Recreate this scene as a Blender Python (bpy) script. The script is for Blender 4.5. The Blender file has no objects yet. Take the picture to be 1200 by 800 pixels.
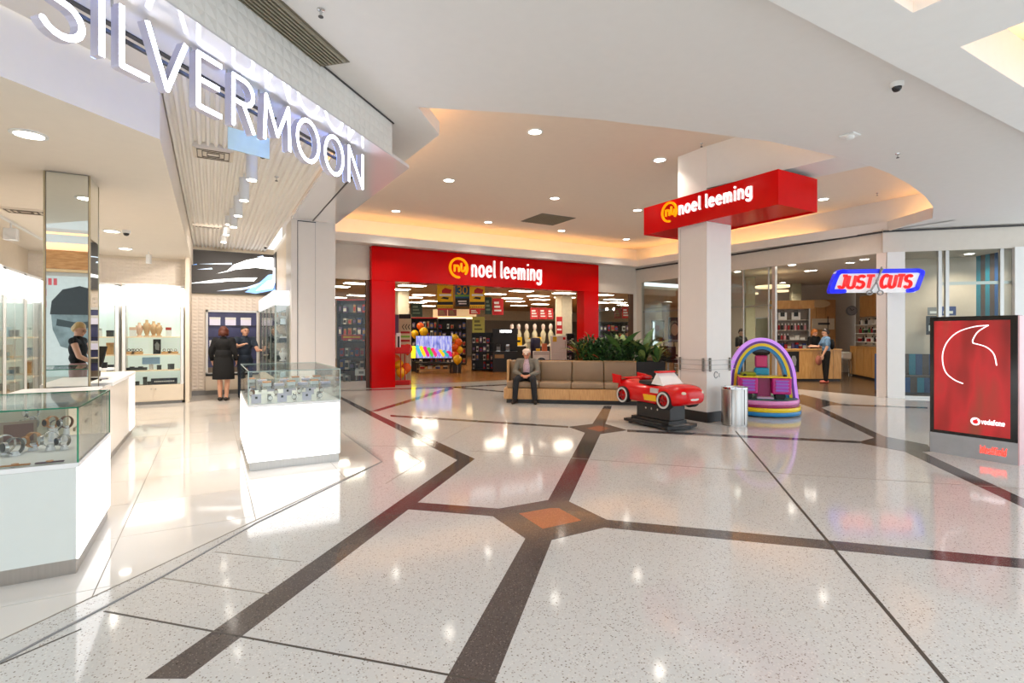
import bpy, bmesh, math, random
from mathutils import Vector, Matrix
from mathutils.geometry import tessellate_polygon

SC = bpy.context.scene
COL = SC.collection
R = random.Random(7)
PI = math.pi
def rad(d): return d * PI / 180

# ------------------------------------------------------------------ camera, world, exposure
FPX, YH, EYE = 610.0, 392.0, 1.5          # focal length in px of a 1200 px frame, horizon row, eye height
cd = bpy.data.cameras.new('camera')
cam = bpy.data.objects.new('camera', cd)
COL.objects.link(cam)
cd.sensor_width = 36
cd.lens = FPX / 1200 * 36
cd.shift_y = -8 / 1200
cd.clip_start = .05
cd.clip_end = 200
cam.location = (0, 0, EYE)
cam.rotation_euler = (PI / 2, 0, rad(-30))
SC.camera = cam
w = bpy.data.worlds.new('sky')
SC.world = w
w.use_nodes = True
bg = w.node_tree.nodes['Background']
bg.inputs[0].default_value = (.84, .93, 1, 1)
bg.inputs[1].default_value = 1.75
SC.view_settings.view_transform = 'Standard'
SC.view_settings.look = 'None'
SC.view_settings.gamma = 1
SC.view_settings.use_curve_mapping = False
SC.view_settings.exposure = 0.44
SC.cycles.max_bounces = 9
SC.cycles.diffuse_bounces = 4
SC.cycles.glossy_bounces = 5
SC.cycles.transparent_max_bounces = 24
SC.cycles.sample_clamp_indirect = 4
SC.cycles.caustics_reflective = False
SC.cycles.caustics_refractive = False

C30, S30 = math.cos(rad(30)), .5
def c2w(x, y): return (C30 * x + S30 * y, -S30 * x + C30 * y)
def F(px, py, z=0):
    Y = (EYE - z) * FPX / (py - YH)
    return c2w((px - 600) / FPX * Y, Y)
def F3(px, py, z=0):
    a = F(px, py, z); return (a[0], a[1], z)
def D(px, Y): return c2w((px - 600) / FPX * Y, Y)
def zat(py, Y): return EYE - (py - YH) / FPX * Y
def P3(px, py, Y):
    a = D(px, Y); return (a[0], a[1], zat(py, Y))
def ray(px):
    k = (px - 600) / FPX
    return (C30 * k + S30, -S30 * k + C30)
def onv(v, px):
    d = ray(px); t = v / d[1]; return d[0] * t, t
def onu(u, px):
    d = ray(px); t = u / d[0]; return d[1] * t, t
def HV(v, px, py):
    u, t = onv(v, px); return (u, v, zat(py, t))
def HU(u, px, py):
    v, t = onu(u, px); return (u, v, zat(py, t))

# ------------------------------------------------------------------ lamps that stand for large openings are in the structure; helpers for lamps
def spot(loc, power, col=(1, .9, .78), size=2.2, blend=.8, aim=None, rad_=.05):
    l = bpy.data.lights.new('spot_lamp', 'SPOT')
    l.energy = power; l.color = col; l.spot_size = size; l.spot_blend = blend; l.shadow_soft_size = rad_
    o = bpy.data.objects.new('spot_lamp', l); COL.objects.link(o); o.location = loc
    if aim is not None:
        o.rotation_euler = (Vector(aim) - Vector(loc)).to_track_quat('-Z', 'Y').to_euler()
    return o
def area(loc, power, sx, sy, col=(1, .95, .88), rot=(0, 0, 0)):
    l = bpy.data.lights.new('area_lamp', 'AREA')
    l.energy = power; l.color = col; l.shape = 'RECTANGLE'; l.size = sx; l.size_y = sy
    o = bpy.data.objects.new('area_lamp', l); COL.objects.link(o); o.location = loc; o.rotation_euler = rot
    return o

# ------------------------------------------------------------------ materials
def lin(c):
    return tuple(((v / 255) / 12.92 if v <= 10 else (((v / 255) + .055) / 1.055) ** 2.4) for v in c)
MATS = {}
def M(name, rgb=(200, 200, 200), rough=.5, metal=0, emit=0, ecol=None, var=.05, scale=8, bump=0, bscale=60, spec=.5, stretch=None, coat=0):
    if name in MATS: return MATS[name]
    m = bpy.data.materials.new(name); MATS[name] = m
    m.use_nodes = True
    nt = m.node_tree; N = nt.nodes; L = nt.links
    b = N['Principled BSDF']
    c = lin(rgb)
    b.inputs['Base Color'].default_value = (*c, 1)
    b.inputs['Roughness'].default_value = rough
    b.inputs['Metallic'].default_value = metal
    b.inputs['Specular IOR Level'].default_value = spec
    if coat: b.inputs['Coat Weight'].default_value = coat; b.inputs['Coat Roughness'].default_value = .05
    if emit:
        e = lin(ecol) if ecol else c
        b.inputs['Emission Color'].default_value = (*e, 1)
        b.inputs['Emission Strength'].default_value = emit
    if var or bump:
        tc = N.new('ShaderNodeTexCoord'); mp = N.new('ShaderNodeMapping')
        L.new(tc.outputs['Object'], mp.inputs[0])
        if stretch: mp.inputs['Scale'].default_value = stretch
        nz = N.new('ShaderNodeTexNoise'); nz.inputs['Scale'].default_value = scale; nz.inputs['Detail'].default_value = 3
        L.new(mp.outputs[0], nz.inputs['Vector'])
        if var:
            mr = N.new('ShaderNodeMapRange')
            mr.inputs['From Min'].default_value = .3; mr.inputs['From Max'].default_value = .7
            mr.inputs['To Min'].default_value = 1 - var; mr.inputs['To Max'].default_value = 1 + var
            L.new(nz.outputs[0], mr.inputs[0])
            mx = N.new('ShaderNodeMix'); mx.data_type = 'RGBA'; mx.blend_type = 'MULTIPLY'
            mx.inputs[0].default_value = 1
            mx.inputs[6].default_value = (*c, 1)
            L.new(mr.outputs[0], mx.inputs[7])
            L.new(mx.outputs[2], b.inputs['Base Color'])
        if bump:
            n2 = N.new('ShaderNodeTexNoise'); n2.inputs['Scale'].default_value = bscale
            L.new(mp.outputs[0], n2.inputs['Vector'])
            bp = N.new('ShaderNodeBump'); bp.inputs['Strength'].default_value = bump; bp.inputs['Distance'].default_value = .01
            L.new(n2.outputs[0], bp.inputs['Height']); L.new(bp.outputs[0], b.inputs['Normal'])
    return m
def glass(name, tint=(235, 245, 242), refl=.12):
    if name in MATS: return MATS[name]
    m = bpy.data.materials.new(name); MATS[name] = m
    m.use_nodes = True
    nt = m.node_tree; N = nt.nodes; L = nt.links
    for n in list(N): N.remove(n)
    out = N.new('ShaderNodeOutputMaterial'); mix = N.new('ShaderNodeMixShader')
    tr = N.new('ShaderNodeBsdfTransparent'); gl = N.new('ShaderNodeBsdfGlossy')
    tr.inputs[0].default_value = (*lin(tint), 1)
    gl.inputs['Roughness'].default_value = .02
    fr = N.new('ShaderNodeFresnel'); fr.inputs[0].default_value = 1.45
    ad = N.new('ShaderNodeMath'); ad.operation = 'MULTIPLY'; ad.inputs[1].default_value = refl / .034 * .45
    L.new(fr.outputs[0], ad.inputs[0]); ad.use_clamp = True
    L.new(ad.outputs[0], mix.inputs[0]); L.new(tr.outputs[0], mix.inputs[1]); L.new(gl.outputs[0], mix.inputs[2])
    L.new(mix.outputs[0], out.inputs[0])
    return m
def terrazzo(name, base, chips, rough=.1, scale=55, amt=.5):
    if name in MATS: return MATS[name]
    m = bpy.data.materials.new(name); MATS[name] = m
    m.use_nodes = True
    nt = m.node_tree; N = nt.nodes; L = nt.links; b = N['Principled BSDF']
    tc = N.new('ShaderNodeTexCoord')
    vo = N.new('ShaderNodeTexVoronoi'); vo.inputs['Scale'].default_value = scale
    L.new(tc.outputs['Object'], vo.inputs['Vector'])
    sx = N.new('ShaderNodeSeparateColor'); L.new(vo.outputs['Color'], sx.inputs[0])
    cr = N.new('ShaderNodeValToRGB')
    cr.color_ramp.interpolation = 'CONSTANT'
    els = cr.color_ramp.elements
    els[0].position = 0; els[0].color = (*lin(base), 1)
    els[1].position = 1 - amt; els[1].color = (*lin(chips[0]), 1)
    for i, c in enumerate(chips[1:], 1):
        e = els.new(1 - amt + amt * i / len(chips)); e.color = (*lin(c), 1)
    L.new(sx.outputs[0], cr.inputs[0])
    di = N.new('ShaderNodeMath'); di.operation = 'LESS_THAN'; di.inputs[1].default_value = .42
    L.new(vo.outputs['Distance'], di.inputs[0])
    mx = N.new('ShaderNodeMix'); mx.data_type = 'RGBA'
    mx.inputs[6].default_value = (*lin(base), 1)
    L.new(di.outputs[0], mx.inputs[0]); L.new(cr.outputs[0], mx.inputs[7])
    nz = N.new('ShaderNodeTexNoise'); nz.inputs['Scale'].default_value = .7; L.new(tc.outputs['Object'], nz.inputs['Vector'])
    mr = N.new('ShaderNodeMapRange'); mr.inputs['To Min'].default_value = .95; mr.inputs['To Max'].default_value = 1.05
    L.new(nz.outputs[0], mr.inputs[0])
    m2 = N.new('ShaderNodeMix'); m2.data_type = 'RGBA'; m2.blend_type = 'MULTIPLY'; m2.inputs[0].default_value = 1
    L.new(mx.outputs[2], m2.inputs[6]); L.new(mr.outputs[0], m2.inputs[7])
    L.new(m2.outputs[2], b.inputs['Base Color'])
    b.inputs['Roughness'].default_value = rough
    b.inputs['Specular IOR Level'].default_value = .6
    return m
def wood(name, c1, c2, scale=6, stretch=(1, 1, 12), rough=.4):
    if name in MATS: return MATS[name]
    m = bpy.data.materials.new(name); MATS[name] = m
    m.use_nodes = True
    nt = m.node_tree; N = nt.nodes; L = nt.links; b = N['Principled BSDF']
    tc = N.new('ShaderNodeTexCoord'); mp = N.new('ShaderNodeMapping'); mp.inputs['Scale'].default_value = stretch
    L.new(tc.outputs['Object'], mp.inputs[0])
    nz = N.new('ShaderNodeTexNoise'); nz.inputs['Scale'].default_value = scale; nz.inputs['Detail'].default_value = 5
    L.new(mp.outputs[0], nz.inputs['Vector'])
    cr = N.new('ShaderNodeValToRGB')
    cr.color_ramp.elements[0].position = .35; cr.color_ramp.elements[0].color = (*lin(c1), 1)
    cr.color_ramp.elements[1].position = .68; cr.color_ramp.elements[1].color = (*lin(c2), 1)
    L.new(nz.outputs[0], cr.inputs[0]); L.new(cr.outputs[0], b.inputs['Base Color'])
    b.inputs['Roughness'].default_value = rough
    return m
def screen(name, ramp, kind='NOISE', scale=2, stretch=(1, 1, 1), strength=1.5, detail=4, rot=(0, 0, 0), dist=0):
    """a lit screen or picture: emission from a procedural pattern in the object's own space"""
    if name in MATS: return MATS[name]
    m = bpy.data.materials.new(name); MATS[name] = m
    m.use_nodes = True
    nt = m.node_tree; N = nt.nodes; L = nt.links; b = N['Principled BSDF']
    tc = N.new('ShaderNodeTexCoord'); mp = N.new('ShaderNodeMapping')
    mp.inputs['Scale'].default_value = stretch; mp.inputs['Rotation'].default_value = rot
    L.new(tc.outputs['Object'], mp.inputs[0])
    if kind == 'WAVE':
        t = N.new('ShaderNodeTexWave'); t.inputs['Scale'].default_value = scale; t.inputs['Distortion'].default_value = dist; t.inputs['Detail'].default_value = detail
        o = t.outputs['Fac']
    else:
        t = N.new('ShaderNodeTexNoise'); t.inputs['Scale'].default_value = scale; t.inputs['Detail'].default_value = detail
        o = t.outputs[0]
    L.new(mp.outputs[0], t.inputs['Vector'])
    cr = N.new('ShaderNodeValToRGB'); els = cr.color_ramp.elements
    els[0].position = ramp[0][0]; els[0].color = (*lin(ramp[0][1]), 1)
    els[1].position = ramp[-1][0]; els[1].color = (*lin(ramp[-1][1]), 1)
    for p, c in ramp[1:-1]:
        e = els.new(p); e.color = (*lin(c), 1)
    L.new(o, cr.inputs[0])
    L.new(cr.outputs[0], b.inputs['Base Color'])
    b.inputs['Roughness'].default_value = .3
    if strength:
        L.new(cr.outputs[0], b.inputs['Emission Color'])
        b.inputs['Emission Strength'].default_value = strength
    return m

# ------------------------------------------------------------------ mesh building
class MB:
    def __init__(s): s.v = []; s.f = []; s.m = []
    def add(s, vs, fs, mi=0):
        o = len(s.v); s.v += [tuple(p) for p in vs]
        for f in fs: s.f.append(tuple(i + o for i in f)); s.m.append(mi)
        return s
    def box(s, x0, x1, y0, y1, z0, z1, mi=0, bev=0):
        if bev:
            bm = bmesh.new(); bmesh.ops.create_cube(bm, size=1)
            for q in bm.verts:
                q.co = Vector(((x0 + x1) / 2 + q.co.x * (x1 - x0), (y0 + y1) / 2 + q.co.y * (y1 - y0), (z0 + z1) / 2 + q.co.z * (z1 - z0)))
            bmesh.ops.bevel(bm, geom=list(bm.edges), offset=bev, segments=2 if bev > .012 else 1, profile=.5, affect='EDGES')
            s.addbm(bm, mi); return s
        return s.add([(x0, y0, z0), (x1, y0, z0), (x1, y1, z0), (x0, y1, z0), (x0, y0, z1), (x1, y0, z1), (x1, y1, z1), (x0, y1, z1)],
              [(0, 3, 2, 1), (4, 5, 6, 7), (0, 1, 5, 4), (1, 2, 6, 5), (2, 3, 7, 6), (3, 0, 4, 7)], mi)
    def addbm(s, bm, mi=0, mx=None):
        bm.verts.index_update()
        s.add([(mx @ v.co) if mx else v.co for v in bm.verts], [[v.index for v in f.verts] for f in bm.faces], mi)
        bm.free(); return s
    def prism(s, poly, z0, z1, mi=0, top=None):
        a = sum(poly[i][0] * poly[(i + 1) % len(poly)][1] - poly[(i + 1) % len(poly)][0] * poly[i][1] for i in range(len(poly)))
        if a < 0: poly = poly[::-1]
        n = len(poly)
        vs = [(p[0], p[1], z0) for p in poly] + [(p[0], p[1], z1) for p in poly]
        s.add(vs, [tuple(range(n))[::-1], tuple(range(n, 2 * n))], mi)
        if top is not None: s.m[-1] = top
        o = len(s.v) - 2 * n
        for i in range(n):
            j = (i + 1) % n
            s.f.append((o + i, o + j, o + n + j, o + n + i)); s.m.append(mi)
        return s
    def plate(s, poly, y0, y1, mi=0, front=None):
        """polygon in the xz plane, thickness from y0 (front) to y1"""
        a = sum(poly[i][0] * poly[(i + 1) % len(poly)][1] - poly[(i + 1) % len(poly)][0] * poly[i][1] for i in range(len(poly)))
        if a < 0: poly = poly[::-1]
        n = len(poly); o = len(s.v)
        s.v += [(p[0], y0, p[1]) for p in poly] + [(p[0], y1, p[1]) for p in poly]
        s.f += [tuple(o + i for i in range(n)), tuple(o + n + i for i in range(n))[::-1]]; s.m += [mi if front is None else front, mi]
        for i in range(n):
            j = (i + 1) % n
            s.f.append((o + i, o + n + i, o + n + j, o + j)); s.m.append(mi)
        return s
    def cyl(s, x, y, z0, z1, r, r2=None, n=16, mi=0):
        r2 = r if r2 is None else r2
        vs = [(x + r * math.cos(2 * PI * i / n), y + r * math.sin(2 * PI * i / n), z0) for i in range(n)] + \
             [(x + r2 * math.cos(2 * PI * i / n), y + r2 * math.sin(2 * PI * i / n), z1) for i in range(n)]
        fs = [tuple(range(n))[::-1], tuple(range(n, 2 * n))] + [(i, (i + 1) % n, n + (i + 1) % n, n + i) for i in range(n)]
        return s.add(vs, fs, mi)
    def lathe(s, prof, x=0, y=0, n=20, mi=0, cap=True):
        k = len(prof); vs = []
        for r, z in prof:
            vs += [(x + r * math.cos(2 * PI * i / n), y + r * math.sin(2 * PI * i / n), z) for i in range(n)]
        fs = [(j * n + i, j * n + (i + 1) % n, (j + 1) * n + (i + 1) % n, (j + 1) * n + i) for j in range(k - 1) for i in range(n)]
        if cap: fs += [tuple(range(n))[::-1], tuple(range((k - 1) * n, k * n))]
        return s.add(vs, fs, mi)
    def ball(s, c, r, n=10, mi=0):
        r = r if isinstance(r, (tuple, list)) else (r, r, r)
        k = max(4, n // 2 + 1); vs = []; fs = []
        for j in range(1, k):
            t = PI * j / k
            vs += [(c[0] + r[0] * math.sin(t) * math.cos(2 * PI * i / n), c[1] + r[1] * math.sin(t) * math.sin(2 * PI * i / n), c[2] - r[2] * math.cos(t)) for i in range(n)]
        fs = [(j * n + i, j * n + (i + 1) % n, (j + 1) * n + (i + 1) % n, (j + 1) * n + i) for j in range(k - 2) for i in range(n)]
        a = len(vs); vs += [(c[0], c[1], c[2] - r[2]), (c[0], c[1], c[2] + r[2])]
        fs += [(a, (i + 1) % n, i) for i in range(n)] + [((k - 2) * n + i, (k - 2) * n + (i + 1) % n, a + 1) for i in range(n)]
        return s.add(vs, fs, mi)
    def tube(s, pts, r, n=8, mi=0, closed=False):
        pts = [Vector(p) for p in pts]; k = len(pts)
        rs = r if isinstance(r, (list, tuple)) else [r] * k
        vs = []; up = None
        for i, p in enumerate(pts):
            t = (pts[(i + 1) % k] - pts[i - 1]) if closed else (pts[min(i + 1, k - 1)] - pts[max(i - 1, 0)])
            t.normalize()
            if up is None:
                up = Vector((0, 0, 1)) if abs(t.z) < .9 else Vector((1, 0, 0))
            a = up - t * up.dot(t)
            if a.length < 1e-5: a = t.orthogonal()
            a.normalize(); up = a; b = t.cross(a)
            vs += [p + (a * math.cos(2 * PI * q / n) + b * math.sin(2 * PI * q / n)) * rs[i] for q in range(n)]
        m = k if closed else k - 1
        fs = [(j * n + q, j * n + (q + 1) % n, ((j + 1) % k) * n + (q + 1) % n, ((j + 1) % k) * n + q) for j in range(m) for q in range(n)]
        if not closed: fs += [tuple(range(n))[::-1], tuple(range((k - 1) * n, k * n))]
        return s.add(vs, fs, mi)
    def stroke(s, pts, w, y0, y1, mi=0, front=None, rnd=True):
        """flat stroke letter piece in the xz plane"""
        for a, b in zip(pts[:-1], pts[1:]):
            dx, dz = b[0] - a[0], b[1] - a[1]; l = math.hypot(dx, dz)
            if l < 1e-9: continue
            nx, nz = -dz / l * w / 2, dx / l * w / 2
            s.plate([(a[0] + nx, a[1] + nz), (a[0] - nx, a[1] - nz), (b[0] - nx, b[1] - nz), (b[0] + nx, b[1] + nz)], y0, y1, mi, front)
        P = pts if rnd else pts[1:-1]
        for p in P:
            s.plate([(p[0] + w / 2 * math.cos(2 * PI * i / 12), p[1] + w / 2 * math.sin(2 * PI * i / 12)) for i in range(12)], y0, y1, mi, front)
        return s
    def mesh(s, name, mats, smooth=0):
        me = bpy.data.meshes.new(name)
        me.from_pydata(s.v, [], s.f)
        for m in (mats if isinstance(mats, (list, tuple)) else [mats]): me.materials.append(m)
        if len(me.materials) > 1: me.polygons.foreach_set('material_index', s.m)
        if smooth:
            me.polygons.foreach_set('use_smooth', [True] * len(me.polygons))
            me.set_sharp_from_angle(angle=rad(smooth))
        me.update()
        return me
    def build(s, name, mats, parent=None, loc=None, rot=0, smooth=0):
        o = bpy.data.objects.new(name, s.mesh(name, mats, smooth))
        COL.objects.link(o)
        if parent: o.parent = parent
        if loc is not None: o.location = loc
        if rot: o.rotation_euler = (0, 0, rot)
        return o
def tag(o, label=None, cat=None, group=None, kind=None):
    if label: o['label'] = label
    if cat: o['category'] = cat
    if group: o['group'] = group
    if kind: o['kind'] = kind
    return o
def thing(name, label, cat, loc=(0, 0, 0), rot=0, group=None):
    o = bpy.data.objects.new(name, None); COL.objects.link(o)
    o.empty_display_size = .1
    o.location = loc if len(loc) == 3 else (*loc, 0); o.rotation_euler = (0, 0, rot)
    return tag(o, label, cat, group)
def struct(name, mb, m, parent=None, smooth=0, **k):
    o = mb.build(name, m, parent, smooth=smooth, **k)
    if parent is None: o['kind'] = 'structure'
    return o
def inst(name, src, parent=None, loc=(0, 0, 0), rot=0, scale=None):
    o = bpy.data.objects.new(name, src.data if hasattr(src, 'data') else src); COL.objects.link(o)
    o.parent = parent; o.location = loc; o.rotation_euler = (0, 0, rot) if not isinstance(rot, tuple) else rot
    if scale: o.scale = scale
    return o
KIDS = {}
def copy_thing(o, loc, rot=0, label=None):
    kids = KIDS.get(o.name)
    if kids is None:
        kids = [(c, [g for g in COL.objects if g.parent == c]) for c in COL.objects if c.parent == o]; KIDS[o.name] = kids
    r = o.copy(); COL.objects.link(r); r.location = loc; r.rotation_euler = (0, 0, rot)
    if label: r['label'] = label
    for c, gs in kids:
        q = c.copy(); COL.objects.link(q); q.parent = r
        for g in gs:
            h = g.copy(); COL.objects.link(h); h.parent = q
    return r

# ------------------------------------------------------------------ stroke lettering
def arc(cx, cy, rx, ry, a0, a1, n=12):
    return [(cx + rx * math.cos(rad(a0 + (a1 - a0) * i / n)), cy + ry * math.sin(rad(a0 + (a1 - a0) * i / n))) for i in range(n + 1)]
FONT = {
 'S': (.56, [arc(.28, .74, .25, .24, 30, 270, 12) + arc(.28, .25, .26, .25, 90, -150, 12)]),
 'I': (.08, [[(.04, 0), (.04, 1)]]),
 'L': (.46, [[(.03, 1), (.03, .02), (.45, .02)]]),
 'V': (.72, [[(.02, 1), (.36, 0), (.70, 1)]]),
 'E': (.5, [[(.47, 1), (.03, 1), (.03, 0), (.47, 0)], [(.03, .52), (.43, .52)]]),
 'R': (.56, [[(.03, 0), (.03, 1), (.28, 1)] + arc(.28, .75, .24, .25, 90, -90, 8) + [(.03, .5)], [(.27, .5), (.53, 0)]]),
 'M': (.84, [[(.03, 0), (.08, 1), (.42, .22), (.76, 1), (.81, 0)]]),
 'O': (.84, [arc(.42, .5, .39, .5, 0, 360, 24)]),
 'N': (.66, [[(.03, 0), (.03, 1), (.62, 0), (.62, 1)]]),
 'J': (.5, [[(.2, 1), (.48, 1)], [(.4, 1), (.4, .2)] + arc(.22, .2, .18, .2, 0, -180, 6)]),
 'U': (.56, [[(.05, 1), (.05, .25)] + arc(.28, .22, .23, .22, 180, 360, 8) + [(.51, 1)]]),
 'T': (.56, [[(.02, 1), (.54, 1)], [(.28, 1), (.28, 0)]]),
 'C': (.6, [arc(.34, .5, .3, .5, 45, 315, 16)]),
 'P': (.54, [[(.03, 0), (.03, 1), (.28, 1)] + arc(.28, .74, .22, .26, 90, -90, 8) + [(.03, .48)]]),
 'W': (.9, [[(.02, 1), (.22, 0), (.45, .8), (.68, 0), (.88, 1)]]),
 'n': (.58, [[(.08, 0), (.08, .66)], [(.08, .4)] + arc(.28, .42, .2, .24, 180, 0, 8) + [(.48, 0)]]),
 'o': (.64, [arc(.32, .34, .25, .33, 0, 360, 18)]),
 'e': (.62, [[(.08, .36), (.54, .36)] + arc(.31, .34, .24, .33, 5, 315, 16)]),
 'l': (.22, [[(.1, 1.0), (.1, .12), (.16, .02)]]),
 'm': (.9, [[(.08, 0), (.08, .66)], [(.08, .42)] + arc(.25, .44, .17, .22, 180, 0, 7) + [(.42, 0)], [(.42, .42)] + arc(.59, .44, .17, .22, 180, 0, 7) + [(.76, 0)]]),
 'i': (.22, [[(.1, 0), (.1, .66)], [(.1, .93), (.1, .95)]]),
 'g': (.6, [arc(.3, .36, .22, .3, 0, 360, 16), [(.52, .66), (.52, -.1)] + arc(.3, -.08, .22, .2, 0, -150, 8)]),
 'v': (.54, [[(.05, .66), (.27, 0), (.49, .66)]]),
 'd': (.6, [arc(.28, .33, .22, .32, 0, 360, 16), [(.5, 0), (.5, 1)]]),
 'a': (.58, [arc(.28, .33, .22, .32, 0, 360, 16), [(.5, 0), (.5, .66)]]),
 'f': (.36, [[(.12, 0), (.12, .8)] + arc(.26, .82, .14, .16, 180, 70, 5), [(0, .62), (.3, .62)]]),
 's': (.44, [arc(.22, .5, .16, .16, 30, 270, 8) + arc(.22, .17, .17, .17, 90, -150, 8)]),
 't': (.36, [[(.14, .95), (.14, .1), (.26, .02)], [(0, .64), (.3, .64)]]),
 '3': (.56, [arc(.26, .74, .24, .25, 150, -90, 9) + arc(.26, .26, .26, .26, 90, -150, 10)]),
 '0': (.6, [arc(.3, .5, .26, .5, 0, 360, 20)]),
}
def text(word, parent, x0, x1, z0, h, wgt, mats, y0=-.03, y1=0, rnd=True, gap=.16, shear=0, front=None, part='letter', one=False, space=.4):
    """letters as meshes of their own, filling x0..x1 at base z0 and cap height h"""
    tot = sum((FONT[c][0] + gap) if c != ' ' else space for c in word) - gap
    k = (x1 - x0) / tot; x = x0; allm = MB(); res = []
    for c in word:
        if c == ' ': x += space * k; continue
        wd, st = FONT[c]
        mb = allm if one else MB()
        for s in st:
            mb.stroke([(x + p[0] * k + p[1] * h * shear, z0 + p[1] * h) for p in s], wgt, y0, y1, 0, front, rnd)
        if not one: res.append(mb.build(part, mats, parent))
        x += (wd + gap) * k
    if one: res.append(allm.build(part, mats, parent))
    return res
# ================================================================== shared materials
CEIL = M('ceiling_paint', (228, 225, 221), .9, var=.01)
CEIL2 = M('ceiling_skylit_tone', (240, 240, 238), .9, var=.01)  # lighter tone paints skylight brightness into the near ceiling
WALLP = M('wall_paint', (222, 214, 203), .75, var=.02)
WHITEP = M('white_panel', (236, 236, 234), .25, var=.01)
GLOSSW = M('gloss_white', (232, 232, 232), .06, var=.0)
RED = M('gloss_red', (212, 2, 5), .16, var=.02, spec=.16)
STEEL = M('brushed_steel', (185, 182, 178), .32, 1, var=.05, stretch=(1, 1, .02), scale=60)
CHROME = M('chrome', (205, 205, 205), .12, 1, var=0)
BLACK = M('black_satin', (18, 18, 19), .4, var=.05)
DGREY = M('dark_grey', (62, 60, 60), .5, var=.06)
MGREY = M('mid_grey', (140, 140, 140), .5, var=.04)
WHITE = M('plain_white', (238, 238, 236), .5, var=.01)
CREAM = M('cream_paint', (238, 224, 204), .5, var=.02)
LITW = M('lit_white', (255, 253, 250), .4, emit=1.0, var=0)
LITWARM = M('warm_light_strip', (255, 190, 116), .5, emit=11, var=0)
LAMP = M('lamp_lens', (255, 246, 232), .4, emit=14, var=0)
PANELLIT = M('troffer_lens', (255, 244, 222), .4, emit=15, var=0)
MIRROR = M('mirror_silver', (226, 230, 226), .01, 1, var=0)
GLASS = glass('clear_glass', (246, 250, 248), .04)
GLASSG = glass('display_glass', (251, 254, 253), .05)
GLASSE = M('green_glass_edge', (40, 140, 105), .15, var=0)
WOODL = wood('pale_bamboo', (196, 146, 92), (222, 178, 122), 5, (14, 14, 1))
WOODM = wood('maple_veneer', (196, 142, 78), (214, 164, 98), 3, (6, 6, 1))
WOODF = wood('wood_floor', (150, 98, 48), (186, 128, 68), 3, (1, 8, 1), .25)
BRONZE = M('bronze_frame', (96, 66, 52), .35, .4, var=.03)
ALU = M('anodised_aluminium', (190, 188, 184), .35, .8, var=.02)
SKIN = M('skin', (222, 168, 140), .55, var=.03)

# ================================================================== floor
TZ = terrazzo('pale_terrazzo', (212, 210, 206), [(202, 196, 188), (224, 220, 213), (190, 182, 174), (170, 162, 154), (140, 130, 120), (226, 223, 217)], .085, 95, .5)
BANDM = terrazzo('dark_terrazzo', (88, 80, 78), [(70, 64, 62), (104, 96, 92), (60, 54, 52), (124, 116, 110), (84, 72, 66)], .1, 120, .7)
ORNG = terrazzo('orange_terrazzo', (172, 98, 68), [(186, 110, 76), (150, 84, 60), (196, 122, 90)], .1, 110, .6)
JOINT = M('joint_filler', (74, 66, 58), .5, var=.05)
JOINTL = M('joint_filler_pale', (150, 142, 130), .5, var=.05)
fl = struct('floor', MB().prism([(-7, -8.5), (16, -8.5), (16, 4.0), (14, 6.3), (14, 14.9), (1.4, 14.9), (-.6, 15.2), (-7, 15.2)], -.12, 0), TZ)
def fpoly(pts): return [F(*p) for p in pts]
def inlay(name, pts, m, z=.0012): MB().prism(fpoly(pts), -.004, z).build(name, m, fl)
def pline(pts, wpx, name='joint_strip', m=JOINT, wid=None, z=.0016):
    P = [Vector(F(*p)) for p in pts]; mb = MB()
    for a, b in zip(P[:-1], P[1:]):
        d = (b - a).normalized(); n = Vector((-d.y, d.x)) * wid / 2
        mb.prism([tuple(a + n), tuple(a - n), tuple(b - n), tuple(b + n)], -.004, z)
    mb.build(name, m, fl)
BN = 'dark_inlay_band'
inlay(BN, [(170, 795), (218, 795), (556.4, 537.5), (536, 539)], BANDM)
inlay(BN, [(556.4, 537.5), (536, 539), (434, 487), (399.5, 467.5), (392, 463.5), (396, 462.5), (401, 465.4), (449, 488.5)], BANDM, .0014)
inlay(BN, [(434, 481.8), (443, 481.8), (532, 455.5), (528, 453.5)], BANDM)
inlay(BN, [(395, 458.6), (522, 454.6), (594, 451.2), (594, 450), (522, 453.3), (395, 457.2)], BANDM)
inlay(BN, [(531, 454.2), (590, 459.4), (590, 458.2), (533, 453)], BANDM)
inlay(BN, [(457.5, 486), (666, 499.2), (666, 501.2), (457.5, 488)], BANDM)
inlay('hexagon_inlay', [(666, 500), (694.5, 496.5), (709.5, 496.5), (735, 504), (703.5, 508.5), (685.5, 507)], BANDM, .0018)
inlay('orange_inlay', [(687, 501.8), (701, 498.8), (716, 501.8), (702, 505.4)], ORNG, .0026)
inlay(BN, [(694.5, 496.5), (709.5, 496.5), (717, 475.5), (708, 475.5)], BANDM)
inlay(BN, [(735, 503.2), (1008, 516.7), (1008, 519.3), (735, 505.8)], BANDM)
inlay('hexagon_inlay', [(585, 595.8), (642.5, 585.8), (666.7, 587.5), (710.8, 608.8), (708.3, 618), (646.7, 632.5), (615.8, 630.8), (577.5, 604.7)], BANDM, .0018)
inlay('orange_inlay', [(608.3, 601.7), (645, 595.3), (655, 595.5), (681, 609.8), (636, 619.7)], ORNG, .0026)
inlay(BN, [(478, 587.6), (585, 595.8), (577.5, 604.7), (466, 595.6)], BANDM, .001)
inlay(BN, [(710.8, 608.8), (1230, 657.5), (1230, 668.8), (708.3, 618)], BANDM)
inlay(BN, [(615.8, 630.8), (646.7, 632.5), (577, 806), (516.6, 806)], BANDM)
inlay(BN, [(642.5, 585.8), (666.7, 587.5), (703.5, 508.5), (685.5, 507)], BANDM)
inlay(BN, [(951, 477.5), (962.5, 477.5), (1036, 511), (1025, 513)], BANDM)
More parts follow.
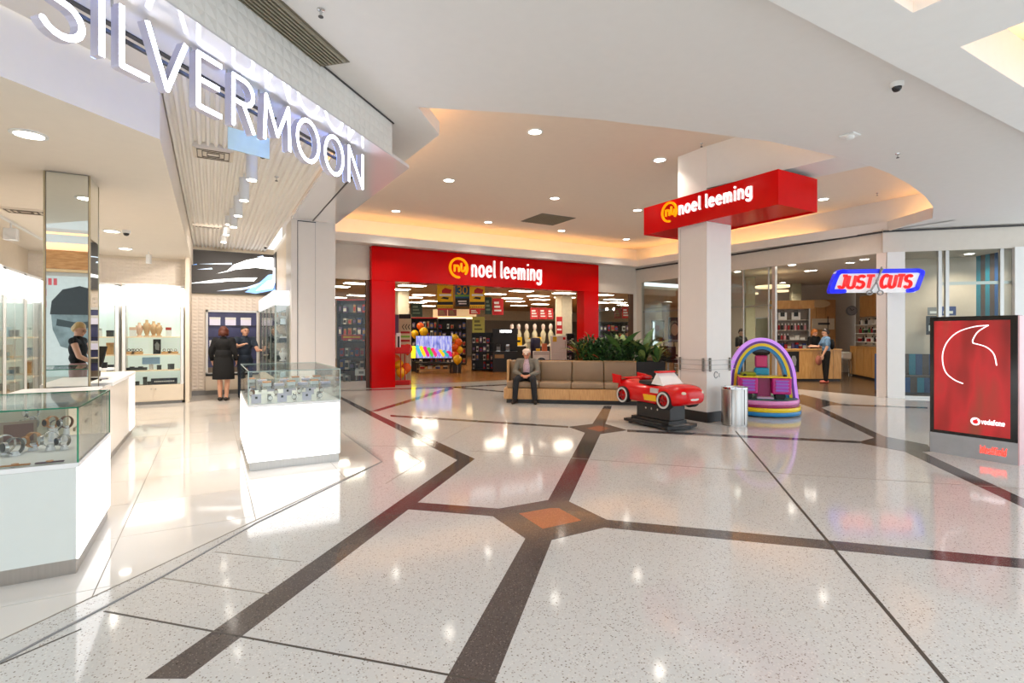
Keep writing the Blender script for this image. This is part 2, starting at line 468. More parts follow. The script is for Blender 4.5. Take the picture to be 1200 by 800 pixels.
inlay('hexagon_inlay', [(1007, 517.5), (1025, 512.6), (1036, 511), (1087, 521), (1093, 529), (1080, 529.2), (1060, 529), (1010, 519.5)], BANDM, .0018)
inlay(BN, [(1060, 529), (1080, 529), (1230, 598), (1230, 609)], BANDM)
inlay('hexagon_inlay', [(930, 463), (937, 462.5), (975, 474.5), (962.5, 477.5), (951, 477.5), (932, 471)], BANDM, .0018)
inlay(BN, [(937, 463.2), (975, 474.5), (1087, 478.6), (1087, 477), (985, 473.2), (940, 462)], BANDM)
pline([(862, 505), (975, 640), (1112, 803)], 3, wid=.022)
pline([(550.5, 528), (750, 542.4), (912, 554)], 1, wid=.012, m=JOINTL)
pline([(912, 554.5), (1145, 569), (1230, 574)], 1, wid=.012, m=JOINTL)
pline([(122, 716), (582, 801)], 2, wid=.012)
pline([(190, 677), (315, 696)], 1, wid=.009, m=JOINTL)
pline([(252, 646.5), (352, 658)], 1, wid=.009, m=JOINTL)
pline([(464, 522.5), (494, 540.5), (452, 566.5)], 1, wid=.012, m=JOINTL)
pline([(430, 522), (505, 523.5), (590, 477)], 1, wid=.01, m=JOINTL)
pline([(0, 778), (95, 737)], 1, wid=.01)
# the shop's own glossy white tiles: each tile a piece, laid 0.9 m square
TILE = M('white_porcelain', (226, 221, 214), .05, var=.015, scale=2, spec=.55)
TILEG = M('tile_grout', (150, 140, 126), .6, var=.03)
tf = struct('floor_shop', MB().prism([(-4.2, .16), (1.75, 6.11), (1.75, 10.2), (1.4, 15.1), (-3.4, 15.1)], -.02, .002), TILEG)
def clip(poly, a, b, c):            # keep a*x+b*y<=c
    out = []
    for i in range(len(poly)):
        p, q = poly[i], poly[(i + 1) % len(poly)]
        fp, fq = a * p[0] + b * p[1] - c, a * q[0] + b * q[1] - c
        if fp <= 0: out.append(p)
        if (fp < 0 < fq) or (fq < 0 < fp):
            t = fp / (fp - fq); out.append((p[0] + t * (q[0] - p[0]), p[1] + t * (q[1] - p[1])))
    return out
T = .9
for i in range(-4, 2):
    for j in range(0, 17):
        x0, y0 = i * T + .31, j * T + .28
        q = [(x0 + .003, y0 + .003), (x0 + T - .003, y0 + .003), (x0 + T - .003, y0 + T - .003), (x0 + .003, y0 + T - .003)]
        for cl in ((1, 0, 1.74), (-1, 0, 3.2), (1, -1, -4.37), (0, 1, 15.0), (0, -1, -1.0)):
            q = clip(q, *cl)
            if len(q) < 3: break
        if len(q) >= 3: MB().prism(q, 0, .004).build('floor_tile', TILE, tf)
pline([(0, 776), (190, 676), (300, 613), (447.5, 541), (399.5, 505.5)], 1, 'metal_edge_trim', MGREY, wid=.014, z=.0055)

# ================================================================== ceilings of the mall
ZL, ZH = 4.0, 4.72
def C(px, py, z=ZL): return F(px, py, z)
recess = [C(490, 126), C(600, 132), C(700, 140), C(800, 152), C(904, 166), C(984, 184), (7.34, 6.03), (7.34, 6.68), (7.95, 6.68), (7.95, 6.03),
          C(1019, 194), C(1042, 203), C(1066, 216), C(1084, 230), C(1094, 243), C(1093, 254), F(1040, 262, 4.15), F(860, 288, 4.15), (13.35, 14.05), F(560, 289, 4.15),
          (2.6, 14.05), (2.25, 10.2), C(472, 191), C(515, 158)]
def holed(outer, holes, z, name, m, thick=None):
    loops = [[Vector((p[0], p[1], 0)) for p in l] for l in [outer] + holes]
    tri = tessellate_polygon(loops)
    flat = [p for l in loops for p in l]
    mb = MB()
    vs = [(p.x, p.y, z) for p in flat]
    fs = []
    for t in tri:
        a, b, c = (flat[i] for i in t)
        fs.append(t if (b - a).cross(c - a).z < 0 else t[::-1])
    mb.add(vs, fs)
    for l in holes:
        n = len(l); zt = thick
        if zt is None: continue
        mb.add([(p[0], p[1], z) for p in l] + [(p[0], p[1], zt) for p in l], [(i, (i + 1) % n, n + (i + 1) % n, n + i) for i in range(n)])
    return struct(name, mb, m)
coff = []
def coffer(px, py):
    u, v = C(px, py, 3.9); return u, v
cu, cv = coffer(1125, 55)
coff.append([(cu, cv), (cu + 1.9, cv), (cu + 1.9, cv - 1.7), (cu, cv - 1.7)])
du, dv = coffer(1070, 15)
coff.append([(du, dv), (du - 1.9, dv), (du - 1.9, dv - 1.7), (du, dv - 1.7)])
edge = C(930, 0)[1]
holed([(-4.3, .06), (1.84, 6.2), (1.84, 14.75), (14.2, 14.75), (14.2, 6.3), (14.2 + 6.3 - edge, edge), (-4.3 + edge, edge)], [recess], ZL, 'ceiling', CEIL, ZL + .16)
near = holed([(-4.3, edge), (18.5, edge), (18.5, -1.2), (-4.3, -1.2)], coff, 3.9, 'ceiling_near', CEIL2, 4.35)
MB().box(-4.3, 18.5, edge - .01, edge + .002, 3.906, ZL + .01).build('ceiling_step', CEIL2, near)
for c in coff:
    a, b = c[0], c[2]
    x0, x1 = sorted((a[0], b[0])); y0, y1 = sorted((a[1], b[1]))
    MB().box(x0 - .3, x1 + .3, y0 - .3, y1 + .3, 4.7, 4.74).build('coffer_top', CEIL, near)
    sb = MB()
    for (p0, p1, q0, q1) in ((x0 - .2, x1 + .2, y0 - .14, y0 - .1), (x0 - .2, x1 + .2, y1 + .1, y1 + .14), (x0 - .14, x0 - .1, y0, y1), (x1 + .1, x1 + .14, y0, y1)):
        sb.box(p0, p1, q0, q1, 4.37, 4.40)
    sb.build('cove_light_strip', LITWARM, near)
    wl = MB()
    for (p0, p1, q0, q1) in ((x0 - .3, x1 + .3, y0 - .3, y0 - .28), (x0 - .3, x1 + .3, y1 + .28, y1 + .3), (x0 - .3, x0 - .28, y0 - .3, y1 + .3), (x1 + .28, x1 + .3, y0 - .3, y1 + .3)):
        wl.box(p0, p1, q0, q1, 4.35, 4.74)
    wl.build('coffer_side', CEIL, near)
# high ceiling over the recess, with the cove lamps on the ledge
hi = struct('ceiling_high', MB().box(.2, 14.6, 2.5, 15.4, ZH, ZH + .05), M('ceiling_cove_tint', (232, 219, 204), .9, var=.01))  # warm cove glow is also tinted into this ceiling's colour
MB().box(1.6, 14.6, 14.78, 14.86, ZL, ZH).build('cove_back', CEIL, hi)
MB().box(14.0, 14.08, 5.0, 14.86, ZL, ZH).build('cove_back', CEIL, hi)
def cove(pts, off, name='cove_light_strip', sz=.035):
    """a light strip behind the lip, pushed off the recess outline"""
    mb = MB(); P = [Vector(p) for p in pts]
    for a, b in zip(P[:-1], P[1:]):
        d = (b - a).normalized(); n = Vector((d.y, -d.x)) * off
        a2, b2 = a + n, b + n; m = Vector((d.y, -d.x)) * sz
        mb.prism([tuple(a2), tuple(b2), tuple(b2 + m), tuple(a2 + m)], ZL + .10, ZL + .13)
    mb.build(name, LITWARM, hi)
cove([recess[20], recess[18], recess[17], recess[16], recess[15]], -.22)
cove(recess[10:16], .2)
cove([recess[3], recess[4], recess[5]], .22)
cove([recess[21], recess[22], recess[23], recess[0], recess[1]], .16, sz=.09)
MB().prism([(recess[5][0] - .02, recess[5][1] - .01), (recess[10][0] + .02, recess[10][1] - .01), (7.97, 6.67), (7.325, 6.67), (7.325, 6.03)], ZL - .001, ZH + .01).build('ceiling_beam', CEIL, hi)
# small ledge lip along the far side
lip = MB()
for a, b in zip(recess[15:20], recess[16:21]):
    d = (Vector(b) - Vector(a)).normalized(); n = Vector((d.y, -d.x)) * .03
    m_ = n * -.25
    lip.prism([(a[0] + m_.x, a[1] + m_.y), (b[0] + m_.x, b[1] + m_.y), (b[0] + n.x, b[1] + n.y), (a[0] + n.x, a[1] + n.y)], ZL - .03, ZL + .2)
lip.build('ceiling_lip', CEIL, hi)
# recessed downlights of the high ceiling
DL = [(627, 154), (526, 211), (773, 187), (650, 232), (464, 247), (572, 260), (747, 246), (658, 270), (734, 280), (965, 233)]
rim = MB().lathe([(.098, -.004), (.102, -.014), (.13, -.01), (.13, 0)], n=18, cap=False).mesh('rim', WHITE, 40)
lens = MB().cyl(0, 0, -.009, -.002, .1, n=18).mesh('lens', LAMP)
names = ['largest round downlight near the front edge of the raised ceiling', 'round ceiling downlight behind the zigzag ceiling corner', 'round downlight between the front ceiling edge and the red sign box',
         'round downlight just in front of the dark square ceiling vent', 'leftmost small downlight above the left end of the red shop portal', 'small downlight left of the dark square ceiling vent',
         'small downlight at the left tip of the red sign box', 'small downlight behind the dark square ceiling vent', 'farthest small downlight near the ceiling corner left of the white pillar', 'downlight just right of the red sign box by the curved recess']
for (px, py), lb in zip(DL, names):
    u, v = F(px, py, ZH)
    t = thing('downlight', lb, 'downlight', (u, v, ZH), group='downlights in the raised ceiling')
    inst('rim', rim, t); inst('lens', lens, t)
    spot((u, v, ZH - .03), 100, (1, .9, .78), 2.1, .8)
# dark square return air vent
u0, v0 = F(642, 257, ZH)
t = thing('ceiling_vent', 'dark square egg-crate ceiling vent in the raised ceiling', 'ceiling vent', (u0, v0, ZH))
MB().box(-.55, .55, -.55, .55, -.012, -.001).build('vent_frame', M('vent_grey', (120, 112, 100), .6), t)
VB = M('vent_dark', (146, 138, 118), .7)
for i in range(12): MB().box(-.5 + i * .09, -.485 + i * .09, -.52, .52, -.03, -.013).build('slat', VB, t)
for i in range(12): MB().box(-.52, .52, -.5 + i * .09, -.485 + i * .09, -.026, -.013).build('slat', VB, t)
# long linear grille beside the shop fascia
a = F(326, 20, ZL)
t = thing('ceiling_grille', 'long bronze linear air grille beside the white shop fascia', 'air grille', (a[0], a[1], ZL), rad(45))
GB = M('grille_bronze', (124, 116, 100), .55)
MB().box(-1.55, .74, -.17, .17, -.006, -.001).build('grille_frame', GB, t)
for i in range(9): MB().box(-1.5, .7, -.15 + i * .036, -.135 + i * .036, -.03, -.006).build('slat', M('grille_slat', (150, 142, 124), .5), t)
# cameras, detectors, sprinklers on the mall ceiling
def dome(px, py, z, label, r=.07):
    u, v = F(px, py, z)
    t = thing('security_camera', label, 'security camera', (u, v, z))
    MB().lathe([(r, 0), (r, -r * .5), (r * .85, -r * .75), (r * .6, -r * .75)], n=18).build('camera_base', WHITE, t, smooth=40)
    MB().lathe([(r * .72, -r * .7), (r * .68, -r * 1.05), (r * .45, -r * 1.38), (r * .1, -r * 1.5)], n=18).build('camera_dome', M('smoked_dome', (28, 28, 30), .1), t, smooth=60)
dome(1051, 97, ZL, 'white dome camera on the bare ceiling above the red sign box', .06)
dome(308, 178, 3.65, 'black dome camera on the ribbed ceiling beside the hanging tube lamps', .055)
dome(311, 288, 3.65, 'black dome camera above the large dark video screen', .05)
dome(148, 270, 3.2, 'black dome camera on the cream ceiling right of the mirrored column', .06)
u, v = F(996, 158, ZL)
t = thing('smoke_detector', 'white square smoke detector on the ceiling above the red sign box', 'detector', (u, v, ZL))
MB().box(-.09, .09, -.09, .09, -.02, 0, bev=.006).build('detector_base', WHITE, t)
MB().lathe([(.05, -.02), (.045, -.05), (.02, -.06)], n=14).build('detector_head', WHITE, t, smooth=40)
def sprinkler(px, py, z, label):
    u, v = F(px, py, z)
    t = thing('sprinkler', label, 'sprinkler', (u, v, z))
    MB().lathe([(.03, 0), (.028, -.008), (.01, -.012), (.01, -.05)], n=12).build('escutcheon', CHROME, t)
    MB().cyl(0, 0, -.06, -.055, .02, n=10).build('deflector', DGREY, t)
sprinkler(376, 11, ZL, 'sprinkler head beside the long bronze grille')
sprinkler(1052, 180, ZL, 'sprinkler head on the flat ceiling right of the red sign box')
sprinkler(1028, 226, ZH, 'sprinkler head in the curved raised ceiling')
sprinkler(822, 168, ZH, 'sprinkler head in the raised ceiling above the white pillar')
sprinkler(97, 221, 3.2, 'sprinkler head on the cream ceiling by the mirrored column')
sprinkler(324, 207, 3.65, 'sprinkler head on the ribbed ceiling beneath the shop letters')

# ================================================================== jewellery shop shell
RIBM = M('ribbed_ceiling', (246, 241, 234), .8, var=.01)
SHOPC = M('shop_ceiling', (238, 228, 214), .85, var=.01)
PYR = M('pyramid_tile', (242, 230, 216), .45, var=.01)
sl = struct('ceiling_soffit', MB().prism([(-3.25, .93), (2.16, 6.34), (2.05, 10.2), (1.25, 10.2), (1.25, 6.21), (-3.65, 1.31)], 3.6, 3.64), M('gloss_soffit', (228, 226, 228), .035, var=0, spec=.9, coat=.5))
bk = struct('wall_bulkhead', MB().prism([(-3.11, 1.07), (1.84, 6.02), (1.84, 10.2), (1.7, 10.2), (1.7, 6.3), (-3.3, 1.3)], 3.64, ZL), WHITEP)
def pyramids(x0, x1, z0, z1, s, dep, y=0, rz=1):
    mb = MB(); nx = max(1, round((x1 - x0) / s)); nz = max(1, round((z1 - z0) / s / rz)); sx = (x1 - x0) / nx; sz = (z1 - z0) / nz
    for i in range(nx):
        for j in range(nz):
            a, b, c, d = x0 + i * sx, x0 + (i + 1) * sx, z0 + j * sz, z0 + (j + 1) * sz
            mb.add([(a, y, c), (b, y, c), (b, y, d), (a, y, d), ((a + b) / 2, y - dep, (c + d) / 2)], [(0, 1, 4), (1, 2, 4), (2, 3, 4), (3, 0, 4)])
    return mb
e = pyramids(0, 7, 3.61, ZL - .01, .098, .008, -.005).build('pyramid_relief', M('fascia_panel', (226, 224, 219), .5, var=.01), bk, (-3.11, 1.07, 0), rad(45)); e['kind'] = 'stuff'
tr = struct('trim_1', MB().prism([(-3.65, 1.31), (1.25, 6.21), (1.23, 6.25), (-3.69, 1.35)], 3.592, 3.6), DGREY)
struct('trim_2', MB().box(1.61, 1.63, 7.07, 10.14, 3.592, 3.6), DGREY)
struct('trim_3', MB().prism([(-3.11, 1.07), (1.86, 6.04), (1.87, 6.02), (-3.1, 1.05)], ZL - .012, ZL - .002), DGREY)
rb = struct('ceiling_ribbed', MB().prism([(-.39, 4.57), (1.25, 6.21), (1.25, 15), (-.39, 15)], 3.7, 3.74), RIBM)
n = 20
for i in range(n):
    x0 = -.39 + (1.64 / n) * i; x1 = x0 + .056
    y0 = x1 + 4.97
    MB().add([(x0, y0 - .09, 3.7), (x1, y0, 3.7), (x1 - .016, y0 - .03, 3.66), (x0 + .016, y0 - .06, 3.66), (x0, 15, 3.7), (x1, 15, 3.7), (x1 - .016, 15, 3.66), (x0 + .016, 15, 3.66)],
             [(0, 3, 7, 4), (3, 2, 6, 7), (2, 1, 5, 6), (0, 1, 2, 3)]).build('ceiling_rib', RIBM, rb)
struct('ceiling_smooth', MB().prism([(-3.65, 1.31), (-.39, 4.57), (-.39, 5.4), (-4.5, 1.3)], 3.65, 3.7), SHOPC)
struct('ceiling_dropped', MB().prism([(-4.6, 1.25), (-.39, 5.46), (-.39, 15), (-4.6, 15)], 3.2, 3.72), SHOPC)
struct('wall_left', MB().box(-3.35, -3.2, 4.0, 13.95, 0, 3.2), CREAM)
e = struct('wall_shelving', MB().box(-3.35, -.45, 13.95, 14.05, 0, 3.2), CREAM)
MB().box(-.5, -.42, 13.5, 15, 0, 3.2).build('wall_return', CREAM, e)
p = pyramids(-3.2, -.45, 2.58, 3.14, .13, .014, 0, .65).build('pyramid_relief', PYR, e, (0, 13.94, 0)); p['kind'] = 'stuff'
wb = struct('wall_back', MB().box(-.5, 1.6, 15, 15.1, 0, 3.74), CREAM)
p = pyramids(-.42, 1.42, .12, 2.44, .13, .016, 0, .65).build('pyramid_relief', PYR, wb, (0, 14.99, 0)); p['kind'] = 'stuff'
struct('baseboard_back', MB().box(-.42, 1.42, 14.94, 14.97, 0, .12), MGREY)
struct('wall_side', MB().box(1.42, 1.55, 10.2, 15.05, 0, 3.74), CREAM)
pr = struct('wall_pier', MB().box(1.25, 2.02, 10.15, 10.9, 0, 3.6), M('pier_panel', (222, 214, 206), .3, var=.01))
MB().box(1.352, 1.362, 10.145, 10.16, 0, 3.58).build('panel_joint', DGREY, pr)
MB().box(1.66, 1.664, 10.147, 10.16, 0, 3.58).build('panel_joint', MGREY, pr)
MB().box(1.352, 1.67, 10.14, 10.16, 3.565, 3.58).build('panel_joint', DGREY, pr)
struct('wall_pier_rear', MB().box(1.9, 2.02, 10.9, 14.8, 0, ZL), WALLP)

# ================================================================== electronics shop facade (v = 14.75) and hall behind
VF = 14.75
uL, uR = onv(VF, 433)[0], onv(VF, 697)[0]
oL, oR = onv(VF, 460.5)[0], onv(VF, 680)[0]
pt = thing('shop_portal', 'large glossy red portal framing the wide electronics shop entrance', 'shopfront', (0, VF, 0))
ZLN = 3.02; ZFT = ZL - .02
MB().box(uL, oL, -.22, .2, 0, ZLN, bev=.006).build('portal_post', RED, pt)
MB().box(oR, uR, -.22, .2, 0, ZLN, bev=.006).build('portal_post', RED, pt)
MB().box(uL, uR, -.22, .2, ZLN, ZFT, bev=.006).build('portal_lintel', RED, pt)
YEL = M('sign_yellow', (246, 186, 10), .4, emit=.3, var=0)
SIGNW = M('sign_white', (252, 252, 252), .4, emit=.3, var=0)
def shop_logo(par, cx, cz, r, y0, y1):
    mb = MB(); w_ = r * .2
    mb.stroke([(cx + p[0], cz + p[1]) for p in arc(0, 0, r - w_ / 2, r - w_ / 2, -35, 325 - 35 - 18, 26)], w_, y0, y1)
    mb.stroke([(cx + p[0], cz + p[1]) for p in [(-.42 * r, -.3 * r), (-.42 * r, .22 * r)]], w_ * .9, y0, y1)
    mb.stroke([(cx + p[0], cz + p[1]) for p in arc(-.2 * r, .0, .22 * r, .22 * r, 180, 0, 6) + [(.02 * r, -.3 * r)]], w_ * .9, y0, y1)
    mb.stroke([(cx + p[0], cz + p[1]) for p in [(.27 * r, .42 * r), (.27 * r, -.08 * r)] + arc(.45 * r, -.1 * r, .18 * r, .2 * r, 180, 300, 5)], w_ * .9, y0, y1)
    mb.stroke([(cx + p[0], cz + p[1]) for p in [(.45 * r, -.3 * r), (.62 * r, -.18 * r), (.66 * r, .1 * r)]], w_ * .9, y0, y1)
    return mb.build('logo', YEL, par)
LV = VF - .23
sg = thing('shop_sign', 'white rounded letters with yellow round logo on the red portal lintel', 'sign', (0, LV, 0))
a = HV(LV, 526, 301); b = HV(LV, 548.5, 327); c0 = HV(LV, 537, 314)
shop_logo(sg, c0[0], c0[2], (b[0] - a[0]) / 2, -.06, -.002)
x0 = HV(LV, 550.5, 0)[0]; x1 = HV(LV, 635, 0)[0]; zb = HV(LV, 592, 326)[2]; zt = HV(LV, 592, 307.5)[2]
text('noel leeming', sg, x0 + .04, x1 - .04, zb, zt - zb, .055, SIGNW, -.06, -.002)
for lo, hi2, nm in ((1.9, uL, 'wall_facade_left'), (uR, 14.0, 'wall_facade_right')):
    struct(nm, MB().box(lo, hi2, VF - .02, VF + .12, ZLN + .02, ZL + .02), WALLP)
wl_, wr_ = onv(VF, 393)[0], onv(VF, 429)[0]
struct('baseboard_facade', MB().box(2.02, uL, VF - .01, VF + .1, 0, .2), M('skirting_grey', (188, 184, 178), .4))
win = struct('window_1', MB().box(2.02, uL - .02, VF + .03, VF + .045, .2, ZLN), GLASS)
MB().box(uL - .1, uL, VF - .02, VF + .1, 0, ZLN).build('window_frame', BRONZE, win)
gx = onv(VF, 739)[0]
win = struct('window_2', MB().box(uR, gx, VF + .03, VF + .045, .05, ZLN), GLASS)
MB().box(gx - .03, gx + .12, VF - .02, VF + .1, 0, ZLN).build('window_frame', BRONZE, win)
struct('wall_corner', MB().box(gx + .12, 14.3, VF - .02, VF + .15, 0, ZLN + .02), WALLP)
EH = 3.3
struct('floor_electronics', MB().box(1.9, 26, VF + .26, 34, -.1, -.002), WOODF)
struct('trim_4', MB().box(oL, oR, VF - .25, VF + .27, -.02, .003), M('threshold_stone', (206, 196, 180), .15))
struct('ceiling_electronics', MB().box(1.9, 26, VF + .24, 34.2, EH, EH + .1), M('store_ceiling', (196, 178, 146), .9, var=.02))
eb = struct('wall_electronics_back', MB().box(1.9, 26.1, 34, 34.1, 0, EH), M('store_wall', (222, 212, 186), .8))
MB().box(8, 26, 33.95, 33.99, 0, 2.55).build('grey_band', M('store_wall_grey', (136, 132, 120), .7), eb)
struct('wall_electronics_left', MB().box(1.8, 1.9, VF + .3, 34, 0, EH), M('store_wall', (222, 212, 186), .8))
struct('wall_electronics_right', MB().box(26, 26.1, VF + .3, 34, 0, EH), M('store_wall', (222, 212, 186), .8))
TR = [(483, 334), (465.5, 338.5), (496.5, 345), (483, 348), (504.5, 352.2), (489, 353.8), (501, 358), (661, 343), (630.5, 346.3), (662, 348), (632.5, 350.5), (604, 352.6), (600, 349), (633, 356), (608, 357.6),
      (706, 345), (719, 350.5), (724, 354), (733, 357), (419.7, 331.5), (394, 335), (420, 345.6), (394, 348), (427, 354.6), (580, 344), (611, 340.5), (705, 354)]
tro_f = MB().box(-.48, .48, -.28, .28, -.02, -.001).mesh('frame', WHITE)
tro_l = MB().box(-.45, .45, -.25, .25, -.028, -.02).mesh('diffuser', PANELLIT)
TRN = {}
for k, (px, py) in enumerate(sorted(TR, key=lambda q: q[1])):
    u, v = F(px, py, EH)
    if not (2.6 < u < 25.3 and VF + .7 < v < 33.5): continue
    rg = 'in the left shop window' if px < 433 else 'left of the yellow banners' if px < 515 else 'just right of the yellow banners' if px < 618 else 'near the right portal post' if px < 690 else 'in the right shop window'
    TRN[rg] = TRN.get(rg, 0) + 1
    t = thing('ceiling_light', 'flat lit ceiling panel %s, %s from the front' % (rg, ('first second third fourth fifth sixth seventh eighth ninth tenth eleventh'.split())[TRN[rg] - 1]), 'ceiling light', (u, v, EH), group='ceiling panels in the electronics shop')
    inst('frame', tro_f, t); inst('diffuser', tro_l, t)

# ================================================================== salon shell (u = 14, then a splayed front)
UJ, JH = 14.0, 3.46
jn = onu(UJ, 1039)[0]          # v of the column between the two fronts
struct('wall_salon_fascia', MB().box(UJ - .06, UJ + .1, jn, VF, JH, ZL + .02), WALLP)
sd = Vector((1, -1)).normalized()
def spl(s, n=0): return (UJ + sd.x * s + .7071 * n, jn + sd.y * s + .7071 * n)
def splpoly(s0, s1, n0, n1): return [spl(s0, n0), spl(s1, n0), spl(s1, n1), spl(s0, n1)]
struct('wall_salon_fascia_front', MB().prism(splpoly(-.1, 6, -.06, .1), JH, ZL + .02), WALLP)
struct('trim_5', MB().box(UJ - .1, UJ - .06, jn, VF, ZL - .06, ZL - .02), DGREY)
struct('trim_6', MB().prism(splpoly(-.1, 6, -.1, -.06), ZL - .06, ZL - .02), DGREY)
jm1 = onu(UJ, 907.5)[0]
w3 = struct('window_3', MB().box(UJ, UJ + .015, jm1, VF - .05, .06, JH), GLASS)
MB().box(UJ - .04, UJ + .05, jm1 - .05, jm1 + .05, 0, JH).build('window_mullion', ALU, w3)
for px in (900.5, 871):
    q = onu(UJ, px)[0]; MB().box(UJ - .012, UJ + .03, q - .012, q + .012, .06, JH).build('glazing_bead', ALU, w3)
MB().box(UJ - .02, UJ + .04, jm1, VF - .05, 0, .06).build('window_sill', ALU, w3)
vv = onu(UJ, 790)[0]
MB().box(UJ + .05, UJ + .11, jm1 + .1, VF - .05, 2.32, 2.38).build('glazing_rail', ALU, w3)
struct('wall_salon_end', MB().box(UJ - .05, UJ + .12, VF - .25, VF + .12, 0, JH), WALLP)
q0, q1 = onu(UJ, 1029)[0], onu(UJ, 1049)[0]
cl = struct('wall_salon_column', MB().box(UJ - .08, UJ + .25, jn - .02, q0, 0, JH), M('column_pink_white', (236, 224, 216), .5, var=.01))
MB().prism(splpoly(-.02, .34, -.1, .2), 0, JH).build('column_cladding', M('column_white', (238, 237, 234), .4, var=.01), cl)
def sofs(px):                  # distance along the splayed front for a picture column
    d = ray(px); # solve t*d = (UJ + sd.x*s, jn + sd.y*s)
    det = d[0] * (-sd.y) + sd.x * d[1]
    t = (UJ * (-sd.y) + sd.x * jn) / det
    return (t * d[0] - UJ) / sd.x, t
w4 = struct('window_4', MB().prism(splpoly(.34, sofs(1186)[0], 0, .015), .05, JH), GLASS)
for px in (1101, 1109.5, 1173.5):
    s, t = sofs(px); MB().prism(splpoly(s - .035, s + .035, -.03, .05), 0, JH).build('window_mullion', ALU, w4)
s0, s1 = sofs(1101)[0], sofs(1186)[0]
MB().prism(splpoly(s0, s1, .02, .06), zat(334, 12.2), zat(330.5, 12.2)).build('glazing_rail', ALU, w4)
MB().prism(splpoly(.3, s1, -.03, .05), 0, .05).build('window_sill', ALU, w4)
s2 = sofs(1186)[0]
struct('wall_salon_pier', MB().prism(splpoly(s2, s2 + .6, -.1, .3), 0, JH + .02), M('column_white', (238, 237, 234), .4, var=.01))
JFL = M('salon_floor', (84, 68, 54), .25, var=.12, scale=3)
struct('floor_salon', MB().prism([(UJ, VF - .1), (UJ, jn), spl(6), (26, 4), (26, VF - .1)], -.08, .002), JFL)
struct('ceiling_salon', MB().prism([(UJ + .1, VF - .1), (UJ + .1, jn + .05), spl(6, .1), (27, 4), (27, VF - .1)], JH + .04, JH + .1), M('salon_ceiling', (206, 196, 184), .9))
# ================================================================== jewellery shop contents
ORD = ['first', 'second', 'third', 'fourth', 'fifth', 'sixth', 'seventh', 'eighth', 'ninth', 'tenth', 'eleventh', 'twelfth', 'thirteenth', 'fourteenth', 'fifteenth', 'sixteenth']
# ---- lit letters under the soffit
Q = (1.84 - .24 * .7071, 6.02 + .24 * .7071)
def sA(px):
    d = ray(px); k = .7071
    # t*d = Q + s*(k,k)
    det = d[0] * (-k) + k * d[1]
    t = (Q[0] * (-k) + k * Q[1]) / det
    return (t * d[0] - Q[0]) / k, t
LETW = M('letter_face', (255, 255, 255), .4, emit=7, var=0, ecol=(228, 234, 255))
LETS = M('letter_return', (206, 202, 218), .35, .2, var=0)
S0 = -7.0
BACKGLOW = M('added_back_glow', (145, 178, 255), .4, emit=4.5, var=0)  # added glow on the unseen letter backs, tints the bulkhead blue
sg = thing('letter_sign', 'row of tall thin white lit letters hanging under the glossy shop soffit', 'sign', (Q[0] + S0 * .7071, Q[1] + S0 * .7071, 0), rad(45))
for ch, p0, p1 in (('S', 40, 102), ('I', 114.5, 124), ('L', 137, 179), ('V', 168, 222), ('E', 228, 264), ('R', 270, 300.5), ('M', 307, 342.5), ('O', 346, 376), ('O', 379, 404), ('N', 407, 427)):
    a, b = sA(p0)[0] - S0, sA(p1)[0] - S0
    wd, st = FONT[ch]; mb = MB(); sw = .037
    if ch == 'I': a = (a + b) / 2 - .0; b = a + .01
    for s in st:
        mb.stroke([(a + sw / 2 + (p[0] / wd) * (b - a - sw) if ch != 'I' else a, 3.175 + p[1] * .385) for p in s], sw, 0, .065, 1, 0, ch in 'OSR')
    for s in st:
        mb.stroke([(a + sw / 2 + (p[0] / wd) * (b - a - sw) if ch != 'I' else a, 3.175 + p[1] * .385) for p in s], sw * .7, .0655, .07, 2, 2, ch in 'OSR')
    mb.build('letter', [LETW, LETS, BACKGLOW], sg)
MB().box(sA(95)[0] - S0, sA(426)[0] - S0, .1, .125, 3.4, 3.42).build('mounting_rail', DGREY, sg)
for px in (75, 119, 140, 180, 231, 273, 310, 360, 391, 410):
    x = sA(px)[0] - S0
    MB().cyl(x, .06, 3.545, 3.6, .008, n=8).build('hanger', ALU, sg)
# ---- hanging glass notice behind the letters
gp = F(292, 137, 3.55)
t = thing('hanging_notice', 'pale turquoise glass notice panel hanging behind the lit letters', 'sign', (gp[0], gp[1], 3.2), rad(20))
MB().box(-.19, .19, -.006, .006, 0, .2).build('panel', M('notice_glass', (196, 216, 206), .15, emit=.03), t)
for x in (-.15, .15): MB().cyl(x, 0, .2, .445, .004, n=6).build('wire', CHROME, t)
# ---- lamps on the ribbed ceiling
tube_b = MB().lathe([(.062, 0), (.062, .3), (.05, .3)], n=18).mesh('tube', M('lamp_tube', (226, 226, 226), .4, var=0), 40)
tube_l = MB().cyl(0, 0, -.006, .002, .05, n=18).mesh('lens', LAMP)
tube_p = MB().cyl(0, 0, .3, .36, .012, n=8).mesh('stem', WHITE)
for k, (px, py) in enumerate([(295, 211), (286, 235), (279, 253), (273.5, 266), (268, 263), (265, 275), (262, 284)]):
    z = 3.29
    u, v = F(px, py, z)
    if k >= 4: z = 3.5; u, v = F(px, py, z)
    u = max(-.2, min(1.1, u))
    t = thing('tube_lamp', 'white tube spotlight under the ribbed ceiling, %s from the front of the row' % ORD[k], 'spotlight', (u, v, z), group='tube spotlights under the ribbed ceiling')
    inst('tube', tube_b, t, scale=(1, 1, .5 if k >= 4 else 1)); inst('lens', tube_l, t)
    if k < 4: inst('stem', tube_p, t)
    spot((u, v, z - .03), 72 if k < 4 else 70, (1, .9, .8), 2.0, .8, aim=None if k < 4 else (.1 + .35 * (k - 4), 14.95, .9))
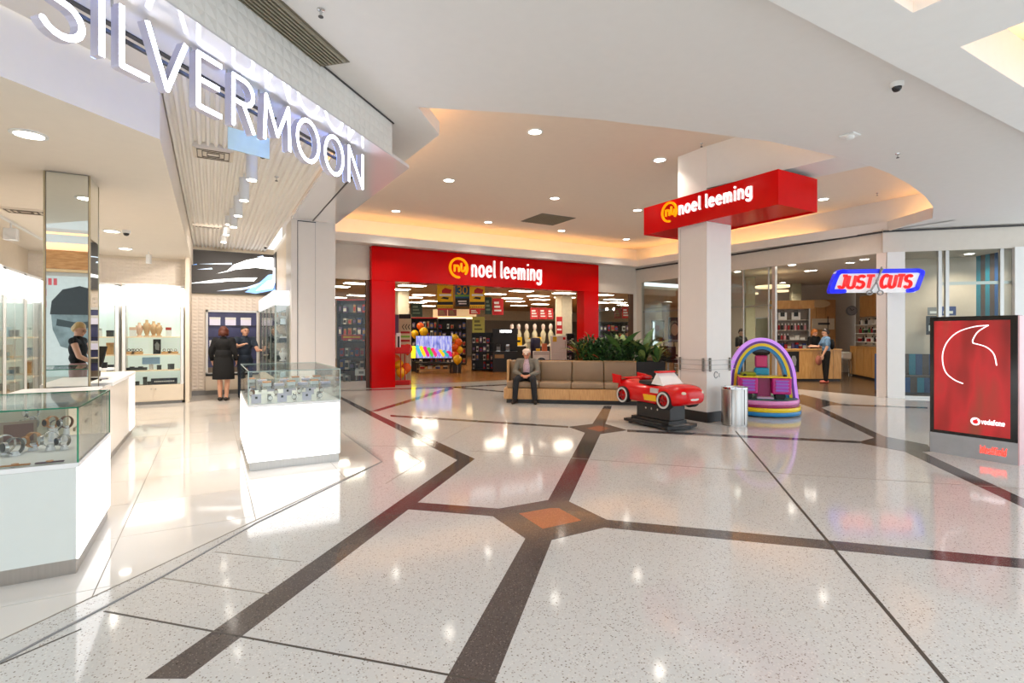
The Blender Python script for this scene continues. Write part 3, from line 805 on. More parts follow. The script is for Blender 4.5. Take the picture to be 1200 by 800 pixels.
def diffuser(px, py, z, label, w_, d_, rot=0):
    u, v = F(px, py, z)
    t = thing('air_diffuser', label, 'air vent', (u, v, z), rot)
    MB().box(-w_ / 2, w_ / 2, -d_ / 2, d_ / 2, -.012, .05).build('diffuser_plate', SHOPC, t)
    DM = M('diffuser_slot', (120, 108, 94), .7)
    for i in range(7):
        f = .46 - i * .06
        mb = MB()
        for (a0, a1, b0, b1) in ((-f, f, -f, -f + .02), (-f, f, f - .02, f), (-f, -f + .02, -f, f), (f - .02, f, -f, f)):
            mb.box(a0 * w_, a1 * w_, b0 * d_, b1 * d_, -.02 - .004 * (i % 2), -.012)
        mb.build('louvre', DM if i % 2 else SHOPC, t)
diffuser(250, 180, 3.645, 'square louvred air vent set in the ribbed ceiling', .42, .42)
diffuser(243, 265, 3.645, 'slim slot air vent at the back of the ribbed ceiling', .5, .12)
diffuser(30, 247, 3.195, 'flat air vent in the cream ceiling left of the mirrored column', .5, .3)
def downlt(px, py, z, label, pw=60):
    u, v = F(px, py, z)
    t = thing('downlight', label, 'downlight', (u, v, z))
    inst('rim', rim, t); inst('lens', lens, t)
    spot((u, v, z - .03), pw, (1, .9, .78), 2.4, .8)
downlt(34, 157, 3.2, 'nearest downlight in the cream ceiling below the blue-white bulkhead', 60)
downlt(131, 270.5, 3.2, 'downlight in the cream ceiling left of the black dome camera', 60)
downlt(147, 291, 3.2, 'small downlight in the cream ceiling in front of the back shelves', 70)
downlt(90, 232, 3.2, 'downlight in the cream ceiling beside the mirrored column', 60)
# track with spotlights along the left shelving
trk = thing('spotlight_track', 'thin white lamp track along the ceiling over the left shelving', 'lamp track', (-2.6, 8.5, 3.2))
MB().box(-.02, .02, -2.8, 3.6, -.03, -.001).build('rail', WHITE, trk)
for k, (v_, lb) in enumerate(((9.4, 'boxy white track spotlight cut by the left picture edge'), (10.5, 'boxy white track spotlight left of the mirrored column'))):
    t = thing('track_spotlight', lb, 'spotlight', (-2.6, v_, 3.17))
    MB().cyl(0, 0, -.08, 0, .012, n=8).build('stem', WHITE, t)
    MB().box(-.08, .08, -.06, .06, -.26, -.08, bev=.01).build('lamp_head', M('lamp_tube', (226, 226, 226)), t)
    spot((-2.6, v_, 2.88), 60, (1, .9, .8), 1.8, .7, aim=(-3.2, v_, 1.2))
u, v = F(175, 296, 3.2)
t = thing('track_spotlight', 'small white cylinder spotlight above the back shelves', 'spotlight', (u, 13.0, 3.2))
MB().cyl(0, 0, -.06, 0, .01, n=8).build('stem', WHITE, t); MB().cyl(0, 0, -.24, -.06, .05, n=14).build('lamp_head', M('lamp_tube', (226, 226, 226)), t)
spot((u, 13.0, 2.9), 50, (1, .9, .8), 1.9, .7, aim=(u, 13.7, 1.2))

# ---- mirrored column
mc = thing('mirror_column', 'square column clad in mirror from counter to cream ceiling', 'column', (-1.31, 7.31, 0))
MB().box(-.18, .18, -.235, .235, 0, 3.195).build('core', M('column_core', (150, 140, 126), .4), mc)
MB().box(-.17, .17, -.243, -.236, .0, 3.19).build('mirror_panel', MIRROR, mc)
MB().box(.181, .188, -.23, .23, .0, 3.19).build('mirror_panel', MIRROR, mc)
for x, y in ((-.184, -.24), (.184, -.24), (.184, .24)):
    MB().box(x - .008, x + .008, y - .008, y + .008, 0, 3.19).build('edge_strip', M('edge_brass', (170, 158, 130), .3, .8), mc)

# ---- near watch case (lower left corner of the picture)
CASEW = M('case_white', (222, 227, 222), .12, var=.01, coat=.3)
CASELIT = M('case_lit_panel', (255, 255, 255), .4, emit=1.5, var=0)
def case(name, label, loc, x0, x1, y0, y1, zb, zt, lit, kick=.1, EDGE=GLASSE):
    """glass topped case; lit: set of faces 'front','right','left' that are back lit panels"""
    t = thing(name, label, 'display case', loc)
    MB().box(x0 + .015, x1 - .015, y0 + .015, y1 - .015, .0, kick).build('plinth', STEEL, t)
    MB().box(x0 + .012, x1 - .012, y0 + .012, y1 - .012, kick, zb - .03).build('body', CASEW, t)
    MB().box(x0, x1, y0, y1, zb - .03, zb).build('deck', WHITE, t)
    g = .012
    MB().box(x0 + g, x1 - g, y0, y0 + .012, kick + .0, zb - .031).build('front_panel', CASELIT if 'front' in lit else CASEW, t)
    MB().box(x1 - .012, x1, y0 + .0, y1, kick, zb - .031).build('side_panel', CASELIT if 'right' in lit else CASEW, t)
    MB().box(x0, x0 + .012, y0 + .0, y1, kick, zb - .031).build('side_panel', CASELIT if 'left' in lit else CASEW, t)
    MB().box(x0 + .004, x1 - .004, y0 + .004, y0 + .012, zb, zt).build('glass_front', GLASSG, t)
    MB().box(x0 + .004, x1 - .004, y1 - .012, y1 - .004, zb, zt).build('glass_back', GLASSG, t)
    MB().box(x1 - .012, x1 - .004, y0 + .012, y1 - .012, zb, zt).build('glass_side', GLASSG, t)
    MB().box(x0 + .004, x0 + .012, y0 + .012, y1 - .012, zb, zt).build('glass_side', GLASSG, t)
    MB().box(x0, x1, y0, y1, zt, zt + .008).build('glass_top', GLASSG, t)
    e_ = .0045
    for (a, b, c_, d_, e0, e1) in ((x0, x1, y0, y0 + 2 * e_, zt, zt + .009), (x0, x1, y1 - 2 * e_, y1, zt, zt + .009), (x1 - 2 * e_, x1, y0, y1, zt, zt + .009), (x0, x0 + 2 * e_, y0, y1, zt, zt + .009),
                                   (x1 - 2 * e_, x1, y0, y0 + 2 * e_, zb, zt), (x0, x0 + 2 * e_, y0, y0 + 2 * e_, zb, zt), (x1 - 2 * e_, x1, y1 - 2 * e_, y1, zb, zt)):
        MB().box(a, b, c_, d_, e0, e1).build('glass_edge', EDGE, t)
    return t
ncase = case('display_case', 'white watch display case with glass top at the lower left picture edge', (-.72, 4.18, 0), -1.9, 0, 0, 1.17, .70, 1.04, {'right'})
# watches standing on the deck
STEELW = M('watch_steel', (176, 172, 168), .25, .9, var=.05)
GOLD = M('rose_gold', (206, 150, 104), .28, .9, var=.03)
DIALB = M('dial_dark', (46, 44, 48), .3); DIALW = M('dial_white', (236, 232, 226), .3)
STRAPS = [STEELW, M('strap_brown', (112, 70, 46), .5), GOLD, M('strap_grey', (120, 116, 112), .5)]
ACRY = M('acrylic_white', (240, 236, 234), .2, var=0)
def watch(base, h, strap, dial, label, face_rot, s=1.0):
    t = thing('watch', label, 'watch', base, face_rot)
    r = .036 * s
    MB().tube([(0, 0, 0), (0, 0, h - r * .6)], [.02 * s, .012 * s], 8).build('stand', ACRY, t)
    ring = [(r * .95 * math.cos(a), 0, h + r * 1.1 * math.sin(a)) for a in [2 * PI * i / 20 for i in range(20)]]
    mb = MB()
    n_ = 20; wv = .012 * s; th = .003 * s
    vs = []
    for i in range(n_):
        a = 2 * PI * i / n_
        for rr, yy in ((r, -wv), (r, wv), (r - th, wv), (r - th, -wv)):
            vs.append((yy, -rr * math.cos(a) * .85, h + rr * math.sin(a)))
    mb.add(vs, [(4 * i + q, 4 * i + (q + 1) % 4, 4 * ((i + 1) % n_) + (q + 1) % 4, 4 * ((i + 1) % n_) + q) for i in range(n_) for q in range(4)])
    mb.build('strap', strap, t, smooth=40)
    def disc(rr, y0, y1, m, nm):
        k = 20; q = MB()
        q.plate([(rr * math.cos(2 * PI * i / k), h + rr * math.sin(2 * PI * i / k)) for i in range(k)], y0, y1)
        q.build(nm, m, t)
    disc(.022 * s, -r * .85 - .009 * s, -r * .85 + .003 * s, STEELW if strap is not GOLD else GOLD, 'watch_case')
    disc(.0175 * s, -r * .85 - .0105 * s, -r * .85 - .008 * s, dial, 'dial')
    return t
WZ = .70
def near_px(px, py, z): u, v = F(px, py, z); return (max(-2.5, min(-.78, u)), max(4.24, min(5.25, v)), z)
for k, (px, py, h, si, di, lb, s) in enumerate([
    (43.7, 512, .21, 0, DIALW, 'steel watch on the tallest stand at the back of the near case', 1.3), (36, 516, .13, 0, DIALB, 'steel watch with wide cuff in front of the tallest stand', 1.5),
    (39, 527, .07, 2, DIALW, 'gold rimmed watch low at the front of the near case', 1.5), (59, 527, .075, 0, DIALW, 'steel watch with white dial facing out at the case centre', 1.5),
    (61, 516, .14, 2, DIALB, 'rose gold watch on a mid height stand at the case centre', 1.3), (78, 516, .14, 1, DIALB, 'brown strap watch on a stand beside the right glass pane', 1.3),
    (70, 510, .1, 3, DIALW, 'grey strap watch behind the rose gold one', 1.2), (75, 526, .06, 0, DIALB, 'small steel watch low near the right glass corner', 1.2),
    (6, 532, .07, 0, DIALB, 'dark chunky steel watch at the left picture edge', 1.7), (17, 533, .06, 3, DIALB, 'second chunky watch, just right of the dark one at the picture edge', 1.6)]):
    b = near_px(px, py, WZ)
    watch((b[0], b[1], WZ), h, STRAPS[si], di, lb, rad(-48 + R.uniform(-20, 20)) + PI * 0, s)
b = near_px(20, 524, WZ)
t = thing('picture_stand', 'small brown framed card standing tilted in the near watch case', 'frame', (b[0] - .02, b[1] + .12, WZ), rad(15))
MB().box(-.1, .1, 0, .012, 0, .17, bev=.003).build('frame', M('frame_taupe', (150, 130, 110), .4), t)
MB().box(-.08, .08, -.003, 0, .02, .15).build('card', M('card_brown', (120, 86, 74), .5), t)
b = near_px(52, 535, WZ)
for k, (dx, m_, lb) in enumerate(((-.14, GOLD, 'flat gold bracelet lying at the front edge of the near case'), (.02, M('strap_plum', (92, 70, 84), .5), 'flat dark plum bracelet lying right of the gold one'))):
    t = thing('bracelet', lb, 'bracelet', (b[0] + dx + .06, 4.23, WZ + .006))
    MB().box(-.07, .07, -.012, .012, 0, .008, bev=.003).build('strap', m_, t)
    MB().cyl(0, 0, .008, .014, .018, n=14).build('clasp', GOLD, t)
t = thing('ring_block', 'white jewellery block at the front left of the near case', 'display block', (b[0] - .22, 4.25, WZ))
MB().box(-.04, .04, -.03, .03, 0, .05, bev=.006).build('block', ACRY, t); MB().box(-.02, .02, -.032, -.03, .012, .03).build('card', GOLD, t)
# ---- cream drawer cabinet behind the near case and the till counter
CRM = M('counter_cream', (236, 222, 202), .25, var=.01)
t = thing('drawer_cabinet', 'cream drawer cabinet behind the near watch case', 'cabinet', (-1.03, 5.5, 0))
MB().box(-.6, 0, 0, 1.5, .08, .93).build('carcass', CRM, t); MB().box(-.57, -.03, .03, 1.47, 0, .08).build('plinth', STEEL, t)
for j in range(3):
    for i in range(2):
        f = MB().box(0, .014, .03 + j * .48, .48 + j * .48, .1 + i * .41, .49 + i * .41).build('drawer', CRM, t)
        MB().box(.014, .03, .18 + j * .48, .32 + j * .48, .27 + i * .41, .30 + i * .41, bev=.004).build('handle', M('handle_taupe', (150, 134, 116), .35, .5), f)
MB().box(-.62, .02, -.0, 1.52, .93, .95).build('worktop', WHITE, t)
ct = thing('service_counter', 'long white service counter running back past the mirrored column', 'counter', (-1.03, 7.62, 0))
MB().box(-.6, 0, 0, 2.2, .1, .9).build('body', M('counter_white', (240, 234, 226), .15, var=.01), ct)
MB().box(-.58, -.02, .02, 2.18, 0, .1).build('plinth', STEEL, ct)
MB().prism([(-.62, 0), (.03, 0), (.03, 2.12), (-.02, 2.24), (-.62, 2.24)], .9, .94).build('worktop', WHITE, ct)
MB().box(.001, .012, 1.7, 2.2, .1, .9).build('end_panel', M('panel_lit_soft', (255, 255, 255), .3, emit=.5), ct)
ft = thing('counter_panel', 'white front panel of the counter in front of the mirrored column', 'counter panel', (-1.03, 7.04, 0))
MB().box(-.02, .012, .02, .56, .1, .92).build('panel', M('counter_white', (240, 234, 226)), ft); MB().box(-.02, .0, .02, .56, 0, .1).build('plinth', STEEL, ft)
k_ = MB()
b = D(121.5, 7.6)
t = thing('till_screen', 'dark tilted till screen on the white service counter', 'screen', (-1.28, 7.95, .94), rad(-30))
MB().box(-.1, .1, -.08, .08, 0, .02, bev=.005).build('base', DGREY, t); MB().tube([(0, .03, .02), (0, .05, .2)], .018).build('neck', DGREY, t)
mb = MB().box(-.15, .15, -.012, .012, 0, .26, bev=.005)
s_ = mb.build('display', BLACK, t, (0, .02, .17)); s_.rotation_euler = (rad(-18), 0, 0)
t = thing('round_tray', 'small raised round tray with black items on the service counter', 'tray', (-1.3, 8.55, .94))
MB().cyl(0, 0, 0, .1, .05, n=14).build('foot', CHROME, t); MB().cyl(0, 0, .1, .125, .2, n=24).build('top', WHITE, t)
for k in range(3): MB().box(-.12 + k * .09, -.06 + k * .09, -.03, .03, .125, .16 + .02 * k, bev=.004).build('item', BLACK, t)
t = thing('paper_bag', 'grey card holder lying on the counter edge by the till', 'card holder', (-1.25, 8.2, .94), rad(20))
MB().box(-.12, .12, -.05, .05, 0, .012).build('base', DGREY, t); MB().box(-.1, .1, -.04, .04, .012, .03).build('card', WHITE, t)

# ---- lit shelving units
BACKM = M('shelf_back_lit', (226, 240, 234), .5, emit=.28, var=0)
def shelf_unit(label, loc, rot, w_, shelves=(.42, .74, 1.08, 1.46), hdr=(2.12, 2.52), d_=.4):
    t = thing('shelving_unit', label, 'shelving', loc, rot)
    MB().box(0, w_, 0, d_, .07, .42).build('base_cabinet', CRM, t)
    MB().box(.03, w_ - .03, .03, d_, 0, .07).build('plinth', MGREY, t)
    nd = 2 if w_ > .8 else 1
    for i in range(nd):
        f = MB().box(.02 + i * w_ / nd, (i + 1) * w_ / nd - .01, -.014, 0, .09, .40).build('door', CRM, t)
        MB().cyl(w_ / 2 + (-.04 if i == 0 else .04), -.022, .33, .345, .01, n=8).build('knob', STEEL, f)
    MB().box(0, .06, 0, d_, .42, 2.55).build('side_post', WHITE, t); MB().box(w_ - .06, w_, 0, d_, .42, 2.55).build('side_post', WHITE, t)
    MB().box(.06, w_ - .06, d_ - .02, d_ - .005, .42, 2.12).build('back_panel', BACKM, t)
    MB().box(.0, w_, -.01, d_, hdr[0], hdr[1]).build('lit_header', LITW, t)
    MB().box(0, w_, 0, d_, 2.52, 2.57).build('top_board', WHITE, t)
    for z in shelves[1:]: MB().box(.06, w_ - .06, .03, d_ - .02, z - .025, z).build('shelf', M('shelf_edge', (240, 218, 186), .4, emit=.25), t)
    MB().box(.065, w_ * .5 - .004, .008, .014, .44, 2.1).build('glass_door', GLASSG, t); MB().box(w_ * .5 + .004, w_ - .065, .0, .006, .44, 2.1).build('glass_door', GLASSG, t)
    MB().box(.055, .065, .0, .014, .43, 2.11).build('door_frame', ALU, t); MB().box(w_ - .065, w_ - .055, .0, .014, .43, 2.11).build('door_frame', ALU, t)
    return t
VS = 13.5
xa, xb = onv(VS, 143)[0], -.53
main_unit = shelf_unit('lit glass fronted shelving unit at the back with watch boxes and busts', (xa, VS, 0), 0, xb - xa)
xc, xd = onv(VS, 114)[0], onv(VS, 137)[0]
shelf_unit('narrow lit shelving unit between mirrored column and back shelving', (xa - 1.0, VS, 0), 0, .94)
shelf_unit('lit shelving unit in the far left corner beside the mirrored column', (xa - 1.0 - .96, VS, 0), 0, .94)
UL = -3.2
for k, v_ in enumerate((12.0, 10.95, 9.9)):
    shelf_unit(['lit side wall shelving unit nearest the back corner', 'lit side wall shelving unit at the left picture edge', 'lit side wall shelving unit just outside the left edge'][k], (UL + .42, v_, 0), rad(90), 1.02)
# shelf goods of the main unit
def bust(loc, label, m_, h=.26, rot=0):
    t = thing('jewellery_bust', label, 'jewellery stand', loc, rot)
    MB().lathe([(.06, 0), (.06, .012), (.03, .03)], n=14).build('foot', m_, t, smooth=40)
    MB().lathe([(.03, .03), (.055, h * .35), (.075, h * .6), (.045, h * .78), (.028, h * .85), (.026, h)], n=14).build('torso', m_, t, smooth=60)
    MB().tube([(.055 * math.cos(a), -.03 - .05 * abs(math.sin(a)) * .6, h * (.8 - .28 * math.sin(a))) for a in [PI * i / 10 for i in range(11)]], .005, 6).build('necklace', GOLD, t)
def gbox(name, label, cat, loc, s, m_, m2, rot=0, group=None):
    t = thing(name, label, cat, loc, rot, group)
    MB().box(-s[0] / 2, s[0] / 2, -s[1] / 2, s[1] / 2, 0, s[2] * .7, bev=.004).build('box_base', m_, t)
    MB().box(-s[0] / 2 - .002, s[0] / 2 + .002, -s[1] / 2 - .002, s[1] / 2 + .002, s[2] * .7, s[2], bev=.004).build('lid', m2, t)
    return t
sv = [.42, .74, 1.08, 1.46]
VV = VS + .17
def su(px): return onv(VV, px)[0]
PINKC = M('skin_card', (232, 196, 170), .5); ORC = M('orange_tray', (222, 170, 110), .4); NAVY = M('navy_block', (34, 42, 60), .4); CHAR = M('charcoal_box', (64, 70, 68), .5); BLUEB = M('pale_blue_box', (150, 186, 222), .5)
gbox('gift_box', 'cream card box with dark motif on the top back shelf, left', 'box', (su(156), VV, sv[3]), (.12, .1, .2), WHITE, PINKC)
bust((su(163), VV + .05, sv[3]), 'slim pink jewellery bust left of centre on the top back shelf', PINKC, .3)
for k, px in enumerate((172, 180, 186)): bust((su(px), VV, sv[3]), 'gold toned jewellery bust on the top back shelf, %s of three' % ('left', 'middle', 'right')[k], M('bust_gold', (216, 176, 132), .4), .36 - .03 * k)
gbox('gift_box', 'white box with a red motif on the top back shelf, right', 'box', (su(197.5), VV, sv[3]), (.1, .1, .2), WHITE, M('red_motif', (190, 70, 56), .5))
for k, px in enumerate((151, 161)):
    t = thing('watch_tray', 'amber tray of watches on the second back shelf, %s' % ('far left', 'second from left')[k], 'tray', (su(px), VV, sv[2]))
    MB().box(-.1, .1, -.07, .07, 0, .06, bev=.004).build('tray', ORC, t)
    for q in range(3): MB().tube([(-.06 + .06 * q + .025 * math.cos(a), 0, .09 + .025 * math.sin(a)) for a in [2 * PI * i / 12 for i in range(12)]], .008, 6, closed=True).build('watch', STEELW, t)
for k, px in enumerate((195, 203)):
    t = thing('watch_tray', 'amber tray of watches on the second back shelf, %s' % ('second from right', 'far right')[k], 'tray', (su(px), VV, sv[2]))
    MB().box(-.09, .09, -.07, .07, 0, .05, bev=.004).build('tray', ORC, t)
    for q in range(2): MB().tube([(-.04 + .08 * q + .025 * math.cos(a), 0, .08 + .025 * math.sin(a)) for a in [2 * PI * i / 12 for i in range(12)]], .008, 6, closed=True).build('watch', STEELW, t)
t = thing('show_card', 'tall dark picture card on the second back shelf', 'show card', (su(184), VV, sv[2]))
MB().box(-.07, .07, -.01, .01, 0, .32).build('card', BLACK, t); MB().plate([(-.03, .1), (.04, .08), (.05, .2), (0, .27), (-.04, .2)], -.013, -.01).build('picture', MGREY, t)
t = thing('show_card', 'pale blue tilted card on the third back shelf', 'show card', (su(177), VV, sv[1] + .0))
MB().box(-.16, .16, .02, .04, .12, .27, bev=.004).build('card', BLUEB, t); MB().box(-.04, .04, .03, .05, 0, .13).build('stand', CHROME, t)
for k, px in enumerate((150, 155, 160, 165, 170)):
    gbox('ring_box', 'small dark box in the row on the third back shelf, %s from left' % ORD[k], 'box', (su(px), VV - .03, sv[1]), (.08, .08, .06 + .02 * (k % 2)), CHAR if k else BLACK, NAVY)
gbox('ring_box', 'single green-grey box right of centre on the third back shelf', 'box', (su(186.5), VV, sv[1]), (.08, .07, .1), CHAR, CHAR)
gbox('ring_box', 'larger green-grey box at the right end of the third back shelf', 'box', (su(200.5), VV, sv[1]), (.12, .08, .12), CHAR, CHAR)
for k, px in enumerate((155, 161, 170, 175)):
    gbox('ring_box', 'dark box on the bottom back shelf, %s from left' % ORD[k], 'box', (su(px), VV, sv[0]), (.07, .07, (.12, .08, .17, .07)[k]), CHAR, BLACK)
t = thing('name_block', 'long navy block with white print on the bottom back shelf', 'sign block', (su(192.5), VV, sv[0]))
MB().box(-.24, .24, -.02, .02, 0, .13, bev=.004).build('block', NAVY, t)
for q in range(11): MB().box(-.18 + q * .034, -.155 + q * .034, -.023, -.02, .05, .075).build('print', WHITE, t)
# goods on the other shelves, seen small through glass
protos = []
for k in range(4):
    t = thing('gift_box', 'tmp', 'box', (0, 0, -5)); protos.append(t)
    m_ = (CHAR, WHITE, BLUEB, ORC)[k]
    MB().box(-.06, .06, -.05, .05, 0, .09 + .04 * k).build('box_base', m_, t); MB().box(-.062, .062, -.052, .052, .09 + .04 * k, .13 + .04 * k).build('lid', (NAVY, CHROME, WHITE, GOLD)[k], t)
first = [True] * 4
def put(k, loc, label, rot=0):
    if first[k]:
        o = protos[k]; first[k] = False; o.location = loc; o.rotation_euler = (0, 0, rot); o['label'] = label; return
    copy_thing(protos[k], loc, rot, label)
nm = ('dark lidded box', 'white box with silver lid', 'pale blue box', 'amber box with gold lid')
shn = ('bottom', 'third', 'second', 'top')
bpy.context.view_layer.update()
for (nmu, fx) in (('narrow unit beside the mirrored column', lambda i: (xa - 1.0 + .18 + i * .2, VV)), ('far left corner unit', lambda i: (xa - 1.96 + .18 + i * .2, VV)),
                  ('side wall unit nearest the corner', lambda i: (UL + .25, 12.18 + i * .22)), ('side wall unit at the picture edge', lambda i: (UL + .25, 11.13 + i * .22))):
    for si in range(4):
        for i in range(4):
            if (si + i) % 4 == 3: continue
            k = R.randrange(4); x, y = fx(i)
            put(k, (x, y, sv[si] + .001), '%s, %s shelf, %s, place %s' % (nm[k], shn[si], nmu, ORD[i]))

# ---- video screens
SCRD = M('screen_dark', (40, 36, 32), .45, emit=.25, ecol=(60, 52, 46), var=0)
SCRW = M('screen_streak', (255, 255, 255), .5, emit=1.6, var=0)
SCRB = M('screen_blue', (120, 160, 214), .2, emit=1.1, var=0)
SCRP = M('screen_pale', (190, 206, 226), .2, emit=1.0, var=0)
a = HV(14.9, 219, 291.5); b = HV(14.9, 328.5, 346.5)
tv = thing('video_screen', 'large dark wall screen showing white and blue light streaks', 'screen', (a[0], 14.9, b[2]))
W_, H_ = b[0] - a[0], a[2] - b[2]
MB().box(0, W_, 0, .09, 0, H_).build('frame', M('bezel_grey', (70, 66, 62), .4), tv)
MB().box(.025, W_ - .03, -.006, 0, .025, H_ - .025).build('display', SCRD, tv)
def streaks(par, W_, H_, L):
    for poly, m_ in L: MB().plate([(p[0] * W_, p[1] * H_) for p in poly], -.009, -.006).build('screen_image', m_, par)
streaks(tv, W_, H_, [
    ([(.30, .47), (.45, .57), (.72, .66), (.985, .62), (.985, .93), (.80, .93), (.62, .83), (.48, .70), (.40, .52)], SCRW),
    ([(.10, .54), (.25, .60), (.26, .565)], SCRP), ([(.12, .67), (.46, .74), (.46, .70)], SCRP), ([(.02, .63), (.10, .67), (.10, .65)], SCRB),
    ([(.02, .21), (.30, .33), (.58, .40), (.74, .42), (.70, .33), (.45, .31), (.30, .26)], SCRW),
    ([(.30, .06), (.62, .18), (.80, .33), (.72, .18), (.55, .10)], SCRP),
    ([(.60, .06), (.72, .03), (.985, .16), (.985, .56), (.86, .50), (.76, .30)], SCRB),
    ([(.72, .10), (.985, .20), (.985, .42), (.85, .36)], SCRW), ([(.73, .92), (.80, .97), (.82, .91)], SCRP),
    ([(.66, .50), (.80, .58), (.985, .60), (.985, .56), (.84, .50), (.74, .44)], SCRD)])
va, vb = 14.9, 14.3
t = thing('video_screen', 'narrow side wall screen beside the large dark one', 'screen', (1.4, va, b[2]), rad(-90))
W2 = va - vb
MB().box(0, W2, 0, .019, -.12, H_).build('frame', M('bezel_grey', (70, 66, 62)), t); MB().box(.03, W2 - .03, -.006, 0, -.09, H_ - .03).build('display', SCRD, t)
streaks(t, W2, H_, [([(.05, .2), (.95, .3), (.95, .62), (.05, .66)], SCRW), ([(.05, .02), (.95, .02), (.95, .12), (.3, .14)], SCRB)])
# ---- blue lit watch wall in the back wall
a = HV(14.93, 241, 363); b = HV(14.93, 303, 437)
W_, H_ = b[0] - a[0], a[2] - b[2]
dw = thing('display_wall', 'white framed blue lit watch display set in the back wall', 'display', (a[0], 14.93, b[2]))
for (x0, x1, z0, z1) in ((0, .05, 0, H_), (W_ - .05, W_, 0, H_), (0, W_, H_ - .05, H_), (0, W_, 0, .05)): MB().box(x0, x1, -.06, .0, z0, z1).build('frame', WHITE, dw)
MB().box(.05, W_ - .05, .0, .03, .05, H_ - .05).build('back_panel', M('blue_lit', (66, 68, 104), .4, emit=.1, var=.35, scale=2.2), dw)
for z in (.3, .55, .8, 1.05): MB().box(.05, W_ - .05, -.05, 0, z * H_ / 1.4, z * H_ / 1.4 + .02).build('shelf', M('shelf_dark', (60, 56, 70), .4), dw)
MB().box(.05, W_ - .05, -.05, 0, .05, .18).build('drawer_front', M('drawer_taupe', (120, 106, 92), .5), dw)
MB().box(0, W_, -.09, -.0, -.02, .02).build('ledge', BLACK, dw)
for r_ in range(2):
    for c_ in range(3):
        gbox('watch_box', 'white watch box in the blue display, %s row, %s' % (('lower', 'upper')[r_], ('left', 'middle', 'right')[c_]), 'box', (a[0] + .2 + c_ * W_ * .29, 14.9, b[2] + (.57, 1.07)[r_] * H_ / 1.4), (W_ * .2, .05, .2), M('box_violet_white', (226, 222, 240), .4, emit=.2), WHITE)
for c_ in range(4):
    gbox('watch_box', 'dark watch cushion on the low shelf of the blue display, %s from left' % ORD[c_], 'box', (a[0] + .18 + c_ * W_ * .2, 14.9, b[2] + .32 * H_ / 1.4), (W_ * .13, .05, .12), CHAR, CREAM)
t = thing('base_drawers', 'cream drawer base below the blue watch display', 'cabinet', (a[0], 14.86, 0))
MB().box(0, W_, 0, .12, .12, b[2] - .03).build('carcass', CRM, t)
for i in range(2): MB().box(.02 + i * W_ / 2, (i + 1) * W_ / 2 - .02, -.014, 0, .15, b[2] - .06).build('drawer', CRM, t)
# ---- tall glass cabinets along the side wall
gc = thing('glass_cabinet', 'tall glass cabinet with lit white header beside the white pier', 'cabinet', (1.0, 10.4, 0))
GW, GD = .39, 3.4
MB().box(0, GW, 0, GD, 0, .7).build('base', CRM, gc)
MB().box(-.02, GW, -.02, GD, 2.04, 2.31).build('lit_header', M('header_soft', (246, 250, 255), .4, emit=.35), gc)
for i in range(5): MB().box(0, .03, i * (GD - .03) / 4, i * (GD - .03) / 4 + .03, .7, 2.04).build('corner_post', M('post_grey', (150, 156, 146), .3, .6), gc)
MB().box(.005, .011, .03, GD - .03, .7, 2.04).build('glass_front', GLASSG, gc); MB().box(.03, GW, .005, .011, .7, 2.04).build('glass_end', GLASSG, gc)
for z in (1.0, 1.34, 1.68): MB().box(.012, GW - .02, .02, GD - .02, z, z + .01).build('glass_shelf', GLASSG, gc)
MB().box(GW - .015, GW, .02, GD, .7, 2.04).build('back_panel', M('mirror_back', (150, 160, 150), .15, .7), gc)
k = 0
for si, z in enumerate((.70, 1.01, 1.35, 1.69)):
    for i in range(6):
        k += 1
        loc = (1.0 + .16, 10.4 + .22 + i * .55, z + .001)
        lb = 'in tall glass cabinet, %s shelf from bottom, %s along' % (ORD[si], ORD[i])
        if (i + si) % 3 == 0: gbox('glass_vase', 'silver lidded box ' + lb, 'box', loc, (.1, .1, .16), STEELW, WHITE)
        elif (i + si) % 3 == 1: bust(loc, 'white jewellery bust ' + lb, ACRY, .24, rad(-90))
        else: gbox('gift_box', 'dark lidded box ' + lb, 'box', loc, (.12, .14, .12), CHAR, ACRY)
# ---- free standing lit case in the middle of the shop
fc = case('display_case', 'free standing white lit jewellery case in the centre of the shop front', (.345, 6.36, 0), 0, .98, 0, 1.7, .73, 1.09, {'front', 'left'}, .1, M('pale_glass_edge', (186, 206, 200), .2, var=0))
MB().box(.05, .93, .1, 1.6, .88, .888).build('glass_shelf', GLASSG, fc)
CARD = M('lilac_card', (214, 208, 222), .5); 
k = 0
for row in range(5):
    for i in range(7):
        if (row * 6 + i) % 7 == 6: continue
        x = .345 + .09 + i * .133; y = 6.36 + .12 + row * .32; z = .731 if row % 2 == 0 else .889
        lb = 'in free standing case, %s row, %s from left' % (ORD[row], ORD[i])
        q = (row + i * 2) % 4
        if q == 0:
            t = thing('jewellery_card', 'lilac jewellery card ' + lb, 'jewellery card', (x, y, z)); MB().box(-.05, .05, 0, .012, 0, .1).build('card', CARD, t); MB().box(-.012, .012, -.004, 0, .05, .075).build('pendant', BLACK, t)
        elif q == 1:
            t = thing('ring_tray', 'pale ring tray ' + lb, 'tray', (x, y, z)); MB().box(-.055, .055, -.05, .05, 0, .03, bev=.004).build('tray', CARD, t)
            for s in range(3): MB().tube([(-.03 + .03 * s + .01 * math.cos(a_), 0, .038 + .01 * math.sin(a_)) for a_ in [2 * PI * w_ / 8 for w_ in range(8)]], .003, 5, closed=True).build('ring', GOLD if s else STEELW, t)
        elif q == 2: watch((x, y, z), .055, STEELW if i % 2 else STRAPS[1], DIALB if row % 2 else DIALW, 'watch on a low stand ' + lb, rad(R.uniform(-30, 10)), 1.2)
        else: gbox('ring_box', 'small white box with gold lid ' + lb, 'box', (x, y, z), (.09, .08, .06), WHITE, GOLD)
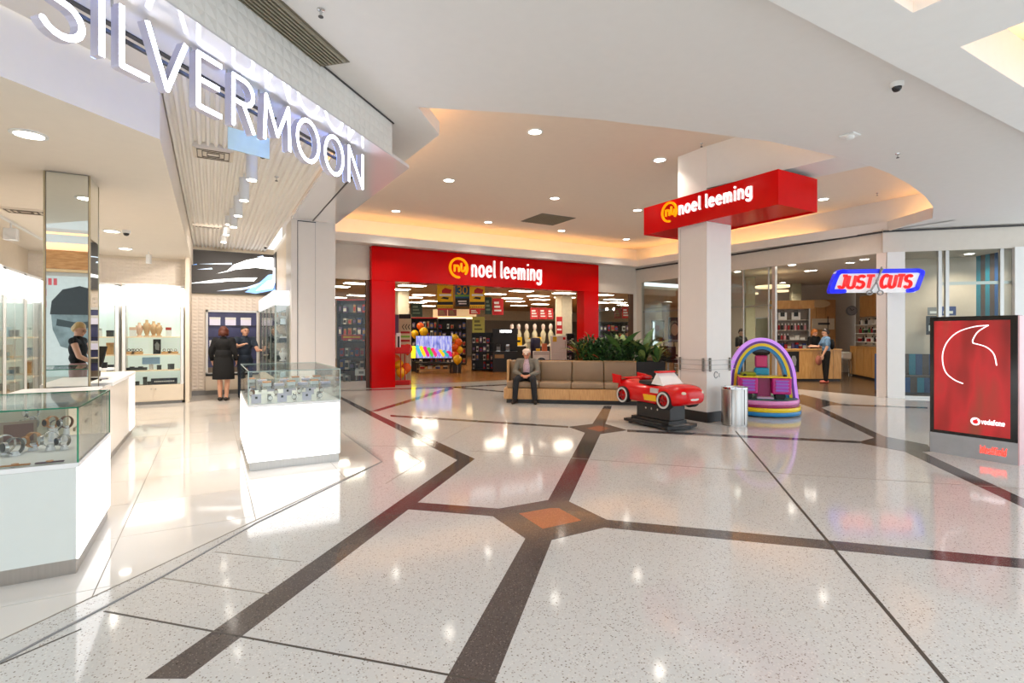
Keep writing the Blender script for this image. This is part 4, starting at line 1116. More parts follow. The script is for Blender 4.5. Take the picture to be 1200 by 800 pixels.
# ================================================================== mall furniture
# ---- white pillar with cable rails
pil = struct('wall_pillar', MB().box(7.32, 7.95, 6.03, 6.66, 0, ZH), M('pillar_paint', (232, 226, 220), .45, var=.01))
MB().box(7.29, 7.98, 6.0, 6.69, 0, .175).build('baseboard', M('skirting_black', (34, 32, 32), .4), pil)
MB().box(7.318, 7.32, 6.6, 6.6 + .004, .18, 3.4).build('panel_joint', MGREY, pil)
rk = thing('cable_rail', 'steel cable rails on small brackets around the white pillar', 'cable rail', (7.32, 6.03, 0))
for (x, y, n_) in ((-.03, .06, 0), (-.03, .57, 0), (.06, -.03, 1), (.57, -.03, 1)):
    mb = MB()
    if n_ == 0: mb.box(x - .012, x + .028, y - .012, y + .012, .87, 1.1, bev=.003)
    else: mb.box(x - .012, x + .012, y - .012, y + .028, .87, 1.1, bev=.003)
    mb.build('bracket', M('bracket_grey', (134, 130, 124), .35, .6), rk)
for z in (.90, .98, 1.06):
    MB().tube([(-.035, .68, z), (-.035, -.035, z), (.68, -.035, z)], .0045, 6).build('cable', STEEL, rk)
t = thing('wall_emblem', 'small round grey emblem low on the pillar under the cable rail', 'emblem', (7.47, 6.028, .0))
a = HV(6.028, 839, 439)
MB().stroke([(a[0] - 7.47 + p[0], a[2] + p[1]) for p in arc(0, 0, .045, .055, 30, 330, 14)], .012, -.004, 0).build('letter_mark', MGREY, t)
MB().stroke([(a[0] - 7.47 + .085, a[2] - .04), (a[0] - 7.47 + .085, a[2] + .02)], .012, -.004, 0).build('letter_mark', MGREY, t)

# ---- red sign box round the pillar
SX0, SX1, SY0, SY1, SZ0, SZ1 = 7.2, 8.2, 4.66, 7.4, 3.41, 3.93
sb = thing('sign_box', 'glossy red sign box wrapped round the top of the white pillar', 'sign', (SX0, SY1, SZ0), rad(-90))
L_, Dp, Hh = SY1 - SY0, SX1 - SX0, SZ1 - SZ0
MB().box(0, L_, 0, .03, 0, Hh).build('front_panel', RED, sb)
MB().box(0, L_, Dp - .03, Dp, 0, Hh).build('back_panel', RED, sb)
MB().box(0, .03, .03, Dp - .03, 0, Hh).build('end_panel', RED, sb)
MB().box(L_ - .03, L_, .03, Dp - .03, 0, Hh).build('end_panel', RED, sb)
hx0, hx1 = SY1 - 6.67, SY1 - 6.02; hy0, hy1 = .11, .76
for z0, z1, nm in ((0.02, .035, 'bottom_panel'), (Hh - .02, Hh, 'top_panel')):
    for (x0, x1, y0, y1) in ((.03, hx0, .03, Dp - .03), (hx1, L_ - .03, .03, Dp - .03), (hx0, hx1, .03, hy0), (hx0, hx1, hy1, Dp - .03)):
        MB().box(x0, x1, y0, y1, z0, z1).build(nm, RED if nm[0] == 'b' else DGREY, sb)
def lx(px): return SY1 - onu(SX0, px)[0]
lc = HU(SX0, 785, 248.5)
shop_logo(sb, SY1 - lc[1], lc[2] - SZ0, .185, -.03, -.001)
zb = HU(SX0, 800, 250.5)[2] - SZ0
text('noel leeming', sb, lx(796.5), lx(882), zb, .215, .034, SIGNW, -.03, -.001)

# ---- bench with planter
B0 = F(592, 472); BR = rad(-38.9)
bn = thing('bench', 'long tan cushioned public bench with slatted bamboo base', 'bench', (*B0, 0), BR)
VIN = M('tan_vinyl', (146, 122, 96), .45, var=.06, scale=3)
BL = 2.84
MB().box(.02, BL, .05, .6, 0, .09).build('toe_kick', BLACK, bn)
MB().box(-.03, BL, .03, .64, .09, .325).build('base_core', WOODM, bn)
for i in range(4):
    p_ = MB().box(-.03 + i * .72, -.03 + (i + 1) * .72 - .012, .012, .03, .09, .325).build('base_panel', WOODL, bn)
    for j in range(14): MB().box(-.03 + i * .72 + .006 + j * .0505, -.03 + i * .72 + .006 + j * .0505 + .045, 0, .012, .094, .321).build('slat', WOODL, p_)
for i in range(4):
    x0 = .03 + i * .705
    MB().box(x0, x0 + .698, .02, .56, .33, .465, bev=.03).build('seat_cushion', VIN, bn, smooth=50)
    MB().box(x0, x0 + .698, .5, .66, .45, .9, bev=.03).build('back_cushion', VIN, bn, smooth=50)
MB().box(-.03, .022, .4, .7, .325, .925).build('end_board', WOODL, bn)
MB().box(-.03, BL + .02, .66, .7, .09, .91).build('back_board', WOODL, bn)
pl = thing('planter', 'black planter box running behind the bench and past its right end', 'planter', (*B0, 0), BR)
MB().box(.0, 3.5, .72, 1.3, 0, .84).build('trough', BLACK, pl)
for (x0, x1, y0, y1) in ((0, 3.5, .70, .74), (0, 3.5, 1.28, 1.32), (0, .04, .7, 1.32), (3.46, 3.5, .7, 1.32)): MB().box(x0, x1, y0, y1, .84, .89).build('rim', BLACK, pl)
MB().box(.04, 3.46, .74, 1.28, .84, .862).build('soil', M('soil', (52, 40, 30), .9, var=.3, scale=40), pl)
# ---- plants
def blade(L, w_, droop, n=7, fold=.25):
    """a leaf as a curved folded strip along +x, rising then drooping"""
    mb = MB(); vs = []
    for i in range(n + 1):
        s = i / n; a = 1.25 - droop * s
        if i == 0: x, z, x1, z1 = 0, 0, 0, 0
        else: x1 += L / n * math.cos(a); z1 += L / n * math.sin(a); x, z = x1, z1
        ww = w_ * (math.sin(PI * min(1, s * .92 + .1)) ** .8) * .5
        vs += [(x, -ww, z + ww * fold), (x, 0, z), (x, ww, z + ww * fold)]
    fs = []
    for i in range(n): fs += [(3 * i, 3 * i + 3, 3 * i + 4, 3 * i + 1), (3 * i + 1, 3 * i + 4, 3 * i + 5, 3 * i + 2)]
    return mb.add(vs, fs)
GR = [M('leaf_dark', (46, 82, 42), .45, var=.2, scale=20), M('leaf_mid', (78, 118, 58), .45, var=.2, scale=20), M('leaf_light', (140, 160, 88), .45, var=.2, scale=20)]
YLF = M('leaf_yellow', (196, 180, 60), .45, var=.2, scale=20); RLF = M('leaf_red', (188, 70, 44), .45, var=.2, scale=20)
bp = lambda x, y: tuple(Vector((*B0, 0)) + Matrix.Rotation(BR, 3, 'Z') @ Vector((x, y, .862)))
leafm = [blade(.52, .11, 1.5).mesh('leaf', g, 60) for g in GR]
broad = [blade(.68, .17, 1.0).mesh('leaf', g, 60) for g in GR]
for k, (x, lb, big, H) in enumerate(((2.5, 'tall plant with broad upright leaves behind the right end of the bench', 1, 1.3), (3.05, 'broad leaved plant in the end of the black planter', 1, 1.25), (3.3, 'low spreading broad leaved plant at the far planter corner', 1, .7), )):
    t = thing('broadleaf_plant', lb, 'plant', bp(x, .9), BR)
    for i in range(15):
        o = inst('leaf', broad[(i + k) % 3 if i % 4 else 2], t, (R.uniform(-.05, .05), R.uniform(-.05, .05), R.uniform(0, .1) * H), (0, R.uniform(-.35, .15), R.uniform(0, 6.28)))
        sc = R.uniform(.6, 1.05) * H; o.scale = (sc, sc * R.uniform(.8, 1.2), sc)
t = thing('bromeliad', 'bromeliad with yellow and red leaves at the left of the planting', 'plant', bp(1.6, .95), BR)
for i in range(22):
    m_ = blade(.66 if i % 2 else .6, .055, 1.6 if i % 2 else 1.0).build('leaf', YLF if i % 3 == 0 else (RLF if i % 3 == 1 else GR[2]), t, (0, 0, R.uniform(0, .12)))
    m_.rotation_euler = (0, R.uniform(-.3, .2), 2 * PI * i / 22 + R.uniform(-.2, .2))
for k, (x, lb) in enumerate(((1.8, 'dark leafy bush beside the yellow bromeliad'), (2.1, 'dense dark green bush in the middle of the planter'), (2.36, 'grey green bush left of the broad leaves'), (2.75, 'dark bush between the two broad leaved plants'))):
    t = thing('leafy_bush', lb, 'plant', bp(x, .98), BR)
    MB().tube([(0, 0, 0), (.01, 0, .25), (0, .02, .5)], [.02, .015, .008], 6).build('stem', M('stem', (70, 56, 36), .8), t)
    mb = MB(); base = blade(.13, .05, 1.3, 3)
    for i in range(700):
        a = R.uniform(0, 6.28); rr = (R.random() ** .5) * .3; z = R.uniform(.02, (.66 - .06 * (k % 2)) - rr * .9)
        mx = Matrix.Translation((rr * math.cos(a), rr * math.sin(a) * .9, z)) @ Matrix.Rotation(a + R.uniform(-1, 1), 4, 'Z') @ Matrix.Rotation(R.uniform(-.6, .7), 4, 'Y')
        mb.add([mx @ Vector(v) for v in base.v], base.f, R.randrange(3))
    mb.build('foliage', [GR[0], GR[1], M('leaf_greygreen', (96, 112, 86), .5, var=.2, scale=20) if k == 2 else GR[0]], t)['kind'] = 'stuff'

# ---- red ride-on car (plain stand-in body)
cr = thing('car_ride', 'glossy red coin operated car ride on a black pedestal', 'kiddie ride', (6.42, 6.27, 0), rad(-90))
CRED = M('ride_red', (212, 6, 10), .14, var=.02, spec=.45)
def loft(secs, mats, name, par, sub=2):
    n = len(secs[0]); mb = MB(); vs = [p for s in secs for p in s]
    fs = [(j * n + i, j * n + (i + 1) % n, (j + 1) * n + (i + 1) % n, (j + 1) * n + i) for j in range(len(secs) - 1) for i in range(n)]
    fs += [tuple(range(n))[::-1], tuple(range((len(secs) - 1) * n, len(secs) * n))]
    mb.add(vs, fs); o = mb.build(name, mats, par, smooth=180)
    md = o.modifiers.new('sub', 'SUBSURF'); md.levels = sub; md.render_levels = sub
    return o
def csec(x, w_, zb, zs, zt, wt):
    return [(x, -w_ * .8, zb), (x, -w_, zb + .05), (x, -w_, zs), (x, -wt, zt), (x, 0, zt + .012), (x, wt, zt), (x, w_, zs), (x, w_, zb + .05), (x, w_ * .8, zb), (x, 0, zb)]
loft([csec(-.74, .2, .50, .64, .70, .16), csec(-.70, .28, .42, .66, .73, .22), csec(-.5, .325, .38, .66, .74, .25), csec(-.28, .29, .37, .60, .70, .24), csec(0, .28, .37, .60, .66, .24),
      csec(.22, .30, .37, .62, .68, .25), csec(.42, .33, .37, .65, .72, .25), csec(.60, .325, .39, .64, .715, .24), csec(.72, .28, .42, .60, .67, .2), csec(.765, .18, .47, .57, .61, .14)], CRED, 'body', cr)
MB().box(-.26, .1, -.19, .19, .66, .74, bev=.02).build('seat_well', BLACK, cr)
loft([[(-.34, -.2, .7), (-.34, .2, .7), (-.30, .2, .84), (-.30, -.2, .84)], [(-.25, -.2, .7), (-.25, .2, .7), (-.25, .18, .82), (-.25, -.18, .82)]], CRED, 'seat_back', cr, 1)
ws = MB().add([(.34, -.235, .69), (.34, .235, .69), (.16, .19, .885), (.16, -.19, .885), (.31, -.235, .69), (.31, .235, .69), (.13, .19, .885), (.13, -.19, .885)],
     [(0, 1, 2, 3), (7, 6, 5, 4), (0, 4, 5, 1), (1, 5, 6, 2), (2, 6, 7, 3), (3, 7, 4, 0)]).build('windscreen', M('windscreen_white', (236, 236, 234), .2, var=0), cr)
for s in (-1, 1): MB().add([(.34, s * .236, .69), (.16, s * .192, .885), (.06, s * .215, .7)] + [(.34, s * .226, .69), (.16, s * .182, .885), (.06, s * .205, .7)], [(0, 1, 2), (5, 4, 3), (0, 3, 4, 1), (1, 4, 5, 2), (2, 5, 3, 0)]).build('side_screen', M('windscreen_white'), cr)
MB().box(.10, .20, -.2, .2, .878, .91, bev=.012).build('screen_visor', CRED, cr)
MB().tube([(.08, -.09, .74), (.09, 0, .83), (.08, .09, .74)], .012, 8).build('steering_wheel', BLACK, cr)
loft([[(-.76, -.31, .71), (-.76, .31, .71), (-.76, .31, .74), (-.76, -.31, .74)], [(-.6, -.3, .76), (-.6, .3, .76), (-.6, .3, .785), (-.6, -.3, .785)], [(-.55, -.3, .73), (-.55, .3, .73), (-.55, .3, .75), (-.55, -.3, .75)]], CRED, 'rear_spoiler', cr, 1)
for s in (-1, 1): MB().add([(-.77, s * .28, .66), (-.57, s * .28, .66), (-.58, s * .28, .80), (-.79, s * .28, .82), (-.77, s * .31, .66), (-.57, s * .31, .66), (-.58, s * .31, .80), (-.79, s * .31, .82)], [(0, 1, 2, 3), (7, 6, 5, 4), (0, 4, 5, 1), (1, 5, 6, 2), (2, 6, 7, 3), (3, 7, 4, 0)]).build('fin', CRED, cr)
TYR = M('tyre_black', (26, 26, 28), .6)
for x in (-.5, .43):
    for s in (-1, 1):
        y = s * .285
        k = 24
        def ring(r0, r1, y0, y1, nm, m_, par):
            mb = MB(); vs = []
            for i in range(k):
                a = 2 * PI * i / k
                for rr, yy in ((r1, y0), (r1, y1), (r0, y1), (r0, y0)): vs.append((x + rr * math.cos(a), yy, .475 + rr * math.sin(a)))
            mb.add(vs, [(4 * i + q, 4 * i + (q + 1) % 4, 4 * ((i + 1) % k) + (q + 1) % 4, 4 * ((i + 1) % k) + q) for i in range(k) for q in range(4)])
            return mb.build(nm, m_, par, smooth=40)
        wh = ring(.085, .145, y - .05, y + .055, 'tyre', TYR, cr)
        yo = y + s * .056
        ring(.098, .128, min(yo, yo + s * .004), max(yo, yo + s * .004), 'white_wall', M('tyre_white', (206, 204, 200), .5), wh)
        mb = MB(); mb.plate([(x + .088 * math.cos(2 * PI * i / k), .475 + .088 * math.sin(2 * PI * i / k)) for i in range(k)], y - .03, y + .045); mb.build('rim', CRED, wh)
        mb = MB()
        for q in range(5):
            a = 2 * PI * q / 5; mb.stroke([(x, .475), (x + .08 * math.cos(a), .475 + .08 * math.sin(a))], .018, min(yo - .01, yo - .01 + s * .01), max(yo - .01, yo - .01 + s * .01), rnd=False)
        mb.build('spoke', M('rim_dark_red', (140, 12, 14), .3), wh)
for s in (-1, 1): MB().ball((.70, s * .19, .60), (.05, .06, .035), 12).build('headlight', M('headlamp', (226, 214, 190), .15), cr, smooth=60)
MB().tube([(.765 - .12 * abs(a / .2) ** 2, a, .5 + .03 * abs(a / .2) ** 2) for a in [-.2 + .04 * i for i in range(11)]], .018, 8).build('front_bumper', M('bumper_white', (232, 230, 226), .3), cr, smooth=60)
MB().plate([(.0, .44), (.27, .44), (.24, .53), (-.03, .53)], -.312, -.285).build('side_flash', M('flash_yellow', (240, 184, 20), .3), cr)
MB().box(.13, .3, -.312, -.29, .57, .645).build('door_plate', M('plate_grey', (200, 190, 186), .4), cr)
MB().box(-.33, .42, -.17, .17, .13, .375, bev=.015).build('pedestal', M('pedestal_black', (30, 28, 28), .3), cr)
for i in range(3): MB().tube([(-.1 + .13 * i, -.172, .29), (-.1 + .13 * i, -.18, .29)], .016, 10).build('button', CHROME, cr)
MB().prism([(-.52, -.28), (.52, -.33), (.6, -.1), (.6, .1), (.52, .33), (-.52, .28)], .03, .075).build('base_plate', BLACK, cr)
MB().prism([(-.42, -.2), (.42, -.2), (.42, .2), (-.42, .2)], .075, .13).build('base_step', M('pedestal_black'), cr)
MB().box(-.34, .3, -.255, -.215, .076, .082).build('metal_strip', STEEL, cr); MB().box(.40, .53, -.2, .15, .076, .08).build('floor_plate', STEEL, cr)
for x in (-.42, .42):
    for s in (-1, 1): MB().cyl(x, s * .22, 0, .03, .035, n=10).build('foot', BLACK, cr)

# ---- steel litter bin
bi = thing('litter_bin', 'brushed steel cylindrical litter bin in front of the white pillar', 'bin', (7.55, 5.66, 0))
MB().lathe([(.195, 0), (.195, .02), (.205, .025), (.205, .6), (.2, .61)], n=28).build('body', STEEL, bi, smooth=40)
MB().lathe([(.2, .6), (.212, .605), (.212, .635), (.16, .64), (.15, .625), (.15, .6)], n=28, cap=False).build('rim', CHROME, bi, smooth=40)
MB().cyl(0, 0, .595, .603, .15, n=20).build('liner', BLACK, bi)
for a in (3.6, 4.6): MB().tube([(.206 * math.cos(a), .206 * math.sin(a), .03), (.206 * math.cos(a), .206 * math.sin(a), .6)], .004, 5).build('seam', DGREY, bi)

# ---- rainbow ride
RP = c2w(4.80, 9.98); RR = rad(-30 - 18)
rr_ = thing('rainbow_ride', 'colourful ride with rainbow arch over a magenta play truck', 'kiddie ride', (*RP, 0), RR)
PK = M('ride_pink', (226, 140, 196), .3); MG = M('ride_magenta', (150, 30, 96), .3); YL = M('ride_yellow', (240, 206, 20), .3); BU = M('ride_blue', (28, 130, 190), .3)
LIL = M('ride_lilac_light', (200, 140, 236), .4, emit=.35); MAG = M('truck_magenta', (206, 24, 130), .25); VIO = M('ride_violet', (104, 44, 150), .3)
for z0, z1, r_, m_, nm in ((0, .025, .62, BLACK, 'base_foot'), (.025, .095, .655, BU, 'base_tier'), (.095, .17, .65, YL, 'base_tier'), (.17, .225, .625, MG, 'base_tier'), (.225, .30, .63, PK, 'base_tier'), (.30, .305, .6, M('deck_green', (60, 120, 110), .5), 'deck')):
    MB().lathe([(r_ - .01, z0), (r_, z0 + (z1 - z0) * .25), (r_, z1 - (z1 - z0) * .25), (r_ - .01, z1)], n=40).build(nm, m_, rr_, smooth=40)
def arch(a0, b0, a1, b1, y0, y1, m_, nm, lean=0):
    n = 30; mb = MB(); zc = .58; vs = []
    def pts(a, b):
        P = [(-a * 1.06, .29)] + [(a * math.cos(PI - PI * i / n), zc + b * math.sin(PI * i / n)) for i in range(n + 1)] + [(a * 1.06, .29)]
        return P
    P, Qq = pts(a0, b0), pts(a1, b1); m = len(P)
    vs = [(p[0], y0, p[1]) for p in P] + [(q[0], y0, q[1]) for q in Qq] + [(p[0], y1, p[1]) for p in P] + [(q[0], y1, q[1]) for q in Qq]
    fs = []
    for i in range(m - 1):
        fs += [(i, i + 1, m + i + 1, m + i), (2 * m + i + 1, 2 * m + i, 3 * m + i, 3 * m + i + 1), (i, 2 * m + i, 2 * m + i + 1, i + 1), (m + i, m + i + 1, 3 * m + i + 1, 3 * m + i)]
    fs += [(0, m, 3 * m, 2 * m), (m - 1, 3 * m - 1, 4 * m - 1, 2 * m - 1)]
    mb.add(vs, fs); return mb.build(nm, m_, rr_, smooth=40)
bands = [(.60, .86, LIL, -.04), (.545, .80, VIO, -.05), (.50, .755, YL, -.06), (.45, .70, BU, -.05), (.40, .64, None, 0)]
for (a, b, m_, yo), (a2, b2, _, _) in zip(bands[:-1], bands[1:]): arch(a, b, a2, b2, yo + .1, .3, m_, 'arch_band')
for s in (-1, 1):
    x0, x1 = (-.44, -.12) if s < 0 else (.12, .44)
    MB().box(x0, x1, -.36, .05, .40, .70, bev=.02).build('truck_block', MAG, rr_)
    f = MB().box(x0 + .06, x1 - .06, -.372, -.36, .45, .66).build('grille_panel', M('grille_violet', (176, 60, 190), .3), rr_)
    for z in (.47, .53, .59, .65): MB().box(x0 + .05, x1 - .05, -.382, -.372, z - .008, z + .008).build('grille_bar', M('grille_lilac', (150, 120, 210), .3), f)
    mb = MB(); mb.tube([((x0 + x1) / 2 - .02, -.34, .37), ((x0 + x1) / 2 - .02, -.1, .37)], .085, 14); mb.build('wheel', TYR, rr_, smooth=40)
    MB().ball(((x0 + x1) / 2 + s * .06, -.3, .735), .035, 8).build('lamp_knob', BLACK, rr_)
MB().box(-.12, .12, -.2, .1, .31, .70, bev=.01).build('seat_front', M('truck_dark_magenta', (160, 20, 96), .3), rr_)
MB().box(-.14, .14, -.37, -.2, .31, .345, bev=.005).build('step', M('step_lilac', (206, 180, 206), .4), rr_)
MB().box(-.44, .44, -.37, .06, .70, .725, bev=.005).build('top_trim', YL, rr_)
MB().box(-.4, -.14, -.3, 0, .725, .79, bev=.03).build('dash_hump', M('dash_lime', (150, 160, 30), .4), rr_)
MB().box(-.13, .13, .05, .2, .72, .86, bev=.03).build('seat_cushion', M('seat_blue', (30, 150, 190), .4), rr_)
MB().box(-.11, .11, .12, .22, .86, 1.1, bev=.03).build('seat_back', M('seat_pink', (206, 50, 110), .4), rr_)
MB().box(-.16, .16, .1, .22, 1.1, 1.27, bev=.06).build('headrest', M('headrest_black', (44, 36, 38), .3), rr_, smooth=60)

# ---- advertising totem
to = thing('advertising_totem', 'tall black framed advertising totem with a lit red screen', 'advertising sign', (8.0, 3.11, 0), rad(-90))
TW = .845
MB().box(.0, TW, 0, .15, 0, .255).build('base', M('totem_grey', (168, 170, 172), .35, .1), to)
MB().box(0, TW, -.004, .15, .255, 1.725, bev=.004).build('frame', M('totem_black', (20, 19, 20), .15), to)
MB().box(TW, TW + .012, -.002, .15, 0, 1.72).build('side_trim', M('side_pink', (214, 170, 172), .3), to)
MB().box(-.003, .0, 0, .15, .0, .255).build('base_trim', DGREY, to)
SR = screen('poster_red', [(.25, (104, 22, 20)), (.42, (160, 34, 32)), (.55, (196, 40, 44)), (.75, (150, 66, 48))], scale=2.2, stretch=(1.6, 1, .35), strength=.18, detail=2)
MB().box(.048, TW - .065, -.007, -.004, .295, 1.672).build('display', SR, to)
WL = M('logo_white', (252, 248, 250), .3, emit=.45, var=0)
sx = lambda px: (px - 1094.5) / (1187 - 1094.5) * (TW - .113) + .048
sz = lambda f: .295 + f * 1.377
mb = MB()
# outline of the big speech mark, traced as one thin white line
P_ = [(.40, .44), (.28, .47), (.17, .53), (.125, .62), (.13, .72), (.20, .82), (.34, .90), (.55, .945), (.73, .955), (.60, .90), (.535, .83), (.54, .80), (.70, .77), (.80, .71), (.835, .615)]
def smooth_line(P, n=5):
    out = []
    for i in range(len(P) - 1):
        p0, p1, p2, p3 = P[max(i - 1, 0)], P[i], P[i + 1], P[min(i + 2, len(P) - 1)]
        for k in range(n):
            t_ = k / n
            out.append(tuple(.5 * ((2 * p1[c]) + (-p0[c] + p2[c]) * t_ + (2 * p0[c] - 5 * p1[c] + 4 * p2[c] - p3[c]) * t_ ** 2 + (-p0[c] + 3 * p1[c] - 3 * p2[c] + p3[c]) * t_ ** 3) for c in (0, 1)))
    return out + [P[-1]]
DW = TW - .113
a_ = smooth_line(P_[:9]) ; b_ = smooth_line(P_[8:12]); c_ = smooth_line(P_[11:])
for L in (a_, b_, c_): mb.stroke([(.048 + p[0] * DW, sz(p[1])) for p in L], .012, -.0095, -.007)
mb.build('picture_line', WL, to)
lx0, lz = sx(1147), sz(.115)
mb = MB(); k = 22
mb.plate([(lx0 + .048 * math.cos(2 * PI * i / k), lz + .048 * math.sin(2 * PI * i / k)) for i in range(k)], -.009, -.007); mb.build('logo', WL, to)
mb = MB(); mb.plate([(lx0 + .026 * math.cos(2 * PI * i / k), lz - .004 + .024 * math.sin(2 * PI * i / k)) for i in range(k)], -.0105, -.009)
mb.plate([(lx0 - .015, lz + .01), (lx0 + .028, lz + .04), (lx0 + .012, lz + .014)], -.0105, -.009); mb.build('logo_mark', M('logo_red', (214, 16, 24), .3, emit=.4), to)
text('vodafone', to, sx(1154), sx(1181), lz - .022, .058, .0085, WL, -.009, -.007, gap=.1)
RL = M('lit_red_letters', (255, 90, 74), .4, emit=.8, var=0)
text('Westfield', to, .845 * (1151 - 1089) / 105, .845 * (1181 - 1089) / 105, .085, .085, .009, RL, -.006, -.001, shear=.12, gap=.1)

# ---- salon sign
SG = D(1027, 11.55)
js = thing('salon_sign', 'blue bordered slanted sign with red letters above the hair salon entrance', 'sign', (*SG, zat(329.5, 11.55)), rad(-32))
w_ = 1.0; h_ = .25; sk = .1
SB = M('sign_blue', (20, 30, 214), .3, emit=.5); SW2 = M('sign_face_white', (222, 224, 226), .4, emit=.25); SRD = M('sign_red', (236, 14, 14), .35, emit=.55)
MB().plate([(-w_ + .02, -h_), (w_ - .08 - sk, -h_), (w_ - .03, h_ - .06), (w_ - .1, h_), (-w_ + .05 + sk * 1.4, h_), (-w_ + sk, h_ - .05)], -.03, .06).build('panel', SW2, js)
mb = MB()
mb.stroke(smooth_line([(-w_ + .28, -h_ + .03), (-w_ + .05, -h_ + .03), (-w_ + .01, -h_ + .06), (-w_ + .02 + sk, h_ - .13), (-w_ + .1 + sk, h_ - .04), (-w_ + .3, h_ - .035)], 4) + [(w_ - .12, h_ - .02), (w_ - .03, h_ - .05), (w_ - .035, h_ - .1), (w_ - .05 - sk, -h_ + .09), (w_ - .16 - sk, -h_ + .045), (w_ - .34, -h_ + .04)], .095, -.05, .07)
mb.build('border', SB, js)
text('JUST', js, -.86, -.12, -.15, .27, .06, SRD, -.065, -.03, rnd=False, gap=.1, shear=.22)
text('CUTS', js, .04, .70, -.14, .27, .06, SRD, -.065, -.03, rnd=False, gap=.1, shear=.22)
SCI = M('scissor_grey', (140, 136, 134), .3, .5)
mb = MB(); mb.stroke([(-.17, -.22), (-.02, .02), (.06, .3)], .028, -.085, -.066); mb.build('scissor_blade', SCI, js)
mb = MB(); mb.stroke([(.0, -.2), (-.06, .0), (.075, .26)], .028, -.1, -.086); mb.build('scissor_blade', SCI, js)
for x in (-.2, .03): 
    mb = MB(); mb.stroke([(x + .06 * math.cos(2 * PI * i / 14), -.26 + .045 * math.sin(2 * PI * i / 14)) for i in range(15)], .02, -.09, -.07); mb.build('scissor_handle', SCI, js)
MB().box(.72, .82, .06, .98, -.05, .05).build('arm', ALU, js)
# ================================================================== electronics shop goods (all beyond the red portal)
FACE = rad(-30)                       # a thing turned square to the mall
DK = M('shop_black', (24, 23, 24), .45); PROD = [M('goods_red', (170, 30, 34), .5), M('goods_white', (214, 210, 202), .5), M('goods_blue', (52, 70, 130), .5), M('goods_dark', (46, 42, 44), .5), M('goods_tan', (160, 126, 84), .5), M('goods_violet', (110, 90, 130), .5)]
BYEL = M('banner_yellow', (250, 200, 12), .5); BBLK = M('banner_black', (30, 28, 26), .5); BRED = M('banner_red', (196, 30, 34), .5); BGRN = M('banner_green', (38, 66, 60), .5); BBLU = M('banner_blue', (24, 84, 128), .5)
def board(name, label, cat, x0, x1, y0, y1, Y, m_, group=None, hang=None, dep=.012, rot=FACE):
    """a flat board filling a picture rectangle at depth Y; the thing's local x runs across it, z up from its foot"""
    p = D((x0 + x1) / 2, Y); z0, z1 = zat(y1, Y), zat(y0, Y); w_ = (x1 - x0) / FPX * Y
    if z0 < .03: z0 = 0
    t = thing(name, label, cat, (p[0], p[1], z0), rot, group)
    MB().box(-w_ / 2, w_ / 2, 0, dep, 0, z1 - z0).build('panel', m_, t)
    if hang:
        for s in (-.4, .4): MB().cyl(s * w_, dep / 2, z1 - z0, hang - z0, .004, n=5).build('wire', CHROME, t)
    return t, w_, z1 - z0
# -- hanging sale banners
def yellow_banner(x0, x1, label):
    t, w_, h = board('sale_banner', label, 'banner', x0, x1, 332.5, 361, 18.2, BYEL, hang=EH)
    for z, m_ in ((.02, BBLK), (.30, BBLK), (.94, BBLK)):
        mb = MB(); k = 8
        for i in range(k): mb.plate([(-w_ / 2 + w_ * (i + .1) / k, z * h), (-w_ / 2 + w_ * (i + .6) / k, z * h), (-w_ / 2 + w_ * (i + .9) / k, (z + .05) * h), (-w_ / 2 + w_ * (i + .4) / k, (z + .05) * h)], -.004, 0)
        if z == .30: mb = MB().box(-w_ * .5, w_ * .5, -.004, 0, .14 * h, .26 * h)
        mb.build('print', m_, t)
    MB().plate([(-.2 * w_, .62 * h), (.34 * w_, .60 * h), (.42 * w_, .76 * h), (0, .84 * h), (-.2 * w_, .74 * h)], -.004, 0).build('print', BRED, t)
    MB().box(-.36 * w_, .4 * w_, -.006, -.004, .50 * h, .58 * h).build('print', WHITE, t)
    MB().plate([(-.28 * w_, .40 * h), (.2 * w_, .36 * h), (.26 * w_, .44 * h), (-.1 * w_, .47 * h)], -.004, 0).build('print', BBLK, t)
    MB().box(-.5 * w_, .5 * w_, -.002, .014, -.07 * h, -.005 * h).build('red_strip', BRED, t)
yellow_banner(512.3, 530.8, 'yellow sale banner with black hazard stripes, left of the blue one')
yellow_banner(550.5, 568, 'yellow sale banner with black hazard stripes, right of the blue one')
t, w_, h = board('sale_banner', 'dark blue sale banner with a yellow number between two yellow banners', 'banner', 533.4, 550, 332.5, 359, 18.4, BBLU, hang=EH)
text('30', t, -.36 * w_, .36 * w_, .56 * h, .32 * h, .035, BYEL, -.004, 0, one=True, part='number')
MB().box(-.5 * w_, .5 * w_, -.003, 0, 0, .36 * h).build('print', BBLK, t); MB().box(-.3 * w_, .3 * w_, -.005, -.003, .2 * h, .26 * h).build('print', WHITE, t); MB().box(-.24 * w_, .3 * w_, -.005, -.003, .1 * h, .15 * h).build('print', WHITE, t)
MB().box(-.5 * w_, .5 * w_, -.003, 0, .44 * h, .52 * h).build('print', M('print_green', (120, 170, 60)), t)
